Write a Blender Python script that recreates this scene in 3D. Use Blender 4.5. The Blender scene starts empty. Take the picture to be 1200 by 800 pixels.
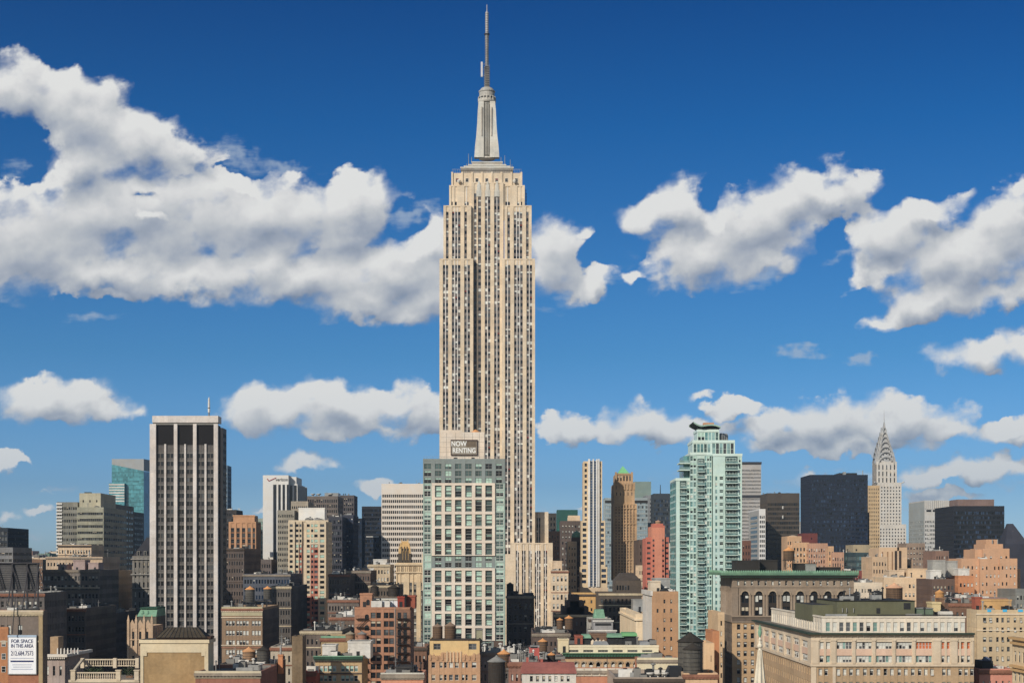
import bpy, math, random
from mathutils import Vector
R = math.radians
scene = bpy.context.scene

# ------------------------------------------------------------------ camera, sky, sun
CAMH, F, HX, HY = 87.0, 1900.0, 600.0, 660.0      # metres; focal length and horizon point in the photograph's pixels
cam_data = bpy.data.cameras.new("camera")
cam = bpy.data.objects.new("camera", cam_data)
scene.collection.objects.link(cam)
cam.location = (0, 0, CAMH)
cam.rotation_euler = (R(90), 0, 0)
cam_data.sensor_width = 36.0
cam_data.lens = 36.0 * F / 1200.0
cam_data.shift_y = (HY - 400.0) / 1200.0
cam_data.clip_start = 1.0
cam_data.clip_end = 60000.0
scene.camera = cam

SUN_EL, SUN_AZ = 30.0, 36.0          # elevation; degrees to the left of straight behind the camera
SUN_STRENGTH = 4.05
SKY_STRENGTH = 0.1
scene.view_settings.view_transform = 'Standard'
scene.view_settings.look = 'None'
scene.view_settings.exposure = 0.0
scene.view_settings.gamma = 1.0
scene.view_settings.use_curve_mapping = False
scene.cycles.use_denoising = True
scene.cycles.max_bounces = 6
scene.cycles.diffuse_bounces = 3
scene.cycles.glossy_bounces = 3
scene.cycles.caustics_reflective = False
scene.cycles.caustics_refractive = False

sun_data = bpy.data.lights.new("sun", 'SUN')
sun_data.energy = SUN_STRENGTH
sun_data.angle = R(0.53)
sun_data.color = (1.0, 0.94, 0.86)
sun = bpy.data.objects.new("sun", sun_data)
scene.collection.objects.link(sun)
sdir = Vector((-math.sin(R(SUN_AZ)) * math.cos(R(SUN_EL)), -math.cos(R(SUN_AZ)) * math.cos(R(SUN_EL)), math.sin(R(SUN_EL))))
sun.rotation_euler = sdir.to_track_quat('Z', 'Y').to_euler()
sun.location = (-200, -300, 600)

world = bpy.data.worlds.new("World")
scene.world = world
world.use_nodes = True
wt = world.node_tree
for n in list(wt.nodes):
    wt.nodes.remove(n)


class NT:
    """small helper for wiring node trees"""
    def __init__(s, tree):
        s.t = tree

    def new(s, kind, **kw):
        n = s.t.nodes.new(kind)
        for k, v in kw.items():
            setattr(n, k, v)
        return n

    def put(s, sock, v):
        if hasattr(v, 'is_output') or isinstance(v, bpy.types.NodeSocket):
            s.t.links.new(v, sock)
        elif v is not None:
            sock.default_value = v

    def math(s, op, a, b=None, c=None, clamp=False):
        n = s.new('ShaderNodeMath', operation=op, use_clamp=clamp)
        s.put(n.inputs[0], a)
        s.put(n.inputs[1], b)
        s.put(n.inputs[2], c)
        return n.outputs[0]

    def vec(s, op, a, b=None, scale=None):
        n = s.new('ShaderNodeVectorMath', operation=op)
        s.put(n.inputs[0], a)
        s.put(n.inputs[1], b)
        if scale is not None:
            s.put(n.inputs['Scale'], scale)
        return n.outputs['Value'] if op in ('LENGTH', 'DOT_PRODUCT', 'DISTANCE') else n.outputs[0]

    def comb(s, x, y, z):
        n = s.new('ShaderNodeCombineXYZ')
        for i, v in enumerate((x, y, z)):
            s.put(n.inputs[i], v)
        return n.outputs[0]

    def sep(s, v):
        n = s.new('ShaderNodeSeparateXYZ')
        s.put(n.inputs[0], v)
        return n.outputs

    def noise(s, v, scale, detail=2.0, rough=0.5, color=False):
        n = s.new('ShaderNodeTexNoise', noise_dimensions='3D')
        s.put(n.inputs['Vector'], v)
        n.inputs['Scale'].default_value = scale
        n.inputs['Detail'].default_value = detail
        n.inputs['Roughness'].default_value = rough
        return n.outputs['Color' if color else 'Fac']

    def remap(s, v, a, b, c=0.0, d=1.0, smooth=False):
        n = s.new('ShaderNodeMapRange', interpolation_type='SMOOTHSTEP' if smooth else 'LINEAR')
        s.put(n.inputs[0], v)
        for i, x in enumerate((a, b, c, d)):
            n.inputs[i + 1].default_value = x
        return n.outputs[0]

    def mix(s, f, a, b, blend='MIX'):
        n = s.new('ShaderNodeMix', data_type='RGBA', blend_type=blend)
        s.put(n.inputs[0], f)
        s.put(n.inputs[6], a)
        s.put(n.inputs[7], b)
        return n.outputs[2]

    def ramp(s, f, stops):
        n = s.new('ShaderNodeValToRGB')
        s.put(n.inputs[0], f)
        e = n.color_ramp.elements
        while len(e) < len(stops):
            e.new(0.5)
        for el, (p, c) in zip(e, stops):
            el.position = p
            el.color = (*c, 1)
        return n.outputs[0]


# clouds: banks of soft ellipses, each at its own bearing and elevation (hundredths of the view tangent)
# (bearing, elevation, half width, half height, tilt in degrees, weight)
def tp(x, y):
    return ((x - HX) / 19.0, (HY - y) / 19.0)


CLOUDS = [
    # the big bank on the left
    (25, 100, 62, 36, 12, 1), (90, 135, 88, 50, 20, 1), (165, 165, 82, 38, 26, .95), (95, 190, 66, 44, 0, 1), (215, 168, 60, 18, 28, .6),
    (150, 250, 190, 58, -3, 1), (30, 285, 110, 64, 0, 1), (300, 255, 160, 52, 2, 1), (405, 245, 70, 40, -6, 1),
    (120, 315, 130, 30, 0, .9), (330, 322, 180, 36, 3, 1), (230, 330, 120, 24, 2, .9), (465, 318, 92, 46, -8, 1), (500, 345, 62, 34, -14, .9), (515, 290, 60, 40, 0, .9),
    (430, 348, 90, 26, -4, .9), (485, 362, 46, 20, -10, .85), (120, 345, 60, 14, 0, .6),
    (650, 300, 46, 52, 0, .85), (682, 277, 17, 17, 0, .8), 
    # the bank right of the skyscraper
    (790, 243, 58, 32, -16, 1), (760, 262, 30, 28, 0, .8), (885, 262, 120, 48, -18, 1), (830, 300, 78, 38, -8, 1), (965, 225, 58, 26, -14, 1), (925, 240, 62, 36, -14, .9),
    (690, 336, 58, 18, -32, .7), (665, 352, 26, 12, -20, .5), (745, 325, 34, 16, 0, .5), (890, 305, 50, 26, -20, .9),
    # far right bank
    (1035, 280, 68, 38, -14, 1), (1080, 250, 66, 26, -26, .9), (1135, 300, 130, 44, -10, 1), (1030, 322, 64, 20, -16, .8), (1185, 265, 66, 46, -14, 1), (1200, 220, 30, 14, -24, .8),
    (1090, 352, 88, 24, -16, .95), (1035, 374, 40, 12, -18, .7), (1175, 340, 80, 26, -12, .9),
    (1155, 414, 70, 21, -4, 1), (1215, 408, 60, 22, 0, 1), (1170, 437, 34, 10, 0, .5),
    # the row low over the roofs
    (60, 470, 84, 27, 0, 1), (120, 477, 60, 20, 5, .9), (75, 490, 60, 14, 0, .7), (160, 482, 22, 16, 0, .7),
    (320, 478, 62, 32, -4, 1), (400, 478, 110, 28, 2, 1), (470, 472, 62, 26, 0, 1), (390, 500, 100, 16, 0, .85), (500, 490, 40, 28, 0, .9), (450, 505, 70, 14, 0, .7),
    (660, 503, 42, 18, 4, .95), 
    (755, 498, 50, 24, -6, 1), (800, 508, 70, 18, 0, .9), (855, 480, 40, 14, -6, .95), (820, 468, 34, 9, -8, .6),
    (905, 500, 46, 26, 0, 1), (960, 494, 60, 28, -8, 1), (1040, 494, 92, 28, -2, 1), (1110, 505, 54, 17, 8, .9), (1000, 522, 130, 13, 0, .8), (900, 525, 70, 12, 0, .6),
    (1190, 502, 36, 15, -10, .95), (1195, 520, 26, 10, 0, .7), (1140, 550, 92, 15, -6, .95), (1080, 562, 50, 12, -8, .85), (990, 558, 90, 16, -4, .6), (960, 575, 60, 12, 0, .3),
    (1100, 582, 70, 11, -2, .75), (365, 543, 40, 13, -4, .85), (436, 571, 28, 10, -6, .8), (10, 540, 26, 14, 10, .85), (32, 545, 20, 7, 0, .7), (42, 600, 30, 9, 0, .8), (10, 610, 34, 12, 0, .6),
    (700, 600, 120, 12, 0, .28), (320, 600, 160, 14, 0, .2), (60, 575, 60, 8, 0, .2), (830, 560, 80, 16, 0, .25),
]


FAINT = [(120, 605, 120, 12, 0, .5), (700, 602, 140, 13, 0, .55), (320, 600, 160, 14, 0, .35), (60, 575, 70, 9, 0, .4), (820, 556, 90, 16, 0, .5), (980, 566, 120, 16, -3, .7),
         (1090, 596, 120, 10, 0, .6), (905, 610, 90, 10, 0, .4), (1180, 570, 60, 8, -6, .5), (480, 600, 90, 9, 0, .4), (40, 628, 80, 8, 0, .4)]
WISPS = [(330, 196, 44, 11, 14, .8), (280, 182, 46, 20, 25, .85), (485, 250, 34, 14, -25, .9), (250, 205, 60, 22, 20, .6), (100, 372, 60, 10, 0, .5), (20, 200, 30, 26, 0, .5),
         (690, 338, 76, 22, -30, .7), (895, 325, 46, 20, -20, .7), (938, 411, 24, 9, 4, 1.0), (1011, 420, 18, 9, -18, 1.0), (985, 300, 40, 14, -20, .5), (960, 228, 90, 14, -12, .5)]
# gaps where the blue shows between the banks
CARVE = [(28, 172, 46, 44, 0, 1), (165, 228, 22, 9, 18, .7), (285, 198, 46, 11, 8, .7), (70, 362, 90, 16, 0, .8), (476, 262, 34, 26, 30, .8),
         (978, 296, 24, 52, -14, 1), (1105, 212, 42, 17, -22, .9), (1000, 362, 36, 22, -15, .9), (828, 232, 22, 22, -40, .8), (730, 300, 40, 16, -10, .7), (985, 420, 60, 30, 0, .5)]
SKY_TINT = [(0.0, (.56, .80, 1.16)), (0.05, (.46, .70, 1.12)), (0.11, (.30, .53, .90)), (0.29, (.15, .405, .66)), (0.6, (.027, .265, .53)), (0.76, (.006, .185, .43)), (1.0, (.006, .15, .35))]


def build_world():
    N = NT(wt)
    out = N.new('ShaderNodeOutputWorld')
    sky = N.new('ShaderNodeTexSky', sky_type='NISHITA')
    sky.sun_disc = False
    sky.sun_elevation = R(SUN_EL)
    sky.sun_rotation = R(180 + SUN_AZ)      # compass from +Y: behind the camera, to the left
    sky.altitude = 100
    sky.air_density = 1.0
    sky.dust_density = 0.6
    sky.ozone_density = 3.0
    D = N.new('ShaderNodeTexCoord').outputs['Generated']
    x, y, z = N.sep(D)
    ys = N.math('MAXIMUM', y, 0.05)
    U = N.math('MULTIPLY', N.math('DIVIDE', x, ys), 100)
    V = N.math('MULTIPLY', N.math('DIVIDE', z, ys), 100)
    P = N.comb(U, V, 0)
    elev = N.math('ARCSINE', z)
    tint = N.vec('SCALE', N.ramp(N.remap(elev, 0, R(25), 0, 1), SKY_TINT), scale=1.25)
    deep = N.math('MULTIPLY', N.remap(y, .45, .85, 0, 1, True), N.remap(elev, R(23), R(42), 1, 0, True))
    skyc = N.mix(1.0, sky.outputs[0], N.mix(deep, (.88, .88, .86, 1), tint), 'MULTIPLY')

    def noise2(v, scale, detail, rough, color=False):
        n = N.new('ShaderNodeTexNoise', noise_dimensions='2D')
        N.put(n.inputs['Vector'], v)
        n.inputs['Scale'].default_value = scale
        n.inputs['Detail'].default_value = detail
        n.inputs['Roughness'].default_value = rough
        return n.outputs['Color' if color else 'Fac']

    def ellipses(W, items, grow, k):
        best = None
        for i, (cx, cy, a, b, rot, wgt) in enumerate(items):
            c = tp(cx, cy)
            m = N.new('ShaderNodeMapping', vector_type='TEXTURE')
            # every few ellipses wait for those before, so that the shader's stack stays small
            if i and i % 6 == 0:
                W = N.vec('ADD', W, N.math('MULTIPLY', best, 1e-9))
            N.put(m.inputs['Vector'], W)
            m.inputs['Location'].default_value = (c[0], c[1], 0)
            m.inputs['Rotation'].default_value = (0, 0, R(-rot))
            m.inputs['Scale'].default_value = (a / 19.0 * grow, b / 19.0 * grow, 1e6)
            d = N.math('MULTIPLY_ADD', N.vec('LENGTH', m.outputs[0]), -1.0, wgt)
            best = d if best is None else N.math('SMOOTH_MAX', best, d, k)
        return best

    def field(p, items, cuts=()):
        w1 = N.vec('SUBTRACT', noise2(p, 0.40, 1, .5, True), (.5, .5, .5))
        w2 = N.vec('SUBTRACT', noise2(p, 1.9, 2, .55, True), (.5, .5, .5))
        W = N.vec('MULTIPLY', N.vec('ADD', p, N.vec('ADD', N.vec('SCALE', w1, scale=2.0), N.vec('SCALE', w2, scale=0.5))), (1, 1, 0))
        best = ellipses(W, items, 1.14, 0.22)
        if cuts:
            best = N.math('SUBTRACT', best, N.math('MULTIPLY', N.math('MAXIMUM', ellipses(N.vec('ADD', W, N.math('MULTIPLY', best, 1e-9)), cuts, 1.15, .15), 0), 1.1))
        return best

    def leaf(items, faint=(), cuts=()):
        bg = N.new('ShaderNodeBackground')
        bg.inputs['Strength'].default_value = SKY_STRENGTH
        b0 = field(P, items, cuts)
        # crisp billowing outline here, feathered there; soft broad shading inside
        tilt = N.new('ShaderNodeMapping', vector_type='TEXTURE')
        N.put(tilt.inputs['Vector'], P)
        tilt.inputs['Rotation'].default_value = (0, 0, R(16))
        tilt.inputs['Scale'].default_value = (1.45, .9, 1)
        Q = tilt.outputs[0]
        d0 = N.math('ADD', b0, N.math('MULTIPLY', N.math('SUBTRACT', noise2(Q, 0.5, 9, .56), .5), 1.0))
        l0 = N.math('ADD', b0, N.math('MULTIPLY', N.math('SUBTRACT', noise2(Q, 0.5, 5, .5), .5), 0.6))
        off = N.math('MULTIPLY', d0, 1e-9)
        l1 = N.math('ADD', field(N.vec('ADD', N.vec('ADD', P, (-0.45, 1.25, 0)), off), items, cuts),
                    N.math('MULTIPLY', N.math('SUBTRACT', noise2(N.vec('ADD', N.vec('ADD', Q, (.05, .9, 0)), off), 0.5, 5, .5), .5), 0.6))
        soft = N.remap(noise2(P, .35, 2, .5), .35, .68, .16, .75)
        alpha = N.remap(N.math('DIVIDE', N.math('ADD', d0, .02), soft), 0, 1, 0, 1, True)
        edge = N.math('SUBTRACT', l0, l1)                      # lit towards the sun, shaded away from it
        thick = N.remap(d0, .2, 1.2, 0, 1, True)
        lit = N.math('ADD', N.math('MULTIPLY', edge, 0.95), N.math('MULTIPLY_ADD', thick, -0.26, 0.69), clamp=True)
        ccol = N.ramp(lit, [(0.0, (.22, .27, .36)), (0.35, (.37, .41, .48)), (0.62, (.55, .57, .59)), (0.85, (.72, .72, .715)), (1.0, (.80, .80, .78))])
        # nearer the horizon the same clouds are seen through more air
        ccol = N.mix(N.remap(elev, R(0), R(6), .4, 0.0), ccol, (.36, .50, .64, 1))
        ccol = N.vec('SCALE', ccol, scale=1.0 / SKY_STRENGTH)
        base = skyc
        if faint:
            fd = ellipses(N.vec('ADD', P, N.vec('MULTIPLY', N.vec('SUBTRACT', noise2(P, 1.2, 2, .5, True), (.5, .5, .5)), (2.5, .8, 0))), faint, 1.2, .2)
            fa = N.math('MULTIPLY', N.remap(N.math('ADD', fd, N.math('MULTIPLY', N.math('SUBTRACT', noise2(N.vec('MULTIPLY', P, (.5, 2, 0)), .8, 4, .6), .5), 1.2)), 0, .8, 0, 1, True), .6)
            base = N.mix(fa, skyc, (.42 / SKY_STRENGTH, .50 / SKY_STRENGTH, .60 / SKY_STRENGTH, 1))
        N.put(bg.inputs['Color'], N.mix(N.math('MULTIPLY', alpha, .97), base, ccol))
        return bg.outputs[0]

    def branch(fac, a, b):
        n = N.new('ShaderNodeMixShader')
        N.put(n.inputs[0], fac)
        wt.links.new(a, n.inputs[1])
        wt.links.new(b, n.inputs[2])
        return n.outputs[0]

    def pick(x0, x1, y0, y1, items=CLOUDS, m=40):
        return [e for e in items if e[0] + 1.3 * e[2] + m > x0 and e[0] - 1.3 * e[2] - m < x1 and e[1] + max(1.3 * e[3], e[2] * abs(math.sin(R(e[4])))) + m > y0 and e[1] - max(1.3 * e[3], e[2] * abs(math.sin(R(e[4])))) - m < y1]
    clear = N.new('ShaderNodeBackground')
    clear.inputs['Strength'].default_value = SKY_STRENGTH
    N.put(clear.inputs['Color'], skyc)
    ysplit, xs1, xs2 = 440, 572, 960
    low_l = leaf(pick(-200, xs1, ysplit, 700, m=15), pick(-200, xs1, ysplit, 700, FAINT))
    low_r = leaf(pick(xs1, 1500, ysplit, 700, m=15), pick(xs1, 1500, ysplit, 700, FAINT))
    high_l = leaf(pick(-200, xs1, 0, ysplit, m=15), WISPS[:6], CARVE[:5])
    high_r = leaf(pick(xs1, 1500, 0, ysplit, m=15), WISPS[6:], CARVE[5:])
    right = N.math('GREATER_THAN', U, tp(xs1, 0)[0])
    low = branch(right, low_l, low_r)
    high = branch(right, high_l, high_r)
    clouded = branch(N.math('GREATER_THAN', V, tp(0, ysplit)[1]), low, high)
    inside = N.math('MULTIPLY', N.math('MULTIPLY', N.math('GREATER_THAN', y, .3), N.math('LESS_THAN', N.math('ABSOLUTE', U), 60)),
                    N.math('MULTIPLY', N.math('GREATER_THAN', V, -.5), N.math('LESS_THAN', V, 36)))
    wt.links.new(branch(inside, clear.outputs[0], clouded), out.inputs[0])


build_world()

# ------------------------------------------------------------------ helpers: photograph pixels -> metres
def X(px, d):
    return (px - HX) / F * d


def Z(py, d):
    return CAMH + (HY - py) / F * d


def lin(c):
    c /= 255.0
    return c / 12.92 if c <= .04045 else ((c + .055) / 1.055) ** 2.4


# ------------------------------------------------------------------ materials
MATS = {}


def wall(name, rgb, var=.28, rough=.85, streak=.55, spec=.3, k=1.0, metal=0.0):
    """masonry, concrete, paint: a base colour (given as its sunlit look) with weathering"""
    if name in MATS:
        return MATS[name]
    m = bpy.data.materials.new(name)
    m.use_nodes = True
    N = NT(m.node_tree)
    b = m.node_tree.nodes['Principled BSDF']
    base = tuple(min(.82, lin(v) * k) for v in rgb)
    P = N.new('ShaderNodeTexCoord').outputs['Object']
    big = N.noise(P, .07, 3, .6)
    fine = N.noise(P, 1.1, 3, .65)
    run = N.noise(N.vec('MULTIPLY', P, (1.0, 1.0, .06)), .55, 3, .6)
    s = N.math('ADD', N.math('MULTIPLY', big, .4), N.math('ADD', N.math('MULTIPLY', fine, .6 - .4 * streak), N.math('MULTIPLY', run, .4 * streak)))
    v = N.remap(s, .3, .7, 1 - var * 1.6, 1 + var)
    patch = N.new('ShaderNodeTexWhiteNoise', noise_dimensions='3D')
    N.put(patch.inputs['Vector'], N.vec('FLOOR', N.vec('DIVIDE', N.vec('ADD', P, N.vec('SCALE', N.noise(P, .3, 2, .5, True), scale=3)), (5.3, 9.1, 3.7))))
    v = N.math('MULTIPLY', v, N.remap(patch.outputs['Value'], 0, 1, 1 - var * .5, 1 + var * .35))
    hue = N.mix(N.remap(N.noise(P, .16, 2), .35, .65), (*base, 1), (base[0] * 1.03, base[1] * .985, base[2] * .93, 1))
    N.put(b.inputs['Base Color'], N.vec('SCALE', hue, scale=v))
    b.inputs['Roughness'].default_value = rough
    b.inputs['Specular IOR Level'].default_value = spec
    b.inputs['Metallic'].default_value = metal
    MATS[name] = m
    return m


def glass(name, rgb, rough=.08, var=.5, spec=.5, k=1.0, metal=0.0, cell=(1.5, 1.5, 3.6)):
    """window glass and curtain walls: dark glossy, each pane of a slightly different tone"""
    if name in MATS:
        return MATS[name]
    m = bpy.data.materials.new(name)
    m.use_nodes = True
    N = NT(m.node_tree)
    b = m.node_tree.nodes['Principled BSDF']
    base = tuple(lin(v) * k for v in rgb)
    g = N.new('ShaderNodeNewGeometry')
    P = g.outputs['Position']
    wn = N.new('ShaderNodeTexWhiteNoise', noise_dimensions='3D')
    N.put(wn.inputs['Vector'], N.vec('FLOOR', N.vec('DIVIDE', P, cell)))
    v = N.math('MULTIPLY', N.remap(wn.outputs['Value'], 0, 1, 1 - var, 1 + var), N.remap(N.noise(P, .05, 2), .3, .7, .8, 1.2))
    N.put(b.inputs['Base Color'], N.vec('SCALE', base, scale=v))
    N.put(b.inputs['Roughness'], N.remap(wn.outputs['Value'], 0, 1, rough, rough + .12))
    b.inputs['Specular IOR Level'].default_value = spec
    b.inputs['Metallic'].default_value = metal
    MATS[name] = m
    return m


def louvre(name, rgb, period=.6, var=.35, k=.95):
    """horizontal slats of a plant floor"""
    if name in MATS:
        return MATS[name]
    m = wall(name, rgb, k=k)
    return m


PANE_DARK = glass("pane_dark", (30, 33, 36), var=.6, spec=.32)
PANE_GREEN = glass("pane_green", (120, 150, 140), var=.35, rough=.15)
PANE_TEAL = glass("pane_teal", (68, 86, 82), var=.5)
PANE_BLUE = glass("pane_blue", (44, 58, 78), var=.5)
PANE_GREY = glass("pane_grey", (74, 76, 76), var=.5, rough=.2)
PANE_BROWN = glass("pane_brown", (52, 44, 36), var=.5, rough=.12)
BLIND = wall("window_blind", (205, 205, 195), var=.3, rough=.5, streak=0)
BLIND_WARM = wall("window_blind_warm", (190, 178, 155), var=.3, rough=.5, streak=0)
BLIND_GREEN = wall("window_blind_green", (176, 205, 188), var=.25, rough=.35, streak=0)
BLIND_RED = wall("window_red", (120, 52, 44), var=.3, rough=.5, streak=0)
FRAME_GREY = wall("frame_grey", (128, 126, 120), var=.1)
FRAME_WHITE = wall("frame_white", (200, 198, 190), var=.1)
FRAME_DARK = wall("frame_dark", (52, 50, 46), var=.15)
ROOF_GREY = wall("roof_gravel", (120, 114, 104), var=.35)
ROOF_DARK = wall("roof_tar", (58, 55, 50), var=.4)
METAL_DARK = wall("metal_dark", (46, 46, 46), var=.3, rough=.5)
METAL_GREY = wall("metal_grey", (150, 150, 146), var=.25, rough=.45, spec=.5)
WHITE_PAINT = wall("white_paint", (214, 210, 200), var=.22)
WOOD_BROWN = wall("tank_wood", (112, 88, 66), var=.35, streak=1)
WOOD_GREY = wall("tank_wood_grey", (92, 88, 80), var=.35, streak=1)
WOOD_DARK = wall("tank_wood_dark", (62, 54, 46), var=.35, streak=1)
WOOD_PALE = wall("tank_wood_pale", (158, 126, 96), var=.3, streak=1)
TANK_ROOF = wall("tank_roof_tan", (214, 152, 96), var=.2)
TANK_ROOF_DARK = wall("tank_roof_dark", (56, 50, 42), var=.3)
TANK_ROOF_GREY = wall("tank_roof_grey", (130, 128, 122), var=.3)
COPPER = wall("green_copper", (124, 162, 134), var=.3)
COPPER_DARK = wall("green_copper_dark", (52, 84, 66), var=.3)

# window kits: (kind, weight); a kind is (pane, blind material or None, share of the pane the blind covers, frame)
KIT_OFFICE = [((PANE_DARK, None, 0), 5), ((PANE_DARK, BLIND, .4), 2), ((PANE_GREY, BLIND_WARM, .3), 2), ((PANE_DARK, BLIND, .95), 1)]
KIT_DARK = [((PANE_DARK, None, 0), 6), ((PANE_GREY, None, 0), 2), ((PANE_DARK, BLIND_WARM, .35), 1)]
KIT_PALE = [((PANE_GREY, BLIND, .55), 4), ((PANE_DARK, BLIND, .9), 3), ((PANE_DARK, BLIND, .35), 2), ((PANE_DARK, None, 0), 2)]
KIT_MIX = [((PANE_DARK, None, 0), 3), ((PANE_DARK, BLIND, .5), 2), ((PANE_GREY, BLIND_WARM, .6), 2), ((PANE_GREY, None, 0), 2), ((PANE_DARK, BLIND, .92), 1)]
KIT_GREEN = [((PANE_TEAL, None, 0), 5), ((PANE_TEAL, BLIND_GREEN, .55), 4), ((PANE_TEAL, BLIND_GREEN, .95), 4), ((PANE_DARK, BLIND_GREEN, .3), 2), ((PANE_DARK, None, 0), 2)]
KIT_BLUE = [((PANE_BLUE, None, 0), 5), ((PANE_DARK, None, 0), 2), ((PANE_BLUE, BLIND, .4), 1)]
KIT_LANDMARK = [((PANE_DARK, None, 0), 6), ((PANE_GREY, BLIND, .5), 3), ((PANE_DARK, BLIND, .92), 2), ((PANE_GREY, None, 0), 3), ((PANE_DARK, BLIND_RED, .45), .35)]


# ------------------------------------------------------------------ mesh accumulator
class M:
    def __init__(s):
        s.v, s.f, s.mi, s.mats = [], [], [], []

    def m(s, mat):
        if mat not in s.mats:
            s.mats.append(mat)
        return s.mats.index(mat)

    def face(s, pts, mat):
        i = len(s.v)
        s.v += [tuple(p) for p in pts]
        s.f.append(tuple(range(i, i + len(pts))))
        s.mi.append(s.m(mat))

    def box(s, x0, x1, y0, y1, z0, z1, mat, top=None):
        if x1 < x0: x0, x1 = x1, x0
        if y1 < y0: y0, y1 = y1, y0
        if z1 < z0: z0, z1 = z1, z0
        i = len(s.v)
        s.v += [(x0, y0, z0), (x1, y0, z0), (x1, y1, z0), (x0, y1, z0), (x0, y0, z1), (x1, y0, z1), (x1, y1, z1), (x0, y1, z1)]
        k = s.m(mat)
        s.f += [(i, i + 3, i + 2, i + 1), (i, i + 1, i + 5, i + 4), (i + 1, i + 2, i + 6, i + 5), (i + 2, i + 3, i + 7, i + 6), (i + 3, i, i + 4, i + 7), (i + 4, i + 5, i + 6, i + 7)]
        s.mi += [k] * 5 + [k if top is None else s.m(top)]

    def prism(s, pts, z0, z1, mat, top=None):
        """pts counter-clockwise seen from above"""
        n = len(pts)
        i = len(s.v)
        s.v += [(x, y, z0) for x, y in pts] + [(x, y, z1) for x, y in pts]
        k = s.m(mat)
        for j in range(n):
            q = (j + 1) % n
            s.f.append((i + j, i + q, i + n + q, i + n + j))
            s.mi.append(k)
        s.f.append(tuple(i + n + j for j in range(n)))
        s.mi.append(k if top is None else s.m(top))
        s.f.append(tuple(i + j for j in reversed(range(n))))
        s.mi.append(k)

    def frustum(s, x0, x1, y0, y1, z0, X0, X1, Y0, Y1, z1, mat):
        i = len(s.v)
        s.v += [(x0, y0, z0), (x1, y0, z0), (x1, y1, z0), (x0, y1, z0), (X0, Y0, z1), (X1, Y0, z1), (X1, Y1, z1), (X0, Y1, z1)]
        s.f += [(i, i + 3, i + 2, i + 1), (i, i + 1, i + 5, i + 4), (i + 1, i + 2, i + 6, i + 5), (i + 2, i + 3, i + 7, i + 6), (i + 3, i, i + 4, i + 7), (i + 4, i + 5, i + 6, i + 7)]
        s.mi += [s.m(mat)] * 6

    def lathe(s, cx, cy, prof, mat, n=16, closed=True):
        """prof: (radius, z) from the bottom up"""
        i = len(s.v)
        k = s.m(mat)
        for r, z in prof:
            s.v += [(cx + r * math.cos(2 * math.pi * j / n), cy + r * math.sin(2 * math.pi * j / n), z) for j in range(n)]
        for a in range(len(prof) - 1):
            for j in range(n):
                q = (j + 1) % n
                s.f.append((i + a * n + j, i + a * n + q, i + (a + 1) * n + q, i + (a + 1) * n + j))
                s.mi.append(k)
        if closed:
            s.f.append(tuple(i + j for j in reversed(range(n))))
            s.f.append(tuple(i + (len(prof) - 1) * n + j for j in range(n)))
            s.mi += [k, k]

    def bar(s, p, q, w, mat):
        """square bar between two points"""
        p, q = Vector(p), Vector(q)
        d = (q - p).normalized()
        up = Vector((0, 0, 1)) if abs(d.z) < .95 else Vector((0, 1, 0))
        a = d.cross(up).normalized() * (w / 2)
        b = d.cross(a).normalized() * (w / 2)
        i = len(s.v)
        for e in (p, q):
            s.v += [tuple(e - a - b), tuple(e + a - b), tuple(e + a + b), tuple(e - a + b)]
        s.f += [(i, i + 1, i + 2, i + 3), (i + 4, i + 7, i + 6, i + 5)] + [(i + j, i + 4 + j, i + 4 + (j + 1) % 4, i + (j + 1) % 4) for j in range(4)]
        s.mi += [s.m(mat)] * 6

    def fbox(s, face, plane, u0, u1, z0, z1, o0, o1, mat):
        """box on a facade: u along it, o outwards from its plane"""
        if face == 'S':
            s.box(u0, u1, plane - o1, plane - o0, z0, z1, mat)
        elif face == 'E':
            s.box(plane + o0, plane + o1, u0, u1, z0, z1, mat)
        else:
            s.box(plane - o1, plane - o0, u0, u1, z0, z1, mat)

    def mesh(s, name, org=(0, 0, 0), smooth=False):
        me = bpy.data.meshes.new(name)
        ox, oy, oz = org
        me.from_pydata([(x - ox, y - oy, z - oz) for x, y, z in s.v], [], s.f)
        for m in s.mats:
            me.materials.append(m)
        me.polygons.foreach_set('material_index', s.mi)
        if smooth:
            me.polygons.foreach_set('use_smooth', [True] * len(s.f))
        me.update()
        return me


LINK = scene.collection.objects.link
PANES = {}


def pane_template(w, h, kind, frame, mullions):
    """one window: glass, blind, frame; faces -Y, centred on its own middle"""
    pane, blind, share = kind
    m = M()
    t = min(.16, w * .06 + .03)
    x, z = w / 2, h / 2
    zb = z - share * h
    m.face([(-x, 0, -z), (x, 0, -z), (x, 0, zb), (-x, 0, zb)], pane)
    if blind:
        m.face([(-x, 0, zb), (x, 0, zb), (x, 0, z), (-x, 0, z)], blind)
    if frame:
        m.box(-x, -x + t, -.05, .02, -z, z, frame)
        m.box(x - t, x, -.05, .02, -z, z, frame)
        m.box(-x + t, x - t, -.05, .02, -z, -z + t, frame)
        m.box(-x + t, x - t, -.05, .02, z - t, z, frame)
        for k in range(1, mullions):
            c = -x + w * k / mullions
            m.box(c - t * .4, c + t * .4, -.04, .02, -z + t, z - t, frame)
        m.box(-x + t, x - t, -.035, .015, -t * .35, t * .35, frame)
    return m


TRIMS = [wall('trim_cream', (196, 180, 150), var=.3), wall('trim_stone', (150, 138, 122), var=.3), wall('trim_dark', (88, 76, 66), var=.3), wall('trim_rust', (140, 98, 78), var=.3)]


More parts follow.
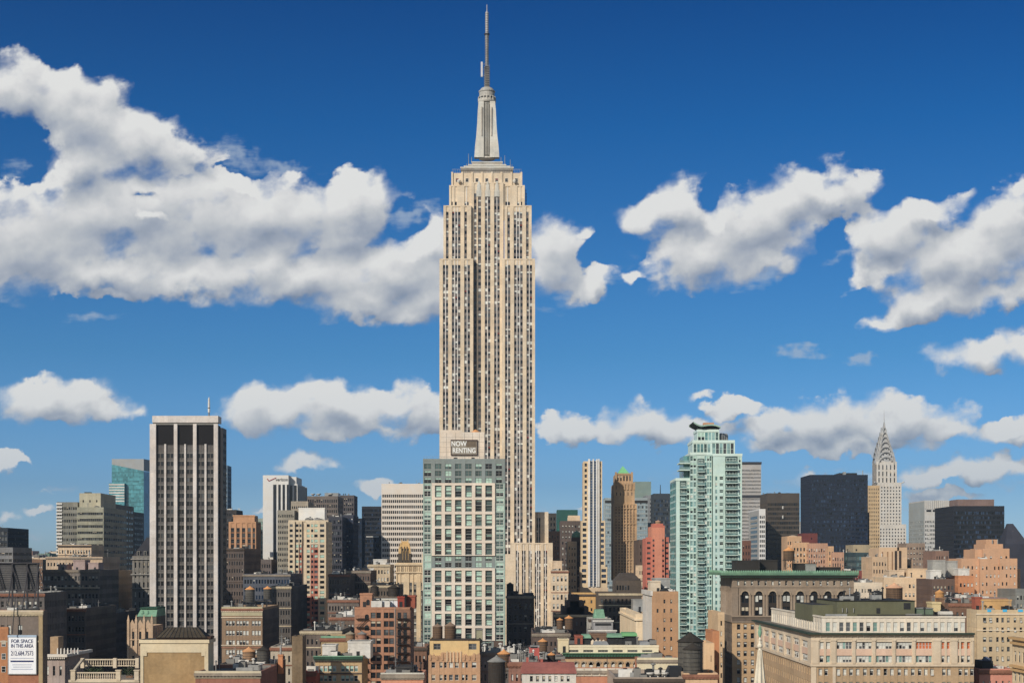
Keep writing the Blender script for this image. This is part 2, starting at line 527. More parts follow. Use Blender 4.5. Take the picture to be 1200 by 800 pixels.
class Thing:
    def __init__(s, name, label, cat, x, y, z=0.0, group=None, d=None, seed=None):
        o = bpy.data.objects.new(name, None)
        LINK(o)
        o.empty_display_size = 2
        o.location = (x, y, z)
        o['label'] = label
        o['category'] = cat
        if group:
            o['group'] = group
        s.o, s.org, s.d = o, (x, y, z), d or y
        s.w, s.wins, s.name = M(), [], name
        s.rng = random.Random(seed if seed is not None else label)

    def part(s, name, m, parent=None, smooth=False, label=None):
        o = bpy.data.objects.new(name, m.mesh(name, s.org, smooth))
        LINK(o)
        o.parent = parent or s.o
        if label:
            o['label'] = label
        return o

    # ---- bodies
    def block(s, x0, x1, y0, y1, z0, z1, mat, roof=None, parapet=1.0, pt=.35):
        s.w.box(x0, x1, y0, y1, z0, z1, mat, top=roof or ROOF_GREY)
        if parapet:
            s.w.box(x0, x1, y0, y0 + pt, z1, z1 + parapet, mat)
            s.w.box(x0, x1, y1 - pt, y1, z1, z1 + parapet, mat)
            s.w.box(x0, x0 + pt, y0 + pt, y1 - pt, z1, z1 + parapet, mat)
            s.w.box(x1 - pt, x1, y0 + pt, y1 - pt, z1, z1 + parapet, mat)

    def facade(s, face, plane, cols, rows, ends, wallmat, span=None, p=.35, q=.3, kit=KIT_OFFICE, frame=FRAME_GREY, mull=None, mullw=.45, mullions=1, sky=None, skip=0.0):
        """cols: window columns (u0,u1); rows: window rows (z0,z1) from the top; ends: (u0,u1,z0,z1) of the whole face"""
        u0, u1, z0, z1 = ends
        span = span or wallmat
        if p:
            gaps = [u0] + [c for col in cols for c in col] + [u1]
            for a, b in zip(gaps[::2], gaps[1::2]):
                if b - a > .02:
                    thin = mull is not None and b - a < mullw
                    s.w.fbox(face, plane, a, b, z0, z1, 0, p * (.6 if thin else 1), mull if thin else wallmat)
        if q:
            edges = [z1] + [z for r in rows for z in (r[1], r[0])] + [z0]
            a0, a1 = (cols[0][0], cols[-1][1]) if cols else (u0, u1)
            for i in range(0, len(edges) - 1, 2):
                hi, lo = edges[i], edges[i + 1]
                if hi - lo > .02:
                    s.w.fbox(face, plane, a0, a1, lo, hi, 0, q, wallmat if i == 0 else span)
        for r in rows:
            for c in cols:
                if skip and s.rng.random() < skip:
                    s.w.fbox(face, plane, c[0], c[1], r[0], r[1], 0, q * .9, span)
                    continue
                s.wins.append((face, plane, c[0], c[1], r[0], r[1], kit, frame, mullions))
                if face == 'S' and s.d < 720 and kit in (KIT_MIX, KIT_PALE, KIT_OFFICE) and s.rng.random() < .11:
                    w = min(.75, (c[1] - c[0]) * .7)
                    u = (c[0] + c[1]) / 2
                    s.w.fbox(face, plane, u - w / 2, u + w / 2, r[0] + .02, r[0] + .48, .06, p + .28, METAL_GREY if s.rng.random() < .6 else FRAME_WHITE)

    def finish(s, wall_name='wall', solo=1.8, most=100, extra=True):
        s.part(wall_name, s.w)
        s.put_windows(solo, most)
        return s.o

    def put_windows(s, solo=1.8, most=100):
        big, rest = [], []
        for w in s.wins:
            (big if (w[3] - w[2]) * F / s.d >= solo and w[0] == 'S' else rest).append(w)
        big.sort(key=lambda w: -w[5])
        rest += big[most:]
        big = big[:most]
        ROT = {'S': 0.0, 'E': R(90), 'W': R(-90)}
        ox, oy, oz = s.org
        for w in big:
            t, kind = s.template(w)
            key = (round(w[3] - w[2], 2), round(w[5] - w[4], 2), kind[0].name, kind[1].name if kind[1] else '', kind[2], w[7].name if w[7] else '', w[8])
            if key not in PANES:
                PANES[key] = t.mesh('window')
            o = bpy.data.objects.new('window', PANES[key])
            LINK(o)
            o.parent = s.o
            c = ((w[2] + w[3]) / 2, (w[4] + w[5]) / 2)
            o.location = ((c[0] - ox, w[1] - .03 - oy, c[1] - oz))
        if rest:
            g = M()
            for w in rest:
                t, kind = s.template(w)
                u, z = (w[2] + w[3]) / 2, (w[4] + w[5]) / 2
                n = len(g.v)
                if w[0] == 'S':
                    g.v += [(u + a, w[1] - .03 + b, z + c) for a, b, c in t.v]
                elif w[0] == 'E':
                    g.v += [(w[1] + .03 - b, u + a, z + c) for a, b, c in t.v]
                else:
                    g.v += [(w[1] - .03 + b, u - a, z + c) for a, b, c in t.v]
                g.f += [tuple(i + n for i in f) for f in t.f]
                ids = [g.m(m) for m in t.mats]
                g.mi += [ids[i] for i in t.mi]
            o = s.part('window', g)
            o['kind'] = 'stuff'

    def template(s, w):
        kit = w[6]
        r = s.rng.random() * sum(k[1] for k in kit)
        for kind, wt_ in kit:
            r -= wt_
            if r <= 0:
                break
        small = (w[3] - w[2]) * F / s.d < 2.2
        return pane_template(w[3] - w[2], w[5] - w[4], kind, None if small else w[7], w[8]), kind

    # ---- roof pieces
    def bulkhead(s, x0, x1, y0, y1, z0, z1, mat, cap=True, door=True, name='bulkhead', lab=None):
        m = M()
        m.box(x0, x1, y0, y1, z0, z1, mat, top=ROOF_DARK)
        if cap:
            m.box(x0 - .15, x1 + .15, y0 - .15, y0 + .3, z1 - .35, z1 + .15, mat)
            m.box(x0 - .15, x1 + .15, y1 - .3, y1 + .15, z1 - .35, z1 + .15, mat)
            m.box(x0 - .15, x0 + .3, y0 + .3, y1 - .3, z1 - .35, z1 + .15, mat)
            m.box(x1 - .3, x1 + .15, y0 + .3, y1 - .3, z1 - .35, z1 + .15, mat)
        o = s.part(name, m, label=lab)
        if door and z1 - z0 > 2.4:
            c = x0 + (x1 - x0) * s.rng.uniform(.25, .75)
            dm = M()
            dm.box(c - .5, c + .5, y0 - .06, y0 + .05, z0 + .05, z0 + 2.15, METAL_DARK)
            s.part('door', dm, parent=o)
        return o

    def clutter(s, x0, x1, y0, y1, z, n=5, mats=None):
        """small plant on a flat roof: air handlers, vents and ducts, each a part"""
        r = s.rng
        mats = mats or [METAL_GREY, METAL_DARK, WHITE_PAINT, FRAME_GREY]
        for i in range(n):
            cx, cy = r.uniform(x0 + 1.2, x1 - 1.2), r.uniform(y0 + 1.2, y1 - 1.2)
            k = r.random()
            m = M()
            mat = r.choice(mats)
            if k > .86:
                h = r.uniform(2.2, 5.5)
                m.lathe(cx, cy, [(.09, z), (.06, z + h)], METAL_GREY, 5)
                for q in range(r.randint(1, 4)):
                    zz = z + h * r.uniform(.5, .98)
                    m.box(cx - r.uniform(.3, .9), cx + r.uniform(.3, .9), cy - .03, cy + .03, zz, zz + .06, METAL_GREY)
                s.part('aerial', m)
                continue
            if k < .4:
                a, b, h = r.uniform(.8, 1.8), r.uniform(.7, 1.6), r.uniform(1.0, 2.2)
                m.box(cx - a, cx + a, cy - b, cy + b, z + .3, z + .3 + h, mat)
                for sx in (-1, 1):
                    m.box(cx + sx * a * .8 - .1, cx + sx * a * .8 + .1, cy - b * .9, cy + b * .9, z, z + .3, METAL_DARK)
                m.lathe(cx, cy, [(min(a, b) * .7, z + .3 + h), (min(a, b) * .7, z + .55 + h), (min(a, b) * .55, z + .56 + h)], METAL_DARK, 10)
                s.part('air_handler', m)
            elif k < .75:
                h = r.uniform(1.2, 3.2)
                q = r.uniform(.15, .35)
                m.lathe(cx, cy, [(q, z), (q, z + h), (q * 2, z + h + .05), (q * 2, z + h + .35), (q * .3, z + h + .6)], mat, 8)
                s.part('vent', m)
            else:
                L = r.uniform(2, min(6, max(2.2, (x1 - x0) * .5)))
                cx = min(max(cx, x0 + L / 2 + .5), x1 - L / 2 - .5)
                m.box(cx - L / 2, cx + L / 2, cy - .45, cy + .45, z + .5, z + 1.3, mat)
                m.box(cx + L / 2 - .9, cx + L / 2, cy - .4, cy + .4, z, z + .5, mat)
                m.box(cx - L / 2, cx - L / 2 + .9, cy - .4, cy + .4, z, z + .5, mat)
                s.part('duct', m)


def cols_n(u0, u1, n, frac=.55, margin=None):
    """n equal window columns across u0..u1"""
    w = (u1 - u0) / n
    return [(u0 + w * (i + .5 - frac / 2), u0 + w * (i + .5 + frac / 2)) for i in range(n)]


def cols_px(spans, d):
    return [(X(a, d), X(b, d)) for a, b in spans]


def rows_dn(z1, zmin, flr, hfrac=.5, first=None):
    """window rows going down from z1 every flr metres"""
    out = []
    z = z1 - (first if first is not None else flr * (1 - hfrac))
    while z - flr * hfrac > zmin:
        out.append((z - flr * hfrac, z))
        z -= flr
    return out


def tower(name, label, cat, x0p, x1p, ytp, d, depth, mat, n=8, flr=3.7, wf=.55, hf=.5, kit=KIT_OFFICE, span=None, p=.35, q=.3, ybot=None, side=True, nside=None,
          frame=FRAME_GREY, mull=None, mullw=.45, mullions=1, topband=None, margin=0.0, parapet=1.0, roof=None, group=None, clutter=0, sidemat=None, finish=True, skip=0.0, first=None, solo=1.8, cols=None, z0=0.0, trim=True):
    """a plain rectangular building: front face from the photograph's pixels at distance d"""
    x0, x1, zt = X(x0p, d), X(x1p, d), Z(ytp, d) - parapet
    T = Thing(name, label, cat, (x0 + x1) / 2, d, 0, group, d)
    T.x0, T.x1, T.y0, T.y1, T.zt = x0, x1, d, d + depth, zt
    ins = p
    T.block(x0 + ins, x1 - ins, d + ins, d + depth, z0, zt, mat, roof, 0)
    if parapet:
        for (a, b, c, e) in ((x0, x1, d, d + .5), (x0, x1, d + depth - .5, d + depth), (x0, x0 + .5, d + .5, d + depth - .5), (x1 - .5, x1, d + .5, d + depth - .5)):
            T.w.box(a, b, c, e, zt - .02, zt + parapet, mat)
    zv = max(z0 + 1, Z((ybot or 800) + 14, d))
    fl = first if first is not None else flr * (1 - hf) + (topband or 0)
    rows = rows_dn(zt, zv, flr, hf, fl)
    mg = margin * (x1 - x0)
    cc = cols if cols is not None else cols_n(x0 + ins + mg, x1 - ins - mg, n, wf)
    T.facade('S', d + ins, cc, rows, (x0, x1, z0, zt - .02), mat, span, p, q, kit, frame, mull, mullw, mullions, skip=skip)
    if side:
        face = 'E' if (x0 + x1) / 2 < 0 else 'W'
        pl = x1 - ins if face == 'E' else x0 + ins
        ns = nside or max(1, round(n * depth / (x1 - x0)))
        T.facade(face, pl, cols_n(d + ins + .3, d + depth - .3, ns, wf), rows, (d + ins + .003, d + depth, z0, zt - .02), sidemat or mat, span, p, q, kit, frame, mull, mullw, mullions, skip=skip)
        # the far side, plain
        T.w.box(*((x0, x0 + ins) if face == 'E' else (x1 - ins, x1)), d + ins + .003, d + depth, z0, zt - .02, mat)
    else:
        T.w.box(x0, x0 + ins, d + ins + .003, d + depth, z0, zt - .02, mat)
        T.w.box(x1 - ins, x1, d + ins + .003, d + depth, z0, zt - .02, mat)
    if cat == 'loft building' and d < 980 and trim:
        tone = T.rng.choice(TRIMS)
        zc = zt + parapet
        T.w.box(x0 - .35, x1 + .35, d - .45, d + .3, zc - 1.1, zc - .35, tone)
        T.w.box(x0 - .2, x1 + .2, d - .25, d + .3, zc - 1.5, zc - 1.1, tone)
        for k in range(int((x1 - x0) / .9)):
            a = x0 + .9 * k
            T.w.box(a, a + .3, d - .38, d, zc - 1.45, zc - 1.1, tone)
        for i in T.rng.sample(range(1, 6), 2):
            if i < len(rows):
                zz = (rows[i - 1][0] + rows[i][1]) / 2
                T.w.box(x0 - .12, x1 + .12, d - .15, d + .2, zz - .22, zz + .22, tone)
    if clutter:
        T.clutter(x0, x1, d, d + depth, zt, int(clutter * 1.8) + 2)
    if finish:
        T.finish(solo=solo)
    return T


def water_tank(xc, yt, yb, wp, d, label, wood=None, roofm=None, legs=.25, dy=0.0, group="rooftop water tanks", detail=True):
    """round wooden tank on steel legs: yt tip of the roof, yb foot of the legs, wp width of the barrel, all in photo pixels"""
    wood, roofm = wood or WOOD_BROWN, roofm or TANK_ROOF
    x, zt, zb, r = X(xc, d), Z(yt, d), Z(yb, d), wp / F * d / 2
    T = Thing('water_tank', label, 'water tank', x, d + dy, zb, group, d)
    y = d + dy
    h = zt - zb
    roof_h = min(r * .75, h * .28)
    leg_h = h * legs
    z1, z2 = zb + leg_h, zt - roof_h
    n = 28
    m = M()
    prof = []
    k = m.m(wood)
    for zz in (z1, z2):
        for j in range(n * 2):
            rr = r * (1.0 if j % 2 else .975)
            a = 2 * math.pi * j / (n * 2)
            m.v.append((x + rr * math.cos(a), y + rr * math.sin(a), zz))
    N2 = n * 2
    for j in range(N2):
        m.f.append((j, (j + 1) % N2, N2 + (j + 1) % N2, N2 + j))
        m.mi.append(k)
    m.f.append(tuple(reversed(range(N2))))
    m.f.append(tuple(range(N2, 2 * N2)))
    m.mi += [k, k]
    if detail:
        nh = 6
        for i in range(nh):
            zz = z1 + (z2 - z1) * (.05 + .8 * (i / (nh - 1)) ** 1.25)
            m.lathe(x, y, [(r * 1.015, zz - .05), (r * 1.025, zz), (r * 1.015, zz + .05)], METAL_DARK, 28, False)
    T.part('barrel', m)
    m = M()
    m.lathe(x, y, [(r * 1.1, z2 - .08), (r * 1.1, z2 + .06), (r * .12, zt - .25), (r * .12, zt - .05), (.02, zt)], roofm, 20)
    T.part('roof', m)
    if leg_h > .4:
        m = M()
        m.box(x - r, x + r, y - r, y + r, z1 - .3, z1 - .02, METAL_DARK)
        T.part('platform', m)
        pts = [(x + a * r * .75, y + b * r * .75) for a, b in ((-1, -1), (1, -1), (1, 1), (-1, 1))]
        for a, b in pts:
            m = M()
            m.box(a - .14, a + .14, b - .14, b + .14, zb, z1 - .3, METAL_DARK)
            T.part('leg', m)
        if leg_h > 1.2:
            for i in range(4):
                a, b = pts[i], pts[(i + 1) % 4]
                m = M()
                m.bar((*a, zb + .2), (*b, z1 - .5), .1, METAL_DARK)
                T.part('brace', m)
    return T


def sign_text(T, body, x, y, z, size, mat, parent, name='lettering', align='CENTER', bold=.0, squeeze=1.0):
    c = bpy.data.curves.new(name, 'FONT')
    c.body = body
    c.size = size
    c.align_x = align
    c.align_y = 'CENTER'
    c.extrude = .02
    c.offset = bold
    f = bpy.data.objects.new(name, c)
    LINK(f)
    bpy.context.view_layer.update()
    me = bpy.data.meshes.new_from_object(f.evaluated_get(bpy.context.evaluated_depsgraph_get()))
    bpy.data.objects.remove(f)
    bpy.data.curves.remove(c)
    me.name = name
    me.materials.clear()
    me.materials.append(mat)
    o = bpy.data.objects.new(name, me)
    LINK(o)
    o.parent = parent
    o.location = (x - T.org[0], y - T.org[1], z - T.org[2])
    o.rotation_euler = (R(90), 0, 0)
    o.scale = (squeeze, 1, 1)
    return o

# ------------------------------------------------------------------ ground
def ground():
    m = M()
    S = 30000
    m.face([(-S, -2000, 0), (S, -2000, 0), (S, S, 0), (-S, S, 0)], wall("ground_paving", (92, 90, 86), var=.35))
    o = bpy.data.objects.new('ground', m.mesh('ground'))
    LINK(o)
    o['kind'] = 'structure'
    asphalt = wall("asphalt", (62, 62, 64), var=.3)
    line = wall("road_paint", (200, 200, 195), var=.3)
    walkm = wall("pavement", (140, 136, 128), var=.25)
    # the avenue that runs away on the left
    x0, x1 = X(137, 1250), X(137, 1250) + 21
    r = M()
    r.face([(x0, 300, .004), (x1, 300, .004), (x1, 3000, .004), (x0, 3000, .004)], asphalt)
    for k in range(1, 4):
        x = x0 + 21 * k / 4
        for y in range(320, 2600, 12):
            r.face([(x - .08, y, .008), (x + .08, y, .008), (x + .08, y + 4, .008), (x - .08, y + 4, .008)], line)
    o = bpy.data.objects.new('road', r.mesh('road'))
    LINK(o)
    o['kind'] = 'structure'
    for a in (x0 - 5, x1):
        p = M()
        p.box(a, a + 5, 300, 3000, -.05, .14, walkm)
        o = bpy.data.objects.new('pavement', p.mesh('pavement'))
        LINK(o)
        o['kind'] = 'structure'


ground()


# ------------------------------------------------------------------ the tall limestone skyscraper
def skyscraper():
    d = 950.0
    stone = wall("limestone", (216, 198, 171), var=.2)
    span = wall("spandrel_aluminium", (112, 104, 98), var=.3, rough=.5)
    mull = wall("mullion_steel", (222, 216, 206), var=.12, rough=.4)
    shade = wall("limestone_grey", (170, 162, 150), var=.3)
    pale = wall("mast_metal", (198, 195, 184), var=.2, rough=.45)
    T = Thing('skyscraper', 'very tall pale limestone tower with setbacks and a silver mast, the tallest in the city', 'skyscraper', X(571, d), d + 20, 0, d=d, seed=1)
    W = T.w
    fl = 3.72
    zs = {k: Z(k, d) for k in (187, 193, 200, 213, 241, 304, 637)}
    dep = 42

    def bay_cols(lst):
        out = []
        for a, b, n in lst:
            A, B = X(a, d), X(b, d)
            w = (B - A) / n
            for i in range(n):
                out.append((A + w * i + (.21 if i else 0.0), A + w * (i + 1) - (.21 if i < n - 1 else .0)))
        return out

    def mass(a, b, zt, zb, y0, y1, bays, flr=fl, topgap=3.2, kit=KIT_LANDMARK, face='S', hf=.52):
        x0, x1 = X(a, d), X(b, d)
        W.box(x0 + .5, x1 - .5, y0 + .5, y1, zb, zt - .3, stone)
        W.box(x0, x1, y0, y0 + .6, zt - .32, zt + .5, stone)
        W.box(x0, x0 + .6, y0 + .6, y1, zt - .32, zt + .5, stone)
        W.box(x1 - .6, x1, y0 + .6, y1, zt - .32, zt + .5, stone)
        rows = rows_dn(zt, zb + 1, flr, hf, topgap)
        T.facade('S', y0 + .5, bay_cols(bays), rows, (x0, x1, zb, zt - .35), stone, span, .5, .16, kit, None, mull, .5)
        # west and east faces
        side = [(y0 + 5 + 7.5 * k, y0 + 5 + 7.5 * k + 3.2) for k in range(max(1, int((y1 - y0 - 8) / 7.5)))]
        if y1 - y0 > 14:
            for f, pl in (('W', x0 + .5), ('E', x1 - .5)):
                T.facade(f, pl, side, rows, (y0 + .55, y1, zb, zt - .35), stone, span, .5, .16, kit, None)
        else:
            W.box(x0, x0 + .5, y0 + .55, y1, zb, zt - .35, stone)
            W.box(x1 - .5, x1, y0 + .55, y1, zb, zt - .35, stone)

    zb0 = Z(745, d)
    wing_l = [(519, 525.2, 2), (529.5, 539.5, 3), (544, 550.8, 2)]
    wing_r = [(591.8, 598, 2), (602.5, 612.5, 3), (617, 623.5, 2)]
    mid = [(555.2, 558.2, 1), (560, 563.6, 1), (568, 574.5, 2), (579, 585.5, 2)]
    # main shaft: two wings and the recessed middle
    mass(515, 554.5, zs[304], 0, d, d + dep, wing_l)
    mass(588, 627, zs[304], 0, d, d + dep, wing_r)
    mass(519.5, 552, zs[241], zs[304] - 1, d + 1.6, d + dep - 2, [(522.5, 525.5, 1), (529.5, 539.5, 3), (544, 547, 1)])
    mass(591, 623, zs[241], zs[304] - 1, d + 1.6, d + dep - 2, [(594.5, 597.5, 1), (602, 612, 3), (616.5, 619.5, 1)])
    mass(552, 590, zs[213], 0, d + 3.6, d + dep - 4, mid, topgap=6.0)
    # shoulders above the wings
    mass(526, 553, zs[213] - 1.5, zs[241] - 1, d + 4.5, d + dep - 5, [(528.5, 530.2, 1), (532.5, 535, 1), (544, 549, 2)], topgap=9.2)
    mass(589, 615, zs[213] - 1.5, zs[241] - 1, d + 4.5, d + dep - 5, [(592, 597.5, 2), (606, 608.5, 1), (610.5, 612, 1)], topgap=9.2)
    # crown block with vertical flutes
    x0, x1 = X(529.5, d), X(611, d)
    W.box(x0, x1, d + 6, d + dep - 6, zs[213] - 4, zs[200], stone)
    for k in range(8):
        a = x0 + (x1 - x0) * k / 7
        W.box(a - .55, a + .55, d + 5.45, d + 6.2, zs[213] - 2, zs[200] + .55, stone)
    for k in range(7):
        a = x0 + (x1 - x0) * (k + .5) / 7
        kind = ((PANE_DARK, BLIND_RED, .4), 1) if k in (0, 4) else ((PANE_DARK, None, 0), 1)
        T.wins.append(('S', d + 5.97, a - .9, a + .9, zs[213] + 1.2, zs[213] + 3.4, [kind], FRAME_WHITE, 1))
    # silver fan caps above the three middle window bays
    cap = M()
    for a, b, n in mid[1:]:
        c = (X(a, d) + X(b, d)) / 2 if n > 1 else X(561, d)
        zt = zs[213] - 1.5
        for i, (hw, h) in enumerate(((1.5, -2.5), (1.05, 0.8), (.55, 2.6))):
            cap.box(c - hw, c + hw, d + 3.62 - .1 * i - .1, d + 3.9, zt - 6.5 + i * .02, zt + h, pale)
    T.part('window_cap', cap)
    # observation terraces: stepped grey tiers
    cx = X(570.5, d)
    tier = M()
    hp = lambda px: px / F * d
    for (hw, ya, yb, back) in ((30, 200, 195.8, 7), (31, 195.8, 193, 6.5), (27, 193, 190.4, 9), (22, 190.4, 187.6, 11), (18, 187.6, 184, 12)):
        tier.box(cx - hp(hw), cx + hp(hw), d + back, d + dep - back, Z(ya, d) - .5, Z(yb, d), shade)
        tier.box(cx - hp(hw) - .3, cx + hp(hw) + .3, d + back - .3, d + back + .2, Z(yb, d) - .5, Z(yb, d) + .2, pale)
    T.part('terrace', tier)
    rail = M()
    for k in range(40):
        a = x0 + (x1 - x0) * k / 39
        rail.box(a - .06, a + .06, d + 6.2, d + 6.32, zs[200], zs[200] + 2.2, METAL_GREY)
    rail.box(x0, x1, d + 6.22, d + 6.3, zs[200] + 2.2, zs[200] + 2.35, METAL_GREY)
    T.part('railing', rail)
    # mooring mast
    cy = d + dep / 2
    dm = cy - 4
    hp = lambda px: px / F * dm
    cx = X(570.5, dm)
    mast = M()
    zt, zb = Z(118, dm), Z(185, dm)
    r0, r1 = hp(9.5), hp(8.2)
    mast.lathe(cx, cy, [(r0, zb), (r1 * 1.02, (zb + zt) / 2), (r1, zt)], pale, 20)
    prof = [(14.6, 185), (13.8, 172), (12.4, 160), (11.4, 147), (10.6, 130), (9.6, 119)]
    for sx in (-1, 1):                       # buttress wings that flare towards the foot
        k, n0 = mast.m(pale), len(mast.v)
        for w0, ya in prof:
            q, i0 = hp(w0), hp(3.5)
            a, c = (cx + i0, cx + q) if sx > 0 else (cx - q, cx - i0)
            yf = cy - hp(9.0 + (w0 - 9.6) * .28)
            mast.v += [(a, yf, Z(ya, dm)), (c, yf, Z(ya, dm)), (c, cy - hp(2), Z(ya, dm)), (a, cy - hp(2), Z(ya, dm))]
        for j in range(len(prof) - 1):
            for e in range(4):
                mast.f.append((n0 + 4 * j + e, n0 + 4 * j + (e + 1) % 4, n0 + 4 * j + 4 + (e + 1) % 4, n0 + 4 * j + 4 + e))
                mast.mi.append(k)
        mast.f.append(tuple(n0 + 4 * (len(prof) - 1) + e for e in range(4)))
        mast.mi.append(k)
    strip = wall("mast_window_strip", (98, 94, 84), var=.3, rough=.3)
    mast.box(cx - hp(2.6), cx + hp(2.6), cy - hp(9.9), cy - hp(8), Z(183, dm), Z(121, dm), strip)
    for k in (-1, 0, 1):
        mast.box(cx + hp(k * 1.7) - .12, cx + hp(k * 1.7) + .12, cy - hp(10.2), cy - hp(9.8), Z(182, dm), Z(120.5, dm), pale)
    for sx in (-1, 1):
        mast.box(cx + sx * hp(5.6) - .5, cx + sx * hp(5.6) + .3, cy - hp(10.6), cy - hp(9.4), Z(160, dm), Z(126, dm), shade)
    T.part('mooring_mast', mast)
    head = M()
    head.lathe(cx, cy, [(hp(10.2), Z(119, dm)), (hp(10.6), Z(117.5, dm)), (hp(10.2), Z(116, dm)), (hp(9.2), Z(113.5, dm)), (hp(9), Z(107, dm)), (hp(9.8), Z(106, dm)), (hp(9.8), Z(105, dm)),
                        (hp(8.6), Z(104.2, dm)), (hp(7), Z(102, dm)), (hp(4), Z(100.3, dm))], wall("mast_head", (176, 172, 162), var=.3, rough=.45), 24)
    for k in range(16):
        a = 2 * math.pi * k / 16
        head.box(cx + hp(10) * math.cos(a) - .25, cx + hp(10) * math.cos(a) + .25, cy + hp(10) * math.sin(a) - .25, cy + hp(10) * math.sin(a) + .25, Z(118, dm), Z(112, dm), pale)
    for (ya, yb) in ((113.6, 112.8),):
        head.lathe(cx, cy, [(hp(10.3), Z(ya, dm)), (hp(10.3), Z(yb, dm))], METAL_DARK, 24)
    T.part('mast_head', head)
    # antenna
    an = M()
    g1, g2 = wall("antenna_grey", (126, 124, 122), var=.3, rough=.5), wall("antenna_pale", (170, 168, 168), var=.2, rough=.5)
    an.lathe(cx, cy, [(hp(3.2), Z(101, dm)), (hp(2.8), Z(84, dm)), (hp(2.0), Z(74, dm))], g1, 10)
    for k in range(12):
        zz = Z(100 - k * 2.1, dm)
        an.lathe(cx, cy, [(hp(3.5), zz), (hp(3.5), zz + .35)], METAL_DARK, 10)
        an.bar((cx - hp(3.3), cy - hp(2.5), zz), (cx + hp(3.3), cy - hp(2.5), zz + 1.0), .22, g2)
    an.lathe(cx, cy, [(hp(1.9), Z(74, dm)), (hp(1.7), Z(56, dm)), (hp(2.2), Z(40, dm)), (hp(2.2), Z(38, dm))], g1, 8)
    for k in range(12):
        zz = Z(72 - k * 2.8, dm)
        an.lathe(cx, cy, [(hp(2.5), zz), (hp(2.5), zz + .25)], METAL_GREY, 8)
    an.lathe(cx, cy, [(hp(3.3), Z(38.5, dm)), (hp(3.3), Z(37.4, dm))], METAL_DARK, 10)
    an.lathe(cx, cy, [(hp(1.9), Z(38, dm)), (hp(1.8), Z(12, dm)), (hp(.5), Z(11, dm)), (hp(.35), Z(3, dm))], g2, 8)
    for k in range(9):
        zz = Z(36 - k * 2.7, dm)
        an.lathe(cx, cy, [(hp(2.1), zz), (hp(2.1), zz + .45)], g1, 8)
    T.part('antenna', an)
    pn = M()
    pn.box(cx - hp(7.2), cx - hp(4.9), cy - .6, cy + .6, Z(88, dm), Z(70.5, dm), wall("antenna_panel", (196, 196, 196), var=.1))
    for ya in (86, 79, 73):
        pn.bar((cx - hp(5), cy, Z(ya, dm)), (cx - hp(1.5), cy, Z(ya, dm)), .25, METAL_GREY)
    T.part('antenna_panel', pn)
    # slim whips and floodlights on the terraces
    for (px, y0, y1) in ((548.5, 190, 174), (591.5, 192, 176), (598, 194, 181), (552, 185, 178), (587, 186, 178), (600, 194, 187), (546, 192, 186)):
        m = M()
        m.lathe(X(px, d), d + 12, [(.22, Z(y0, d)), (.12, Z(y1, d))], METAL_GREY, 6)
        T.part('whip_antenna', m)
    for px in (537.5, 603):
        m = M()
        m.lathe(X(px, d), d + 4.2, [(.3, Z(213, d)), (.9, Z(211.5, d)), (1.15, Z(210, d)), (.8, Z(209, d))], WHITE_PAINT, 12)
        T.part('dish_aerial', m)
    m = M()
    for k in range(5):
        m.box(X(613.6 + k * .9, d) - .1, X(613.6 + k * .9, d) + .1, d + 9, d + 9.3, Z(241, d), Z(216 + 3 * abs(k - 2), d), METAL_DARK)
    for k in range(6):
        m.box(X(613.2, d), X(617.5, d), d + 8.9, d + 9.1, Z(239 - k * 4, d) - .1, Z(239 - k * 4, d) + .1, METAL_DARK)
    m.box(X(616, d), X(622, d), d + 8, d + 10, Z(241, d), Z(237.5, d), METAL_DARK)
    T.part('aerial_frame', m)
    # lower wing on the right and the shoulder behind it
    mass(598, 647, zs[637], 0, d - 14, d + dep + 10, [(604.3, 608, 2), (611.5, 615.6, 2), (619, 622.8, 2), (626.3, 633, 3), (636.5, 640.6, 2)], topgap=4.0)
    mass(627.4, 643, Z(600, d), 0, d + 8, d + dep, [(629, 633.5, 2)], topgap=3)
    mass(496, 598, Z(650, d), 0, d - 14, d + dep + 10, [(500 + 9 * k, 504 + 9 * k, 2) for k in range(10)], topgap=4.0)
    T.finish(solo=.9)


skyscraper()


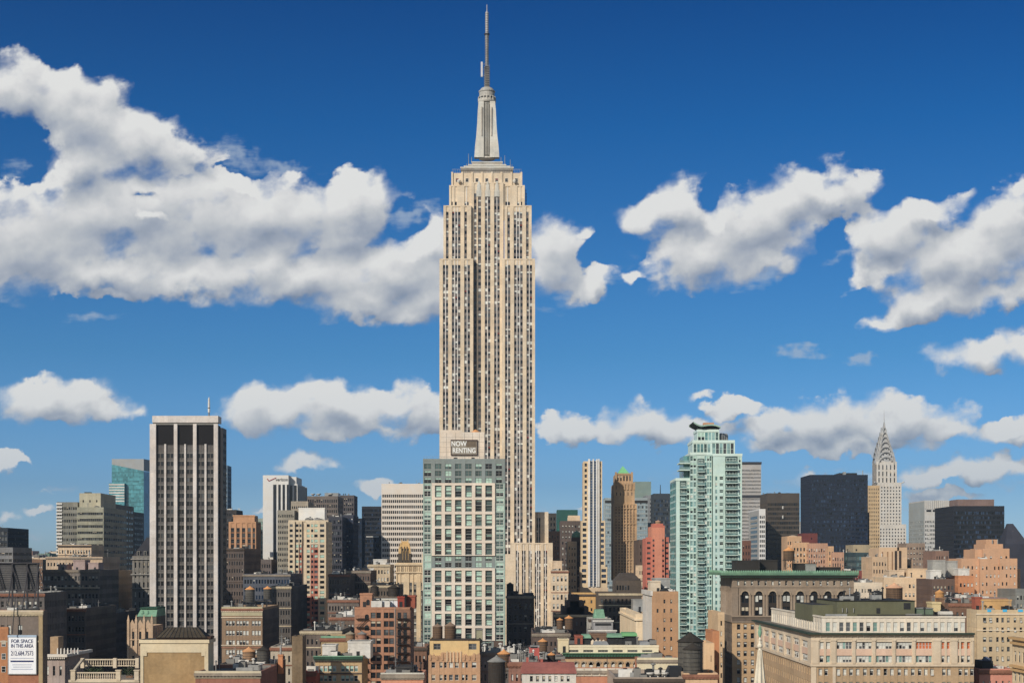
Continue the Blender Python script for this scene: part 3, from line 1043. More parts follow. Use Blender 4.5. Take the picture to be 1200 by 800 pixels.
# ------------------------------------------------------------------ the steel-crowned deco skyscraper far right
def deco_spire():
    d = 1900.0
    brick = wall("white_brick", (202, 196, 185), var=.12, k=1.0)
    grey = wall("shaded_white_brick", (150, 144, 136), var=.2)  # front brick darkened, shade of the left faces put in
    steel = wall("crown_steel", (178, 177, 173), var=.25, rough=.35, spec=.6)
    dark = wall("crown_window", (92, 90, 88), var=.3, rough=.3)
    T = Thing('skyscraper', 'white brick skyscraper with tiered arched steel crown and needle spire', 'skyscraper', X(1044, d), d, 0, d=d)
    W = T.w
    yb = d + 26

    def mass(a, b, yt, zb, y0, y1, n, wf=.5, hf=.45, flr=3.9, kit=KIT_DARK, top=4):
        x0, x1, zt = X(a, d), X(b, d), Z(yt, d)
        W.box(x0 + .4, x1 - .4, y0 + .4, y1, zb, zt, brick)
        W.box(x0, x1, y0, y0 + .5, zt - .01, zt + 1, brick)
        rows = rows_dn(zt, zb, flr, hf, top)
        T.facade('S', y0 + .4, cols_n(x0 + .6, x1 - .6, n, wf), rows, (x0, x1, zb, zt - .02), brick, brick, .4, .3, kit, None)
        T.facade('W', x0 + .4, cols_n(y0 + 1, y1 - .5, 5, wf), rows, (y0 + .41, y1, zb, zt - .02), grey, grey, .4, .3, kit, None)
        W.box(x1 - .4, x1, y0 + .41, y1, zb, zt - .02, brick)
    mass(1027.5, 1056.5, 566, 0, d, yb, 8, .42)
    mass(1029, 1061, 615, 0, d - 4, yb + 4, 9, .42)
    mass(1027.6, 1051.4, 541.5, Z(567, d), d + 1.5, yb - 1.5, 5, .3, .75, 7.5, KIT_DARK, 3)
    # tall shallow pavilions at the foot of the crown
    cx, cy = X(1039, d), d + 13
    hp = lambda p: p / F * d
    cr = M()
    tiers = [(11.2, 542), (10.4, 536), (9.0, 530), (7.3, 524), (5.7, 518), (4.2, 512), (2.8, 506.5), (1.6, 501), (.7, 494)]
    for i in range(len(tiers) - 1):
        (w0, ya), (w1, yb_) = tiers[i], tiers[i + 1]
        q0, q1 = hp(w0), hp(w1)
        cr.frustum(cx - q0, cx + q0, cy - q0, cy + q0, Z(ya, d), cx - q1 * 1.03, cx + q1 * 1.03, cy - q1 * 1.03, cy + q1 * 1.03, Z(yb_, d), steel)
    # sunburst arches on the front and the left faces, each rib standing proud with triangular windows
    for i in range(len(tiers) - 2):
        w, ya = tiers[i]
        rr = hp(w) * .82
        zc = Z(ya, d) - hp(2.0)
        h = (Z(tiers[i + 1][1], d) - zc) * 1.12
        pts = [(rr * math.cos(math.pi * k / 12), h * math.sin(math.pi * k / 12)) for k in range(13)]
        q = hp(w) + .25
        for a, b in zip(pts, pts[1:]):
            cr.bar((cx + a[0], cy - q, zc + a[1]), (cx + b[0], cy - q, zc + b[1]), 1.1, steel)
            cr.bar((cx - q, cy + a[0], zc + a[1]), (cx - q, cy + b[0], zc + b[1]), 1.1, steel)
        if i < 6:
            for k in range(1, 6):
                t = math.pi * k / 6
                u, zz = rr * .84 * math.cos(t), zc + h * .82 * math.sin(t)
                s = hp(w) * .09
                cr.face([(cx + u - s, cy - q - .1, zz - s), (cx + u + s, cy - q - .1, zz - s), (cx + u, cy - q - .1, zz + s * 1.5)], dark)
                cr.face([(cx - q - .1, cy + u + s, zz - s), (cx - q - .1, cy + u - s, zz - s), (cx - q - .1, cy + u, zz + s * 1.5)], dark)
    T.part('crown', cr)
    sp = M()
    sp.lathe(cx, cy, [(hp(1.2), Z(500, d)), (hp(.7), Z(494, d)), (hp(.35), Z(488, d)), (.1, Z(479, d))], steel, 8)
    T.part('spire', sp)
    for px, yy in ((1027.5, 566), (1056, 566)):
        m = M()
        m.bar((X(px, d), d, Z(yy, d)), (X(px, d) + (-3 if px < 1040 else 3), d - 2, Z(yy - 1.5, d)), 1.4, steel)
        T.part('gargoyle', m)
    T.finish(solo=.7)


deco_spire()


# ------------------------------------------------------------------ the tower of glass and cream panels with the rental sign
def rental_tower():
    d = 680.0
    cream = wall("cream_panel", (220, 206, 188), var=.14)
    slate = wall("slate_panel", (132, 140, 136), var=.12)
    green = wall("pale_green_spandrel", (158, 176, 164), var=.15, rough=.3)
    T = Thing('apartment_tower', 'apartment tower of cream panels with green glass strips and a cream roof block', 'apartment tower', X(543.5, d), d, 0, d=d, seed=4)
    W = T.w
    x = lambda zx: X(470 + zx / 4.0, d)
    z = lambda zy: Z(480 + zy / 4.0, d)
    x0, x1 = x(103), x(487)
    y1 = d + 24
    W.box(x0 + .3, x1 - .3, d + .3, y1, 0, z(238), slate, top=ROOF_GREY)
    for a, b, c, e in ((x0, x1, d, d + .4), (x0, x1, y1 - .4, y1), (x0, x0 + .4, d + .4, y1 - .4), (x1 - .4, x1, d + .4, y1 - .4)):
        W.box(a, b, c, e, z(238) - .02, z(229), slate)
    full = [(108, 142), (159, 190), (206, 237), (253, 284), (301, 332), (348, 379), (395, 427), (444, 474)]
    mid = full[1:-1]
    cx = lambda l: [(x(a), x(b)) for a, b in l]
    slab = 33.6
    # upper slate storeys, the glass belts
    for r in (250, 283.6, 317.2):
        pass
    T.facade('S', d + .3, cx(full), [(z(r + 26), z(r)) for r in (252, 285, 318)], (x0, x1, z(343), z(238) - .02), slate, slate, .3, .22, KIT_GREEN, FRAME_GREY, mullions=2)
    # side strips
    for lo, hi in ((103, 143), (441, 487)):
        rows = [(z(343 + slab * k + 29), z(343 + slab * k + 3)) for k in range(26)]
        c = [(x(108), x(140))] if lo < 200 else [(x(445), x(481))]
        T.facade('S', d + .3, c, rows, (x(lo), x(hi), z(343 + slab * 26), z(343) - .02), green, green, .25, .2, KIT_GREEN, FRAME_WHITE, mullions=2)
    # cream grids, two storeys to each bay, and the slate belts between them
    zz = 343.0
    for blk in range(3):
        top = zz
        nb = 5
        for b in range(nb):
            t0 = zz + 67.4 * b
            rows = [(z(t0 + 36.5), z(t0 + 11)), (z(t0 + 64), z(t0 + 38.5))]
            T.facade('S', d + .3, cx(mid), rows, (x(143.5), x(440.5), z(t0 + 67.4), z(t0)), cream, slate, .8 + .002 * b, .55, KIT_GREEN, FRAME_GREY, mullions=1)
            W.box(x(143.5), x(440.5), d - .56, d + .1, z(t0 + 11), z(t0), cream)
        zz += 67.4 * nb
        W.box(x(143.5), x(440.5), d - .57, d + .1, z(zz + 3), z(zz) + .004, cream)
        rows = [(z(zz + 28), z(zz + 5)), (z(zz + 57), z(zz + 35))]
        T.facade('S', d + .3, cx(mid), rows, (x(143.5), x(440.5), z(zz + 61), z(zz + 3) - .004), slate, slate, .26, .2, KIT_GREEN, FRAME_GREY, mullions=2)
        zz += 61
    # flanks
    for f, pl in (('W', x0 + .3), ('E', x1 - .3)):
        rows = [(z(250 + slab * k + 26), z(250 + slab * k)) for k in range(26)]
        T.facade(f, pl, cols_n(d + 1, y1 - 1, 6, .6), rows, (d + .31, y1, z(250 + slab * 26), z(238) - .02), slate, green, .3, .22, KIT_GREEN, None)
    # roof block
    bk = M()
    b0, b1 = X(515.5, d), X(567.5, d)
    zt, zl = Z(505, d), Z(537.5, d) - 1
    yb = d + 5
    bk.box(b0, b1, yb, yb + 12, zl, zt, cream, top=ROOF_GREY)
    bk.box(b0, X(541, d), yb - .02, yb + .4, zt - .2, zt + .9, cream)
    for k in range(1, 6):
        bk.box(b0 - .02, b1 + .02, yb - .03, yb + .02, zt - k * 2.1 - .05, zt - k * 2.1, FRAME_GREY)
    for a in (522.5, 533.5, 544, 553.5, 561.5):
        bk.box(X(a, d) - .05, X(a, d) + .05, yb - .035, yb + .02, zl, zt - .3, FRAME_GREY)
    b = T.part('bulkhead', bk)
    for a, c in ((531, 535.5), (552, 556)):
        dm = M()
        dm.box(X(a, d), X(c, d), yb - .09, yb + .02, Z(537.5, d) + .2, Z(535, d), METAL_DARK)
        T.part('louvre', dm, parent=b)
    hat = M()
    hat.lathe(X(556.5, d), yb + 7, [(2.1, zt), (1.9, zt + .6), (.2, zt + 1.7)], TANK_ROOF, 16)
    T.part('vent_cap', hat, parent=b)
    rail = M()
    for k in range(28):
        a = x0 + .4 + (x1 - x0 - .8) * k / 27
        rail.box(a - .03, a + .03, d + .45, d + .51, z(229), z(229) + .9, METAL_GREY)
    rail.box(x0 + .4, x1 - .4, d + .45, d + .5, z(229) + .9, z(229) + .97, METAL_GREY)
    T.part('railing', rail)
    T.finish(solo=2)
    # the sign
    S = Thing('sign', 'dark rental sign with white capitals on the cream roof block', 'sign', X(543.5, d), yb - .6, Z(531, d))
    fr = M()
    s0, s1, t0, t1 = X(528.5, d), X(558.5, d), Z(531.3, d), Z(515, d)
    grey = wall("sign_panel", (150, 142, 128), var=.2)
    brown = wall("sign_frame", (74, 60, 54), var=.25)
    fr.box(s0, s1, yb - .5, yb - .2, t0, t1, grey)
    fr.box(X(546, d), X(558, d), yb - .52, yb - .49, Z(522.6, d), Z(515.6, d), wall("sign_corner", (112, 100, 84), var=.3))
    S.part('panel', fr)
    fr = M()
    for a, b_, c, e in ((s0 - .3, s1 + .3, t0 - .35, t0), (s0 - .3, s1 + .3, t1, t1 + .35), (s0 - .3, s0, t0, t1), (s1, s1 + .3, t0, t1)):
        fr.box(a, b_, yb - .62, yb - .15, c, e, brown)
    fr.box(X(545.5, d), s1, yb - .56, yb - .5, Z(516.2, d), Z(515.5, d), brown)
    S.part('frame', fr)
    lm = wall("sign_letter", (235, 235, 228), var=.05)
    sign_text(S, "NOW", X(537.3, d), yb - .56, Z(519, d), 2.9, lm, S.o, bold=.05, squeeze=.86)
    sign_text(S, "RENTING", X(543.6, d), yb - .56, Z(527, d), 2.9, lm, S.o, bold=.05, squeeze=.80)


rental_tower()


# ------------------------------------------------------------------ black and white office slab on the left
def striped_slab():
    d = 730.0
    white = wall("white_concrete", (206, 198, 190), var=.2)
    pink = wall("pier_side", (190, 176, 166), var=.15)
    grey = wall("grey_curtain_panel", (98, 94, 90), var=.28)
    T = Thing('office_tower', 'dark office slab with full height white piers and a white top band on the left', 'office tower', X(215, d), d, 0, d=d, seed=9)
    W = T.w
    x = lambda zx: X(160 + zx / 4.0, d)
    z = lambda zy: Z(460 + zy / 4.0, d)
    x0, x1, y1 = x(66), x(382), d + 8
    W.box(x0 + 1, x1 - .6, d + 1, y1, 0, z(150), grey, top=ROOF_DARK)
    # top band
    band = M()
    band.box(x(74), x(383), d - .3, d + 1.2, z(140), z(108), white)
    band.box(x(74), x(74) + 1, d + 1.2, y1, z(140), z(108), white)
    band.box(x(383) - 1, x(383), d + 1.2, y1, z(140), z(108), white)
    band.box(x(76), x(381), d + .2, d + 1.1, z(150), z(140), FRAME_GREY)
    T.part('parapet', band)
    piers = [(62, 92), (175, 192), (265, 282), (362, 382)]
    for a, b in piers:
        W.box(x(a), x(b), d - .2, d + 1.1, 0, z(146), white)
        W.box(x(a) + .05, x(b) - .05, d - .34, d - .19, 0, z(150), white)
    thin = [(129, 138), (223, 231), (318, 327)]
    for a, b in thin:
        W.box(x(a), x(b), d + .25, d + 1.05, 0, z(240), white)
    lv = M()
    black = wall("plant_louvre", (34, 31, 29), var=.2)
    for a, b in ((92, 175), (192, 265), (282, 362)):
        k = 0
        zz = z(243)
        lv.box(x(a), x(b), d + .85, d + .99, z(243), z(150), black)
        while zz < z(152):
            lv.box(x(a), x(b), d + .7, d + .86, zz, zz + .35, black)
            zz += .7
    T.part('louvre', lv)
    cols = []
    for a, b in ((92, 129), (138, 175), (192, 223), (231, 265), (282, 318), (327, 362)):
        w = (b - a)
        for k in range(2):
            c = a + w * (.27 + .46 * k)
            cols.append((x(c - 6.2), x(c + 6.2)))
    rows = [(z(285 + 37.4 * k + 20), z(285 + 37.4 * k)) for k in range(23)]
    kit = [((PANE_DARK, None, 0), 9), ((PANE_GREY, None, 0), 1)]
    T.facade('S', d + 1, cols, rows, (x(92), x(362), z(285 + 37.4 * 23), z(244)), grey, grey, .16, .1, kit, FRAME_DARK)
    # a vertical joint on each panel and a floor line
    for k in range(24):
        W.box(x(92), x(362), d + .8, d + .93, z(281 + 37.4 * k) - .12, z(281 + 37.4 * k) + .1, FRAME_GREY)
    # east flank in black glass, set back a little below the top
    T.facade('E', x1 - .6, cols_n(d + 2, y1 - .5, 2, .7), [(z(285 + 37.4 * k + 20), z(285 + 37.4 * k)) for k in range(23)], (d + 1.15, y1, 0, z(150) - .02), FRAME_DARK, FRAME_DARK, .3, .2, KIT_DARK, None)
    T.finish(solo=1.5)
    R_ = Thing('office_tower', 'black glass slab close behind the white piered slab', 'office tower', X(259, 775), 775, 0, d=775)
    R_.w.box(X(236, 775), X(260.5, 775), 775, 785, 0, Z(501, 775), wall("black_slab", (40, 40, 42), var=.3, rough=.5), top=ROOF_DARK)
    R_.facade('E', X(260.5, 775), cols_n(776, 784.5, 3, .6), rows_dn(Z(503, 775), 5, 3.7, .5), (775.02, 785, 0, Z(501, 775) - .05), METAL_DARK, METAL_DARK, .25, .18, KIT_DARK, None)
    R_.finish()
    A = Thing('antenna_mast', 'thin white and grey antenna mast on the roof of the white piered slab', 'antenna', X(241, d), d + 8, z(150) , d=d)
    m = M()
    m.lathe(X(241, d), d + 8, [(.35, z(150)), (.3, Z(480, d)), (.28, Z(472, d))], FRAME_GREY, 10)
    A.part('pole', m)
    m = M()
    m.lathe(X(241, d), d + 8, [(.5, Z(481, d)), (.5, Z(470, d)), (.42, Z(469.5, d)), (.42, Z(466, d)), (.1, Z(463, d))], WHITE_PAINT, 10)
    m.lathe(X(241, d), d + 8, [(.52, Z(476.5, d)), (.52, Z(475.5, d))], METAL_DARK, 10)
    A.part('aerial', m)


striped_slab()


# ------------------------------------------------------------------ mint green glass apartment tower with balconies
def mint_tower():
    d = 750.0
    mint = wall("mint_panel", (192, 214, 204), var=.1, rough=.35, spec=.5)
    pale = wall("mint_pale", (206, 224, 213), var=.08, rough=.35, spec=.5)
    gl = glass("mint_glass", (126, 156, 152), rough=.12, var=.3, cell=(1.6, 3, 3.0))
    teal = glass("mint_glass_deep", (84, 124, 122), rough=.12, var=.35, cell=(1.6, 3, 3.0))
    railg = glass("balcony_rail_glass", (92, 120, 116), rough=.12, var=.3, cell=(1.2, 3, 3.0))
    recess = wall("balcony_shade", (72, 92, 90), var=.3)  # panel flush with the wall, recess shade put into its colour
    T = Thing('apartment_tower', 'mint green glass apartment tower with stacked balconies and a curved roof canopy', 'apartment tower', X(832, d), d, 0, d=d, seed=6)
    W = T.w
    x = lambda zx: X(760 + zx / 4.0, d)
    z = lambda zy: Z(480 + zy / 4.0, d)
    fl = 30.6
    y1 = d + 30
    bot = 1080
    kit = [((gl, None, 0), 4), ((teal, None, 0), 3), ((PANE_TEAL, None, 0), 3), ((PANE_DARK, BLIND_GREEN, .5), 1), ((gl, BLIND, .6), 2)]
    kitd = [((PANE_TEAL, None, 0), 3), ((PANE_DARK, None, 0), 2), ((teal, None, 0), 2)]

    def mass(a, b, top, y0, yb=y1, mat=mint):
        W.box(x(a) + .25, x(b) - .25, y0 + .25, yb, 0, z(top), mat, top=ROOF_GREY)
        W.box(x(a), x(b), y0, y0 + .25, z(top) - .5, z(top) + .7, pale)
        W.box(x(a), x(a) + .25, y0 + .25, yb, z(top) - .5, z(top) + .7, pale)
        W.box(x(b) - .25, x(b), y0 + .25, yb, z(top) - .5, z(top) + .7, pale)

    def rows(top, first=14, hgt=22):
        n = int((bot - top) / fl)
        return [(z(top + first + fl * k + hgt), z(top + first + fl * k)) for k in range(n)]

    def strip(a, b, n, top, y0, k=kit, wf=.86, hgt=24, first=10, mat=mint, p=.25):
        T.facade('S', y0 + .25, cols_n(x(a), x(b), n, wf), rows(top, first, hgt), (x(a), x(b), z(bot), z(top) - .6), mat, mat, p, p - .05, k, pale)

    slabm = wall("balcony_slab", (198, 216, 206), var=.1)

    def balconies(a, b, top, y0, out=1.5, first=0, n=None):
        """a flush bay coloured dark for recess shade, with a slab and a glass rail on every floor"""
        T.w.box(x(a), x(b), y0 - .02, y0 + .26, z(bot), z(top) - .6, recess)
        n = n or int((bot - top) / fl)
        for k in range(n):
            zz = z(top + first + fl * (k + 1))
            T.wins.append(('S', y0 + .0, x(a) + .5, x(b) - .5, zz + .1, zz + 2.5, kitd, pale, 3))
            m = M()
            m.box(x(a) - .15, x(b) + .15, y0 - out, y0 - .05, zz - .3, zz, slabm)
            m.box(x(a) - .1, x(b) + .1, y0 - out + .02, y0 - out + .07, zz, zz + .85, railg)
            m.box(x(a) - .12, x(b) + .12, y0 - out, y0 - out + .08, zz + .85, zz + .91, pale)
            T.part('balcony', m)
    # left wing
    mass(130, 212, 325, d + 3)
    balconies(150, 180, 325, d + 3, first=10)
    strip(183, 209, 2, 325, d + 3)
    # centre
    mass(196, 300, 205, d + 1.2)
    strip(196, 226, 2, 205, d + 1.2)
    balconies(231, 262, 222, d + 1.2, first=6)
    strip(264, 298, 3, 205, d + 1.2)
    mass(300, 440, 212, d)
    strip(303, 332, 1, 300, d, kit, .3, 18, 12)
    strip(332, 352, 1, 300, d, kitd, .9, 16, 12)
    strip(304, 330, 1, 216, d, kit, .8, 22, 8) if False else None
    balconies(360, 416, 212, d, first=8)
    strip(418, 438, 1, 212, d, kit, .45)
    # glass penthouses
    mass(212, 412, 145, d + 5, y1 - 3)
    T.facade('S', d + 5.25, cols_n(x(216), x(298), 5, .9), [(z(200), z(155))], (x(212), x(300), z(212), z(145) - .6), pale, pale, .2, .15, kit, pale)
    T.facade('S', d + 5.25, cols_n(x(304), x(408), 6, .94), [(z(208), z(152))], (x(300), x(412), z(213), z(145) - .6), pale, pale, .2, .15, [((gl, None, 0), 3), ((PANE_GREY, None, 0), 1)], pale)
    mass(237, 342, 92, d + 8, y1 - 6)
    T.facade('S', d + 8.25, cols_n(x(240), x(340), 6, .9), [(z(142), z(98))], (x(237), x(342), z(146), z(92) - .6), pale, pale, .2, .15, kit, pale)
    # curved canopy over the roof: horns at both ends
    cm = M()
    n = 14
    cop = wall("canopy_metal", (150, 176, 160), var=.25, rough=.4)
    und = wall("canopy_underside", (84, 92, 82), var=.25)
    for k in range(n):
        t0, t1 = k / n, (k + 1) / n
        fx = lambda t: x(218 + 128 * t)
        fz = lambda t: z(50 + 17 * math.sin(math.pi / 2 * min(1, t / .32)) - 5 * math.sin(math.pi * max(0, t - .32) / .68) + (6 * (t - .8) / .2 if t > .8 else 0))
        for (ya, yb) in ((d + 6, y1 - 4),):
            a, b = (fx(t0), fz(t0)), (fx(t1), fz(t1))
            cm.face([(a[0], ya, a[1]), (b[0], ya, b[1]), (b[0], yb, b[1]), (a[0], yb, a[1])], cop)
            cm.face([(a[0], yb, a[1] - .7), (b[0], yb, b[1] - .7), (b[0], ya, b[1] - .7), (a[0], ya, a[1] - .7)], und)
            cm.face([(a[0], ya, a[1] - .7), (b[0], ya, b[1] - .7), (b[0], ya, b[1]), (a[0], ya, a[1])], cop)
            cm.face([(b[0], yb, b[1] - .7), (a[0], yb, a[1] - .7), (a[0], yb, a[1]), (b[0], yb, b[1])], cop)
    T.part('canopy', cm)
    pm = M()
    pm.box(x(244), x(330), d + 9, y1 - 7, z(92), z(72), und)
    pm.box(x(252), x(262), d + 8.8, y1 - 7, z(92), z(64), und)
    pm.box(x(268), x(318), d + 8.9, d + 12, z(64), z(52), wall("canopy_vault", (196, 150, 120), var=.2))
    T.part('plant_room', pm)
    for k, px in enumerate((354, 366, 379)):
        m = M()
        m.lathe(x(px), d + 11 + k, [(1.15, z(145)), (1.15, z(112)), (.9, z(104)), (.3, z(100))], METAL_GREY, 14)
        T.part('exhaust', m)
    # balconies that jut from the left edge near the top
    for yy in (246, 278):
        m = M()
        m.box(x(146), x(205), d + 2, d + 12, z(yy) - .5, z(yy), slabm)
        m.box(x(148), x(205), d + 2, d + 2.1, z(yy), z(yy) + 1.1, gl)
        T.part('balcony', m)
    mass(163, 214, 205, d + 6, y1 - 4) if False else None
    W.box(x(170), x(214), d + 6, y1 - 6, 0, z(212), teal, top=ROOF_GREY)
    # west flank
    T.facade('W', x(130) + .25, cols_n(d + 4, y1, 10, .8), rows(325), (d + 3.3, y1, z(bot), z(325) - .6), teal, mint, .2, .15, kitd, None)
    T.finish(solo=2.2)


mint_tower()

# ------------------------------------------------------------------ far and middle skyline, left of the tall tower
def teal_tower():
    d = 1500.0
    g = glass("teal_curtain", (78, 136, 142), rough=.1, var=.32, cell=(1.5, 3, 1.95))
    blue = glass("sky_reflection_curtain", (92, 134, 164), rough=.1, var=.2, cell=(2.2, 3, 3.9))  # sky reflection of the right face put into this blue
    grey = wall("grey_screen", (158, 160, 158), var=.1)
    T = Thing('office_tower', 'teal glass office tower with a slanted grey crown behind the banded office block', 'office tower', X(150, d), d, 0, d=d)
    x0, x1, xr = X(131, d), X(168.5, d), X(174.5, d)
    W = T.w
    y1 = d + 50
    n = len(W.v)
    zl, zr, zt = Z(544, d), Z(551.5, d), Z(537.5, d)
    W.prism([(x0, d), (x1, d), (xr + 6, y1), (x0 + 6, y1)], 0, Z(552, d), g)
    W.box(X(129, d), X(147, d), d - 4, d + 20, 0, Z(566, d), g)
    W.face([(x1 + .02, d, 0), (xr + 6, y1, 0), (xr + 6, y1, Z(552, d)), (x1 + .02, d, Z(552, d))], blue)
    # glass rises to the left under the slanted crown
    W.face([(x0, d, Z(552, d)), (x1, d, Z(552, d)), (x1, d, zr), (x0, d, zl)], g)
    T.part('crown', crown_prism([(x0, d + .05), (x1, d + .05), (xr + 6, y1), (x0 + 6, y1)], [zl, zr, zr, zl], [zt, zt, zt - 1, zt - 1], grey, X(132.5, d)))
    m = M()
    for k in range(7):
        zz = Z(567 + k * 3.2, d)
        m.box(X(129, d), X(147, d), d - 4.3, d - 3.9, zz - 1.2, zz, WHITE_PAINT)
    T.part('sunshade', m)
    for k in range(60):
        zz = Z(553, d) - k * 3.9
        if zz > 5:
            W.box(x0, x1, d - .12, d + .05, zz - .35, zz, wall("teal_floor_line", (64, 112, 116), var=.2))
    T.finish()


def crown_prism(pts, zb, zt, mat, xl=None):
    m = M()
    n = len(pts)
    m.v += [(x, y, z) for (x, y), z in zip(pts, zb)] + [(x, y, z) for (x, y), z in zip(pts, zt)]
    k = m.m(mat)
    for j in range(n):
        q = (j + 1) % n
        m.f.append((j, q, n + q, n + j))
        m.mi.append(k)
    m.f.append(tuple(n + j for j in range(n)))
    m.mi.append(k)
    return m


teal_tower()

OLIVE = wall("olive_concrete", (150, 148, 130), var=.25)
tower('office_block', 'olive grey office block with dark horizontal window bands', 'office building', 90, 121.5, 594, 1050, 62, OLIVE, n=12, flr=4.1, wf=.97, hf=.42, kit=KIT_DARK, p=.3, q=.45, ybot=680, nside=10, margin=.01, clutter=3)
T = tower('office_block', 'grey lower wing with pale end fins left of the olive banded block', 'office building', 66.5, 91, 588, 1065, 40, wall("grey_concrete", (128, 126, 116), var=.25), n=9, flr=4.1, wf=.7, hf=.45, kit=KIT_DARK, ybot=680, finish=False)
for k in range(16):
    z = Z(589 + 3.9 * k, 1065)
    T.w.box(X(66, 1065), X(73, 1065), 1064.4, 1064.95, z - 1.1, z, wall("fin_white", (206, 204, 198), var=.1))
T.finish()
T = tower('office_block', 'pale stepped plant storeys topping the olive banded block', 'office building', 93, 118, 577.5, 1062, 40, wall("olive_pale", (178, 172, 148), var=.2), n=3, flr=5, wf=.2, hf=.3, kit=KIT_DARK, ybot=590, z0=Z(600, 1062), finish=False)
T.w.box(X(97, 1062), X(104, 1062), 1066, 1070, Z(577.5, 1062), Z(576, 1062), METAL_DARK)
T.finish()
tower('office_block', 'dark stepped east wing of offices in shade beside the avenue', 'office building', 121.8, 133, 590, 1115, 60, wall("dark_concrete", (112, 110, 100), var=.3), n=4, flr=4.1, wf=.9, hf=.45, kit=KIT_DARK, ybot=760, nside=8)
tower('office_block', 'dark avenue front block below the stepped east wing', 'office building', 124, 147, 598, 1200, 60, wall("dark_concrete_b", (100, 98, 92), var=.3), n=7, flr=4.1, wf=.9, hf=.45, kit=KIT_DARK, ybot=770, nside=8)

BEIGE = wall("beige_brick", (212, 188, 158), var=.2)
BEIGE2 = wall("beige_stone", (206, 190, 166), var=.2)
TAN = wall("tan_brick", (176, 148, 116), var=.22)
BROWN = wall("brown_brick", (122, 96, 76), var=.25)
GREYB = wall("grey_loft", (128, 120, 112), var=.28)
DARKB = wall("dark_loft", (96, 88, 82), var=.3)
RED = wall("red_brick", (158, 90, 70), var=.25)
ORANGE = wall("orange_brick", (196, 136, 96), var=.2)

tower('loft_building', 'sunlit beige loft front standing before the olive banded block', 'loft building', 68, 107, 638, 960, 30, BEIGE, n=12, flr=4.2, wf=.55, hf=.5, kit=KIT_MIX, ybot=665, clutter=4)
tower('loft_building', 'wide beige roofline block below the sunlit beige loft', 'loft building', 54, 120, 652, 900, 40, wall("beige_dusty", (196, 174, 148), var=.25), n=18, flr=4.2, wf=.5, hf=.45, kit=KIT_MIX, ybot=680, clutter=8)
T = tower('loft_building', 'long grey shaded loft with two rows of wide windows on the left', 'loft building', 50, 116, 667, 800, 40, GREYB, n=16, flr=4.4, wf=.66, hf=.5, kit=KIT_MIX, ybot=740, finish=False)
T.clutter(T.x0, T.x1, T.y0, T.y1, T.zt, 6, [METAL_GREY, FRAME_GREY])
for a, b, yt in ((78, 92, 656), (96, 108, 659), (60, 70, 661)):
    T.bulkhead(X(a, 800), X(b, 800), 812, 822, T.zt, Z(yt, 800), wall("pink_stucco", (176, 156, 150), var=.2))
T.w.box(T.x0 - .4, T.x1 + .4, 799.4, 800.2, Z(689, 800), Z(687.5, 800), BEIGE2)
T.finish()
tower('loft_building', 'narrow lit beige end wall beside the shaded avenue', 'loft building', 116.5, 126, 668, 830, 60, BEIGE, n=2, flr=4.2, wf=.4, hf=.45, kit=KIT_MIX, ybot=760)
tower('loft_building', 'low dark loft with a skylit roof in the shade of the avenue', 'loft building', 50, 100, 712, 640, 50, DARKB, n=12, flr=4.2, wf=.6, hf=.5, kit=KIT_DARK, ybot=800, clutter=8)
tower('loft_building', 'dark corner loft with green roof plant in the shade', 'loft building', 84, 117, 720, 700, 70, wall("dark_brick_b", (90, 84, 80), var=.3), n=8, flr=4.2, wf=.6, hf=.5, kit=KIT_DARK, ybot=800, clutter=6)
tower('office_block', 'dark blue grey office block at the far left edge', 'office building', -30, 9, 618, 1150, 50, wall("blue_black", (50, 56, 62), var=.3), n=10, flr=4, wf=.8, hf=.6, kit=KIT_DARK, ybot=670, clutter=2)
tower('office_block', 'slim blue glass block at the left edge behind the dark one', 'office building', 8, 14, 625, 1250, 30, wall("blue_panel", (110, 124, 140), var=.2), n=4, flr=4, wf=.8, hf=.5, kit=KIT_BLUE, ybot=670)
tower('office_block', 'grey office block at the left edge with white storey bands', 'office building', -30, 15, 641, 1000, 40, wall("grey_band", (128, 128, 128), var=.2), n=10, flr=4, wf=.9, hf=.45, kit=KIT_DARK, ybot=680)

# low far roofs on the left horizon
for (a, b, yt, dd, mat, lab) in ((16, 24, 648, 1900, BEIGE, 'tiny cream block on the left horizon beside the dark edge tower'), (23, 29, 643, 2000, RED, 'small red brick block with white roof plant on the left horizon'),
                                 (28, 38, 645, 2100, wall("pink_far", (196, 158, 140), var=.2), 'pinkish apartment block on the left horizon'), (37, 46, 650, 1700, GREYB, 'grey flat roofed block on the left horizon'),
                                 (45, 58, 648, 1800, wall("green_far", (112, 138, 122), var=.2), 'block with a green copper roof on the left horizon'), (57, 68, 646, 2300, BEIGE2, 'pale block under the thin aerial on the left horizon'),
                                 (14, 50, 655, 1500, BROWN, 'long brown roofline below the left horizon'), (30, 56, 653, 1600, BEIGE, 'long beige roofline below the left horizon')):
    tower('apartment_block', lab, 'apartment building', a, b, yt, dd, 30, mat, n=max(3, int((b - a) / 2.2)), flr=3.6, wf=.5, hf=.45, kit=KIT_MIX, ybot=675, clutter=3)

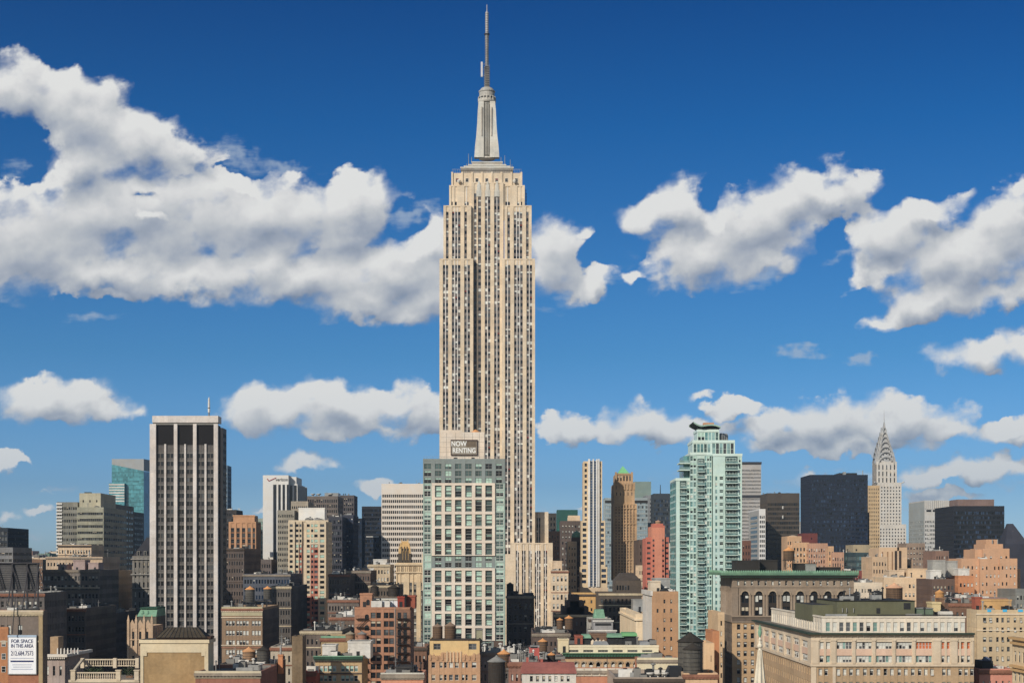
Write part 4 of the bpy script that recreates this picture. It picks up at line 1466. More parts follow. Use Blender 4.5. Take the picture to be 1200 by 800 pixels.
# right of the avenue, behind the striped slab
def mansard():
    d = 850.0
    grey = wall("carved_grey", (126, 122, 114), var=.25)
    T = tower('mansard_building', 'ornate grey building with a dark mansard roof behind the white piered slab', 'mansard building', 155, 182, 651, d, 30, grey, n=5, flr=5.2, wf=.36, hf=.55, kit=KIT_MIX, ybot=760, finish=False, p=.5)
    slate = wall("slate_roof", (52, 52, 56), var=.3)
    T.w.frustum(T.x0 + .3, T.x1, d + .6, d + 29, T.zt + .9, T.x0 + 6, T.x1, d + 7, d + 24, Z(629, d), slate)
    for k in range(3):
        a = T.x0 + 2.2 + 3.6 * k
        T.w.box(a, a + 1.6, d + .8, d + 4, T.zt + 1.0, T.zt + 3.6, grey)
        T.wins.append(('S', d + .8, a + .3, a + 1.3, T.zt + 1.3, T.zt + 3.3, KIT_DARK, FRAME_GREY, 1))
    for yy in (654, 672, 688):
        T.w.box(T.x0 - .7, T.x1, d - .7, d + .3, Z(yy + 1.3, d), Z(yy, d), wall("carved_pale", (150, 146, 138), var=.2))
    T.finish()


mansard()


def gothic_corner():
    d = 640.0
    st = wall("gothic_stone", (190, 164, 136), var=.22)
    T = tower('gothic_building', 'beige gothic corner building with arched windows beside the white piered slab', 'gothic building', 150.5, 178, 733, d, 20, st, n=3, flr=9.5, wf=.34, hf=.6, kit=KIT_DARK, ybot=800, finish=False, p=.5, first=1.2)
    for k in range(4):
        a = T.x0 + (T.x1 - T.x0) * k / 3
        T.w.box(a - .45, a + .45, d - .5, d + .4, 0, T.zt + 3, st)
        T.w.frustum(a - .5, a + .5, d - .55, d + .45, T.zt + 3, a - .03, a + .03, d - .08, d - .02, T.zt + 5.5, st)
    for k in range(3):
        c = T.x0 + (T.x1 - T.x0) * (k + .5) / 3
        T.w.prism_y = None
        T.w.face([(c - 1.4, d - .02, T.zt + 1), (c + 1.4, d - .02, T.zt + 1), (c, d - .02, T.zt + 3.6)], st)
        T.w.box(c - 1.0, c + 1.0, d - .3, d + .3, T.zt - 4.6, T.zt - 4.2, st)
    T.finish()
    G = Thing('copper_dome', 'weathered green copper roof turret behind the beige gothic corner', 'turret', X(167, 660), 672, 0, d=660)
    m = M()
    m.box(X(160, 660), X(182, 660), 662, 680, 0, Z(722, 660), wall("turret_stone", (96, 92, 80), var=.3))
    G.part('base', m)
    m = M()
    m.frustum(X(160, 660) - .3, X(182, 660), 661.7, 680, Z(722, 660), X(163, 660), X(182, 660), 664, 679, Z(713, 660), COPPER)
    m.box(X(162, 660), X(182, 660), 663, 679.5, Z(713, 660), Z(711.5, 660), COPPER_DARK)
    for px in (165, 171):
        m.lathe(X(px, 660), 663, [(.9, Z(722, 660)), (.9, Z(718, 660)), (.5, Z(716.5, 660)), (.05, Z(715, 660))], COPPER, 10)
    G.part('roof', m)


gothic_corner()

tower('office_block', 'slender blue glass block showing behind the black slab', 'office building', 252, 266.5, 545, 1400, 20, wall("blue_thin", (110, 130, 146), var=.15), n=6, flr=3.9, wf=.85, hf=.6, kit=KIT_BLUE, ybot=700)
tower('office_block', 'dark narrow block with roof plant left of the orange tower', 'office building', 262, 277, 597, 1250, 30, wall("black_brown", (64, 60, 58), var=.3), n=5, flr=3.9, wf=.6, hf=.5, kit=KIT_DARK, ybot=720, clutter=4)
def orange_tower():
    d = 1100.0
    m = wall("orange_panel", (190, 146, 110), var=.14)
    T = tower('office_tower', 'orange brown office tower with dark window strips and a set back top', 'office tower', 268, 300, 611, d, 22, m, flr=3.8, hf=.7, span=wall("orange_dark", (120, 84, 58), var=.2), kit=KIT_DARK, ybot=740, finish=False,
              cols=cols_px([(270.5, 274.5), (277, 281), (283.5, 287.5), (290, 294), (296, 299)], d), q=.15, p=.5, topband=2)
    T.w.box(X(272.5, d), X(297.5, d), d + 3, d + 18, T.zt, Z(603.5, d), m, top=ROOF_DARK)
    T.w.box(X(272.5, d) - .4, X(297.5, d) + .4, d + 2.6, d + 3.1, Z(604.6, d), Z(603, d), m)
    T.finish()


orange_tower()
tower('office_tower', 'pale green grey glass slab right of the orange tower', 'office tower', 301, 321, 607, 1300, 30, wall("greygreen_panel", (150, 160, 148), var=.12), n=10, flr=3.9, wf=.9, hf=.55, kit=[((PANE_GREEN, None, 0), 5), ((PANE_GREY, None, 0), 2)], ybot=720)
tower('office_tower', 'lower pale green grey step of the glass slab', 'office tower', 315, 326, 653, 1290, 24, wall("greygreen_panel_b", (158, 166, 154), var=.12), n=6, flr=3.9, wf=.9, hf=.55, kit=[((PANE_GREEN, None, 0), 5), ((PANE_GREY, None, 0), 2)], ybot=720)


def white_slab():
    d = 1150.0
    w = wall("white_marble", (212, 210, 204), var=.06)
    T = Thing('office_tower', 'white marble slab tower with black vertical window stripes and lettering at the top', 'office tower', X(330, d), d, 0, d=d)
    x0, x1, y1 = X(308, d), X(338, d), d + 30
    W = T.w
    W.box(x0, x1, d + .6, y1, 0, Z(556.5, d), w)
    W.box(X(320, d), x1, d + .2, d + .7, Z(567.5, d), Z(556.5, d), w)
    W.box(x0, X(320, d), d + .2, d + .7, 0, Z(556.5, d), w)
    a = [(320.5, 324), (326, 329), (331, 334), (336, 338)]
    for p, q in ((324, 326), (329, 331), (334, 336)):
        W.box(X(p, d), X(q, d), d + .2, d + .7, 0, Z(567.5, d), w)
    blk = glass("black_strip", (34, 38, 44), rough=.15, var=.3)
    for p, q in a:
        m = M()
        m.box(X(p, d), X(q, d), d + .45, d + .62, 0, Z(567.5, d) - .02, blk)
        T.part('window_strip', m)
    # set back east part
    W.box(x1, X(346, d), d + 6, y1 + 6, 0, Z(558, d), w)
    W.box(X(341, d), X(347.5, d), d + 5, y1 + 30, 0, Z(566.5, d), w)
    for p, q in ((339, 341.5), (343.5, 346.5)):
        m = M()
        m.box(X(p, d), X(q, d), d + 4.8, d + 5, 0, Z(568, d), blk)
        T.part('window_strip', m)
    E = X(347.5, d)
    for k in range(8):
        W.box(E - .1, E + .5, d + 9 + k * 6.5, d + 10 + k * 6.5, 0, Z(566.5, d), w)
    W.box(E - .3, E + .1, d + 5.2, y1 + 29.5, 0, Z(568, d), blk)
    T.finish()
    S = Thing('sign', 'small dark company lettering with a red tick at the top of the white slab', 'sign', X(325, d), d, Z(563, d), d=d)
    lm = wall("sign_black", (40, 40, 42), var=.1)
    rm = wall("sign_red", (150, 44, 44), var=.1)
    sign_text(S, "verizon", X(330.3, d), d + .16, Z(561.8, d), 3.1, lm, S.o, bold=.06, squeeze=.95)
    m = M()
    m.bar((X(313, d), d + .1, Z(560.5, d)), (X(315, d), d + .1, Z(563.3, d)), .5, rm)
    m.bar((X(315, d), d + .1, Z(563.3, d)), (X(323.5, d), d + .1, Z(559.5, d)), .45, rm)
    S.part('tick', m)


white_slab()

tower('office_block', 'grey gridded block directly behind the pink and beige apartment tower', 'office building', 341, 361, 587, 1010, 30, wall("taupe", (158, 148, 132), var=.2), n=8, flr=3.8, wf=.6, hf=.45, kit=KIT_DARK, ybot=640)
tower('office_block', 'taupe gridded block lower left of the white penthouse block', 'office building', 325, 345, 597.5, 1000, 30, wall("taupe_b", (150, 144, 130), var=.2), n=9, flr=3.4, wf=.6, hf=.5, kit=KIT_DARK, ybot=730)


def pink_apartments():
    d = 940.0
    be = wall("pale_beige_brick", (208, 191, 163), var=.14)
    pk = wall("pink_brick", (176, 118, 100), var=.15)
    T = Thing('apartment_tower', 'beige apartment tower with recessed pink brick bays and a white roof block', 'apartment tower', X(361, d), d, 0, d=d, seed=3)
    W = T.w
    x = lambda zx: X(330 + zx / 4.0, d)
    z = lambda zy: Z(540 + zy / 4.0, d)
    fl = 24.1
    y1 = d + 24
    kit = [((PANE_DARK, None, 0), 4), ((PANE_GREEN, BLIND_GREEN, .7), 3), ((PANE_GREY, None, 0), 2)]
    n = 34
    rows = lambda t, h=13: [(z(t + fl * k + h), z(t + fl * k)) for k in range(n)]
    W.box(x(30) + .3, x(215) - .3, d + 2.3, y1, 0, z(282), be, top=ROOF_GREY)
    W.box(x(30), x(215), d + 2, d + 2.4, z(284), z(276), be)
    secs = [((30, 62), d, be, [(38, 52)], 282), ((62, 80), d + .8, be, [(64, 78)], 284), ((80, 94), d + 1.2, pk, [(83, 92)], 390), ((94, 112), d + 3.2, be, [], 290), ((112, 134), d + 1.8, be, [(116, 130)], 284),
            ((134, 150), d + 1.4, pk, [(137, 147)], 390), ((150, 172), d + 1.2, pk, [(152, 168)], 390), ((172, 208), d, be, [(180, 200)], 282)]
    for (a, b), y, m, cc, top in secs:
        if y < d + 2.2:
            W.box(x(a), x(b), y + .3, d + 2.5, 0, z(top), m, top=ROOF_GREY)
            if m is pk:
                W.box(x(a), x(b), y + .1, d + 2.4, z(top), z(282), be)
                T.facade('S', y + .1, [(x(p), x(q)) for p, q in cc], rows(295)[:4], (x(a), x(b), z(top) + .05, z(284)), be, be, .25, .2, kit, None)
                t0 = 295 + fl * 4
                rr = [(z(t0 + fl * k + 13), z(t0 + fl * k)) for k in range(n - 4)]
                T.facade('S', y + .3, [(x(p), x(q)) for p, q in cc], rr, (x(a), x(b), 0, z(top) - .02), pk, pk, .3, .2, kit, None)
            else:
                T.facade('S', y + .3, [(x(p), x(q)) for p, q in cc], rows(295), (x(a), x(b), 0, z(top) - .02), m, m, .3, .2, kit, None)
    # pink lower bay that fills the recess
    W.box(x(88), x(140), d - .2, d + 2.4, 0, z(632), pk, top=ROOF_GREY)
    T.facade('S', d - .2, [(x(95), x(107)), (x(117), x(133))], [(z(640 + fl * k + 13), z(640 + fl * k)) for k in range(12)], (x(88), x(140), 0, z(634)), pk, pk, .25, .2, kit, None)
    T.facade('E', x(215) - .3, cols_n(d + 2.6, y1, 5, .5), rows(295), (d + 2.42, y1, 0, z(284)), be, be, .3, .2, kit, None)
    T.bulkhead(x(73), x(196), d + 6, d + 18, z(282), z(218), wall("white_block", (226, 222, 212), var=.08), lab='plain white roof block')
    T.clutter(x(34), x(210), d + 3, d + 6, z(282), 4)
    T.finish(solo=1.7)


pink_apartments()

BRZ = wall("bronze_stone", (116, 106, 98), var=.22)
T = tower('office_tower', 'brown office tower with white roof dishes behind the white penthouse block', 'office tower', 360, 396, 581, 1250, 40, BRZ, n=14, flr=4, wf=.6, hf=.6, kit=KIT_DARK, ybot=680, finish=False, clutter=3)
for px in (366, 373, 387):
    m = M()
    m.lathe(X(px, 1250), 1254, [(.3, T.zt), (.4, T.zt + 1.5), (1.8, T.zt + 2.6), (1.9, T.zt + 3.0), (.3, T.zt + 2.7)], WHITE_PAINT, 12)
    T.part('dish_aerial', m)
T.bulkhead(X(379, 1250), X(395, 1250), 1258, 1275, T.zt, Z(577, 1250), METAL_GREY)
T.finish()
tower('office_tower', 'dark glass tower behind the brown one with roof dishes', 'office tower', 397, 415, 580, 1350, 30, wall("dark_brown_stone", (92, 86, 84), var=.25), n=7, flr=4, wf=.6, hf=.6, kit=KIT_DARK, ybot=680, clutter=2)
T = tower('office_tower', 'stepped dark blue slab with small roof dishes beside the pink and beige apartments', 'office tower', 385, 401, 605, 1150, 40, wall("blue_dark", (70, 70, 76), var=.3), n=6, flr=4, wf=.7, hf=.6, kit=KIT_DARK, ybot=720, clutter=3)
tower('office_tower', 'second blue black slab right of the stepped dark one', 'office tower', 398, 414, 603, 1180, 40, wall("blue_dark_b", (60, 62, 72), var=.3), n=6, flr=4, wf=.7, hf=.6, kit=KIT_BLUE, ybot=720, clutter=2)
tower('office_tower', 'narrow black slab in the gap left of the wide black glass tower', 'office tower', 412, 424, 607, 1400, 30, wall("black_blue", (40, 46, 54), var=.2), n=5, flr=4, wf=.8, hf=.6, kit=KIT_BLUE, ybot=720)
T = tower('office_tower', 'wide black glass tower with one pale storey line left of the white grid tower', 'office tower', 424, 450, 593, 1450, 30, wall("black_panel", (46, 48, 52), var=.2), n=14, flr=3.9, wf=.85, hf=.6, kit=[((PANE_DARK, None, 0), 6), ((PANE_BLUE, None, 0), 2)], ybot=720, finish=False)
T.w.box(X(429, 1450), X(444, 1450), 1449.6, 1449.95, Z(629, 1450), Z(628, 1450), FRAME_WHITE)
T.finish()
T = tower('office_tower', 'broad white gridded office tower behind the cream and glass apartments', 'office tower', 447, 497, 566.5, 1300, 30, wall("travertine", (218, 208, 194), var=.06), n=20, flr=4.35, wf=.74, hf=.55, kit=[((PANE_BROWN, None, 0), 5), ((PANE_DARK, None, 0), 2), ((PANE_GREY, None, 0), 1)], ybot=740, topband=5.6, p=.5, q=.45, clutter=4)


def gilded_tower():
    d = 1000.0
    black = wall("black_brick", (84, 76, 66), var=.3)
    gold = wall("gilded_stone", (204, 172, 120), var=.25)
    st = wall("warm_stone", (208, 188, 156), var=.18)
    T = Thing('office_tower', 'deco tower with a gilded stepped crown rising before the white grid tower', 'office tower', X(474, d), d, 0, d=d)
    W = T.w
    c = X(473.5, d)
    h = lambda p: p / F * d
    W.box(c - h(7.5), c + h(7.5), d + 4, d + 12, 0, Z(648, d), black)
    for (hw, ya, yb, m) in ((6.4, 650, 642, gold), (5.2, 643, 637, gold), (3.6, 638, 633.5, gold)):
        W.box(c - h(hw), c + h(hw), d + 4.5 + (6.4 - hw), d + 12 - (6.4 - hw), Z(ya, d), Z(yb, d), m)
        for sx in (-1, 1):
            W.frustum(c + sx * h(hw) - .5, c + sx * h(hw) + .5, d + 4.3 + (6.4 - hw), d + 5.3 + (6.4 - hw), Z(ya, d), c + sx * h(hw) - .15, c + sx * h(hw) + .15, d + 4.6 + (6.4 - hw), d + 5 + (6.4 - hw), Z(yb - 2.2, d), m)
    for k in (-2, 0, 2):
        W.box(c + h(k * 1.6) - .35, c + h(k * 1.6) + .35, d + 3.6, d + 4.2, Z(660, d), Z(640, d), black)
        W.box(c + h(k * 1.6 + 1) - .25, c + h(k * 1.6 + 1) + .25, d + 3.9, d + 4.2, Z(656, d), Z(645, d), gold)
    T.finish()
    B = tower('office_block', 'pale stone block with deep cornice and tall piers below the gilded crown', 'office building', 464, 497, 659, 985, 40, st, flr=4, hf=.5, kit=KIT_MIX, ybot=760, finish=False, topband=9, span=wall("grey_spandrel", (128, 122, 112), var=.2),
              cols=cols_px([(465.5, 468), (469.5, 473), (479.5, 483), (484.5, 488), (493, 496)], 985), p=.6, q=.15)
    B.w.box(B.x0 - .8, B.x1 + .8, 984, 985.2, Z(662, 985), Z(660, 985), st)
    B.w.box(B.x0 - .5, B.x1 + .5, 984.4, 985.2, Z(671, 985), Z(669.5, 985), st)
    for k in range(14):
        a = B.x0 + (B.x1 - B.x0) * (k + .3) / 14
        B.w.box(a, a + .5, 984.6, 985.2, Z(669.5, 985), Z(663, 985), st)
    B.finish()


gilded_tower()

T = tower('loft_building', 'short sunlit beige block with a row of wide windows near the black glass tower', 'loft building', 431, 457, 661, 900, 30, wall("cream_dusty", (198, 178, 148), var=.22), n=7, flr=4.2, wf=.5, hf=.5, kit=KIT_MIX, ybot=700, finish=False)
T.bulkhead(X(436, 900), X(452, 900), 908, 922, T.zt, Z(655, 900), WHITE_PAINT)
T.clutter(T.x0, T.x1, 900, 908, T.zt, 4)
T.finish()
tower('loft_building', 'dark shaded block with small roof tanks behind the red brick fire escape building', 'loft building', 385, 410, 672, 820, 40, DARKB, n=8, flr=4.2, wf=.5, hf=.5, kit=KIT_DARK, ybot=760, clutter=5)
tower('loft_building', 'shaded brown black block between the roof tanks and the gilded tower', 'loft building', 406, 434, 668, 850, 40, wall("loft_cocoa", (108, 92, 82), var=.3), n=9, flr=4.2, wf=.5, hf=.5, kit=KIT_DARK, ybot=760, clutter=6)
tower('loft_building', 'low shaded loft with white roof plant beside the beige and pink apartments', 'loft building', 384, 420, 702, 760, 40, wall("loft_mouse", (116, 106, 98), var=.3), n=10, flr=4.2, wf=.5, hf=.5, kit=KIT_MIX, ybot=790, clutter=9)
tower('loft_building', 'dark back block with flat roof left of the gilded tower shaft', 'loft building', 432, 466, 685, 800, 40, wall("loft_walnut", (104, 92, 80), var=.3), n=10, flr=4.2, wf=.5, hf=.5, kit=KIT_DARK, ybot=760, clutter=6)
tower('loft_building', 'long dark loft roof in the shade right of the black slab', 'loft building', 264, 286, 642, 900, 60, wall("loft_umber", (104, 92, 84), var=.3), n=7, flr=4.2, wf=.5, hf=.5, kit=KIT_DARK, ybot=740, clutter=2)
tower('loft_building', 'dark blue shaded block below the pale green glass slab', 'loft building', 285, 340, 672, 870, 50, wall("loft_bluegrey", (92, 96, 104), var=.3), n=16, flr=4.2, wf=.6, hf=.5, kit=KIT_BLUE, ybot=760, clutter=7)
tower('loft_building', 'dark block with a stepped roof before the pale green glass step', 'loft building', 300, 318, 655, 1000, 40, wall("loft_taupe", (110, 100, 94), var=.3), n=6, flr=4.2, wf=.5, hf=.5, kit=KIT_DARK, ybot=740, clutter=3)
tower('loft_building', 'tall dark gable block in the shade left of the beige apartment tower', 'loft building', 318, 341, 686, 760, 60, wall("loft_ash", (98, 92, 86), var=.3), n=7, flr=4.2, wf=.5, hf=.5, kit=KIT_DARK, ybot=790, clutter=4)  # wall colour kept dark to stand in for shade

# ------------------------------------------------------------------ far and middle skyline, right of the tall tower
T = tower('office_block', 'beige and dark striped shoulder block close right of the tall limestone tower', 'office building', 640, 652, 601, 1080, 30, BEIGE, n=3, flr=3.8, wf=.5, hf=.55, kit=KIT_DARK, ybot=700)
tower('apartment_block', 'brown brick block with stepped top right of the limestone tower', 'apartment building', 642, 656, 622, 1040, 30, wall("rust_brick", (168, 132, 108), var=.2), n=4, flr=3.6, wf=.4, hf=.5, kit=KIT_MIX, ybot=720, clutter=2)
tower('office_tower', 'green glass office tower showing above the dark brick apartments', 'office tower', 653, 677, 597, 1700, 30, wall("green_frame", (48, 88, 78), var=.15), n=12, flr=3.9, wf=.9, hf=.6, kit=[((glass("green_curtain", (40, 96, 84), var=.3), None, 0), 1)], ybot=660, topband=9)
T = tower('apartment_tower', 'dark brown brick apartment tower with pale windows and a turreted roofline', 'apartment tower', 657, 681, 610, 1150, 30, wall("umber_brick", (98, 86, 78), var=.2), n=6, flr=3.9, wf=.4, hf=.45, kit=KIT_PALE, ybot=720, finish=False)
for k in range(6):
    a = X(665 + k * 2.7, 1150)
    T.w.box(a, a + .9, 1150.2, 1151.4, T.zt + .9, T.zt + 3.2, BEIGE)
T.w.box(X(666, 1150), X(680, 1150), 1154, 1164, T.zt, Z(603.5, 1150), BEIGE)
T.finish()


def green_dome():
    d = 1000.0
    T = tower('apartment_tower', 'slim beige tower with a pale green domed roof and a dark right flank', 'apartment tower', 665, 676, 634, d, 22, wall("sandstone", (212, 190, 160), var=.18), n=3, flr=4, wf=.4, hf=.45, kit=KIT_MIX, ybot=720, finish=False)
    T.w.box(X(671, d), X(682, d), d + 3, d + 22, 0, Z(629, d), wall("flank_shade_brick", (104, 88, 76), var=.25), top=ROOF_DARK)  # shade of the right side put into the brick colour
    T.facade('S', d + 3, cols_n(X(676.5, d), X(681.5, d), 2, .45), rows_dn(Z(631, d), Z(730, d), 4, .5), (X(676.2, d), X(682, d), 0, Z(629, d) - .1), wall("flank_shade_brick", (0, 0, 0)), None, .25, .2, KIT_MIX, None)
    m = M()
    c = X(676.5, d)
    m.lathe(c, d + 8, [(3.3, Z(629, d)), (3.1, Z(626.5, d)), (2.4, Z(624, d)), (1.3, Z(622.4, d)), (.3, Z(621.6, d)), (.1, Z(619.5, d))], COPPER, 16)
    T.part('dome', m)
    T.finish()


green_dome()
T = tower('loft_building', 'sunlit beige block with paired pale windows and a stepped roof beside the limestone tower', 'loft building', 646, 666, 668, 920, 30, wall("sand_loft", (212, 192, 164), var=.2), n=4, flr=5.2, wf=.5, hf=.55, kit=KIT_PALE, ybot=730, finish=False)
T.bulkhead(X(649, 920), X(659, 920), 926, 936, T.zt, Z(657, 920), BEIGE)
T.clutter(T.x0, T.x1, 920, 926, T.zt, 3)
T.finish()


def striped_needle():
    d = 960.0
    w = wall("needle_white", (220, 216, 208), var=.12)
    cr = wall("needle_cream", (212, 190, 156), var=.12)
    bl = glass("needle_glass", (58, 74, 96), rough=.1, var=.4)
    T = Thing('apartment_tower', 'slim tower of white and dark vertical stripes edged with cream balconies', 'apartment tower', X(695, d), d, 0, d=d, seed=8)
    W = T.w
    x = lambda zx: X(600 + zx / 4.0, d)
    z = lambda zy: Z(520 + zy / 4.0, d)
    y1 = d + 22
    W.box(x(357), x(410), d + .6, y1, 0, z(78), w, top=ROOF_GREY)
    for a, b, t in ((357, 366, 70), (378, 384, 71), (394, 401, 71), (404, 410, 70)):
        W.box(x(a), x(b), d - .2, d + .62, z(668), z(t), w)
    for k, (a, b) in enumerate(((366, 378), (384, 394), (401, 404))):
        m = M()
        m.box(x(a), x(b), d + .35, d + .61, z(668), z(80), bl)
        T.part('window_strip', m)
        for q in range(46):
            W.box(x(a), x(b), d + .28, d + .36, z(92 + q * 12.7) - .25, z(92 + q * 12.7), METAL_GREY)
    kit = [((PANE_BLUE, None, 0), 4), ((PANE_DARK, None, 0), 2)]
    for (l, r, top, bot) in (((335, 357), (410, 423), 80, 358), ((326, 357), (410, 437), 358, 575), ((322, 357), (410, 447), 575, 672)):
        for (a, b) in (l, r):
            W.box(x(a) + .2, x(b) - .05, d + 1.4, y1 - 1, z(bot), z(top), cr, top=ROOF_GREY)
            n = int((bot - top) / 25)
            rows = [(z(top + 10 + 26 * k + 15), z(top + 10 + 26 * k)) for k in range(n)]
            e = .75
            c = [(x(a) + .7, x(a + (b - a) * e))] if a < 360 else [(x(a + (b - a) * (1 - e)), x(b) - .7)]
            T.facade('S', d + 1.4, c, rows, (x(a), x(b), z(bot), z(top) - .02), cr, cr, .5, .4, kit, None)
    W.box(x(318), x(450), d - 2, y1, 0, z(672), wall("needle_base", (206, 184, 154), var=.2), top=ROOF_GREY)
    T.finish(solo=1.2)


striped_needle()


def green_pyramid():
    d = 981.0
    br = wall("neo_gothic_brown", (180, 150, 116), var=.22)
    T = Thing('office_tower', 'brown neo gothic tower with a small green pyramid roof', 'office tower', X(732, d), d, 0, d=d, seed=2)
    W = T.w
    x = lambda zx: X(600 + zx / 4.0, d)
    z = lambda zy: Z(520 + zy / 4.0, d)
    y1 = d + 26

    def mass(a, b, t, bt, y0, n, wf=.4, flr=14, hf=.6, m=br):
        W.box(x(a) + .3, x(b) - .3, y0 + .3, y1, z(bt), z(t), m)
        W.box(x(a) - .3, x(b) + .3, y0 - .3, y0 + .3, z(t + 4), z(t), m)
        rows = [(z(t + 10 + flr * k + flr * hf), z(t + 10 + flr * k)) for k in range(int((bt - t - 12) / flr))]
        T.facade('S', y0 + .3, cols_n(x(a) + .5, x(b) - .5, n, wf), rows, (x(a), x(b), z(bt), z(t + 4) - .02), m, m, .3, .2, KIT_DARK, None)
        W.box(x(a), x(a) + .3, y0 + .31, y1, z(bt), z(t + 4), m)
        W.box(x(b) - .3, x(b), y0 + .31, y1, z(bt), z(t + 4), m)
    mass(477, 575, 186, 280, d, 5, .22, 30, .5)
    mass(477, 582, 280, 640, d - .5, 7, .3)
    for k in range(8):
        a = x(477) + (x(582) - x(477)) * k / 7
        W.box(a - .35, a + .35, d - 1.0, d - .4, z(640), z(284), br)
    for yy in (300, 372, 450, 540):
        W.box(x(475), x(584), d - 1.15, d - .35, z(yy + 4), z(yy), br)
    mass(487, 566, 138, 186, d + 3, 5, .5, 30, .8)
    for k in range(7):
        a = x(479) + (x(573) - x(479)) * k / 6
        W.box(a - .5, a + .5, d - .5, d + .3, z(215), z(180), br)
    for a in (489, 564):
        W.box(x(a) - .6, x(a) + .6, d + 2.5, d + 4, z(186), z(130), br)
    m = M()
    c, cy = x(526), d + 13
    m.frustum(x(499), x(553), d + 5, d + 21, z(136), c - .2, c + .2, cy - .2, cy + .2, z(98), wall("pyramid_copper", (128, 196, 138), var=.15))
    T.part('roof', m)
    m = M()
    m.box(x(495), x(557), d + 4.4, d + 21.6, z(139), z(135), br)
    T.part('cornice', m)
    T.finish(solo=1.2)


green_pyramid()
GG = wall("grey_glass_frame", (150, 160, 160), var=.1)
T = tower('office_tower', 'pale blue grey glass slab behind the brown pyramid tower', 'office tower', 709, 759, 583, 1500, 30, GG, n=22, flr=3.9, wf=.85, hf=.6, kit=[((glass("greyblue_curtain", (136, 152, 158), var=.25), None, 0), 5), ((PANE_GREY, None, 0), 1)], ybot=680, topband=1, finish=False)
T.w.box(T.x0 - .02, T.x1 + .02, 1499.8, 1500.2, Z(589, 1500), Z(586, 1500), FRAME_DARK)
T.finish()
tower('office_tower', 'green grey slab tower behind the pale blue glass slab', 'office tower', 743, 763, 564, 1650, 40, wall("greengrey", (126, 142, 134), var=.1), n=8, flr=3.9, wf=.85, hf=.6, kit=[((glass("greengrey_curtain", (104, 128, 120), var=.25), None, 0), 5)], ybot=640, topband=14)
tower('office_tower', 'grey concrete slab edge between the glass slab and the dark one', 'office tower', 757, 767, 580, 1560, 40, wall("grey_edge", (132, 134, 134), var=.1), n=3, flr=3.9, wf=.3, hf=.5, kit=KIT_DARK, ybot=680)
T = tower('office_tower', 'dark grey glass slab with a thin mast left of the mint green tower', 'office tower', 766, 800, 578, 1480, 30, wall("charcoal", (60, 66, 70), var=.2), n=16, flr=3.9, wf=.85, hf=.6, kit=[((PANE_BLUE, None, 0), 3), ((PANE_GREY, None, 0), 3), ((PANE_DARK, None, 0), 3)], ybot=680, topband=3, finish=False)
m = M()
m.lathe(X(775, 1480), 1490, [(.5, T.zt), (.25, Z(567, 1480))], METAL_DARK, 6)
T.part('mast', m)
T.finish()


def red_stepped():
    d = 820.0
    r = wall("salmon_brick", (190, 114, 96), var=.14)
    T = Thing('apartment_tower', 'red brick apartment tower with stepped top left of the mint green tower', 'apartment tower', X(770, d), d, 0, d=d, seed=5)
    W = T.w
    x = lambda zx: X(600 + zx / 4.0, d)
    z = lambda zy: Z(520 + zy / 4.0, d)
    kit = [((PANE_DARK, None, 0), 3), ((PANE_GREY, None, 0), 2)]
    for (a, b, t, y0, n) in ((628, 736, 440, d + 1, 0), (655, 716, 385, d, None)):
        mm = wall('salmon_pale', (206, 138, 112), var=.16) if n is None else r
        W.box(x(a) + .3, x(b) - .3, y0 + .3, d + 26, 0, z(t), mm, top=ROOF_GREY)
        W.box(x(a), x(b), y0, y0 + .32, z(t + 6), z(t - 4), r)
    T.facade('S', d + 1.3, [(x(634), x(650))], [(z(458 + 24 * k + 10), z(458 + 24 * k)) for k in range(12)], (x(628), x(655.5), 0, z(446) - .02), r, r, .3, .25, kit, None)
    T.facade('S', d + 1.3, [(x(719), x(734))], [(z(458 + 24 * k + 10), z(458 + 24 * k)) for k in range(12)], (x(715.5), x(736), 0, z(446) - .02), r, r, .3, .25, kit, None)
    T.facade('S', d + .3, [(x(659), x(668)), (x(704), x(713))], [(z(446 + 24 * k + 10), z(446 + 24 * k)) for k in range(12)], (x(655), x(716), 0, z(391) - .02), wall('salmon_pale', (0, 0, 0)), r, .3, .22, kit, None)
    for (a, b, t, bt) in ((662, 710, 372, 386),):
        W.box(x(a), x(b), d + 2, d + 14, z(bt), z(t), r, top=ROOF_DARK)
    T.finish()
    water_tank(771.2, 609, 614.5, 6.4, d + 6, 'pale round tank topping the red stepped apartment tower', WOOD_PALE, wall("tank_roof_pink", (214, 168, 140), var=.2), legs=.05, detail=False)


red_stepped()
tower('apartment_block', 'dark brick flank left of the red stepped apartment tower', 'apartment building', 749, 758, 632, 900, 40, wall("flank_brick_b", (96, 80, 70), var=.25), n=3, flr=3.8, wf=.4, hf=.5, kit=KIT_DARK, ybot=700)
tower('apartment_block', 'pale weathered block between the red tower and the mint green tower', 'apartment building', 784, 796, 636, 950, 30, wall("pale_mottled", (196, 192, 180), var=.3), n=3, flr=4.4, wf=.5, hf=.5, kit=KIT_MIX, ybot=720)
tower('apartment_block', 'small cream block between the brown pyramid tower and the red tower', 'apartment building', 748, 757, 662, 880, 20, BEIGE, n=3, flr=4, wf=.5, hf=.5, kit=KIT_MIX, ybot=700)


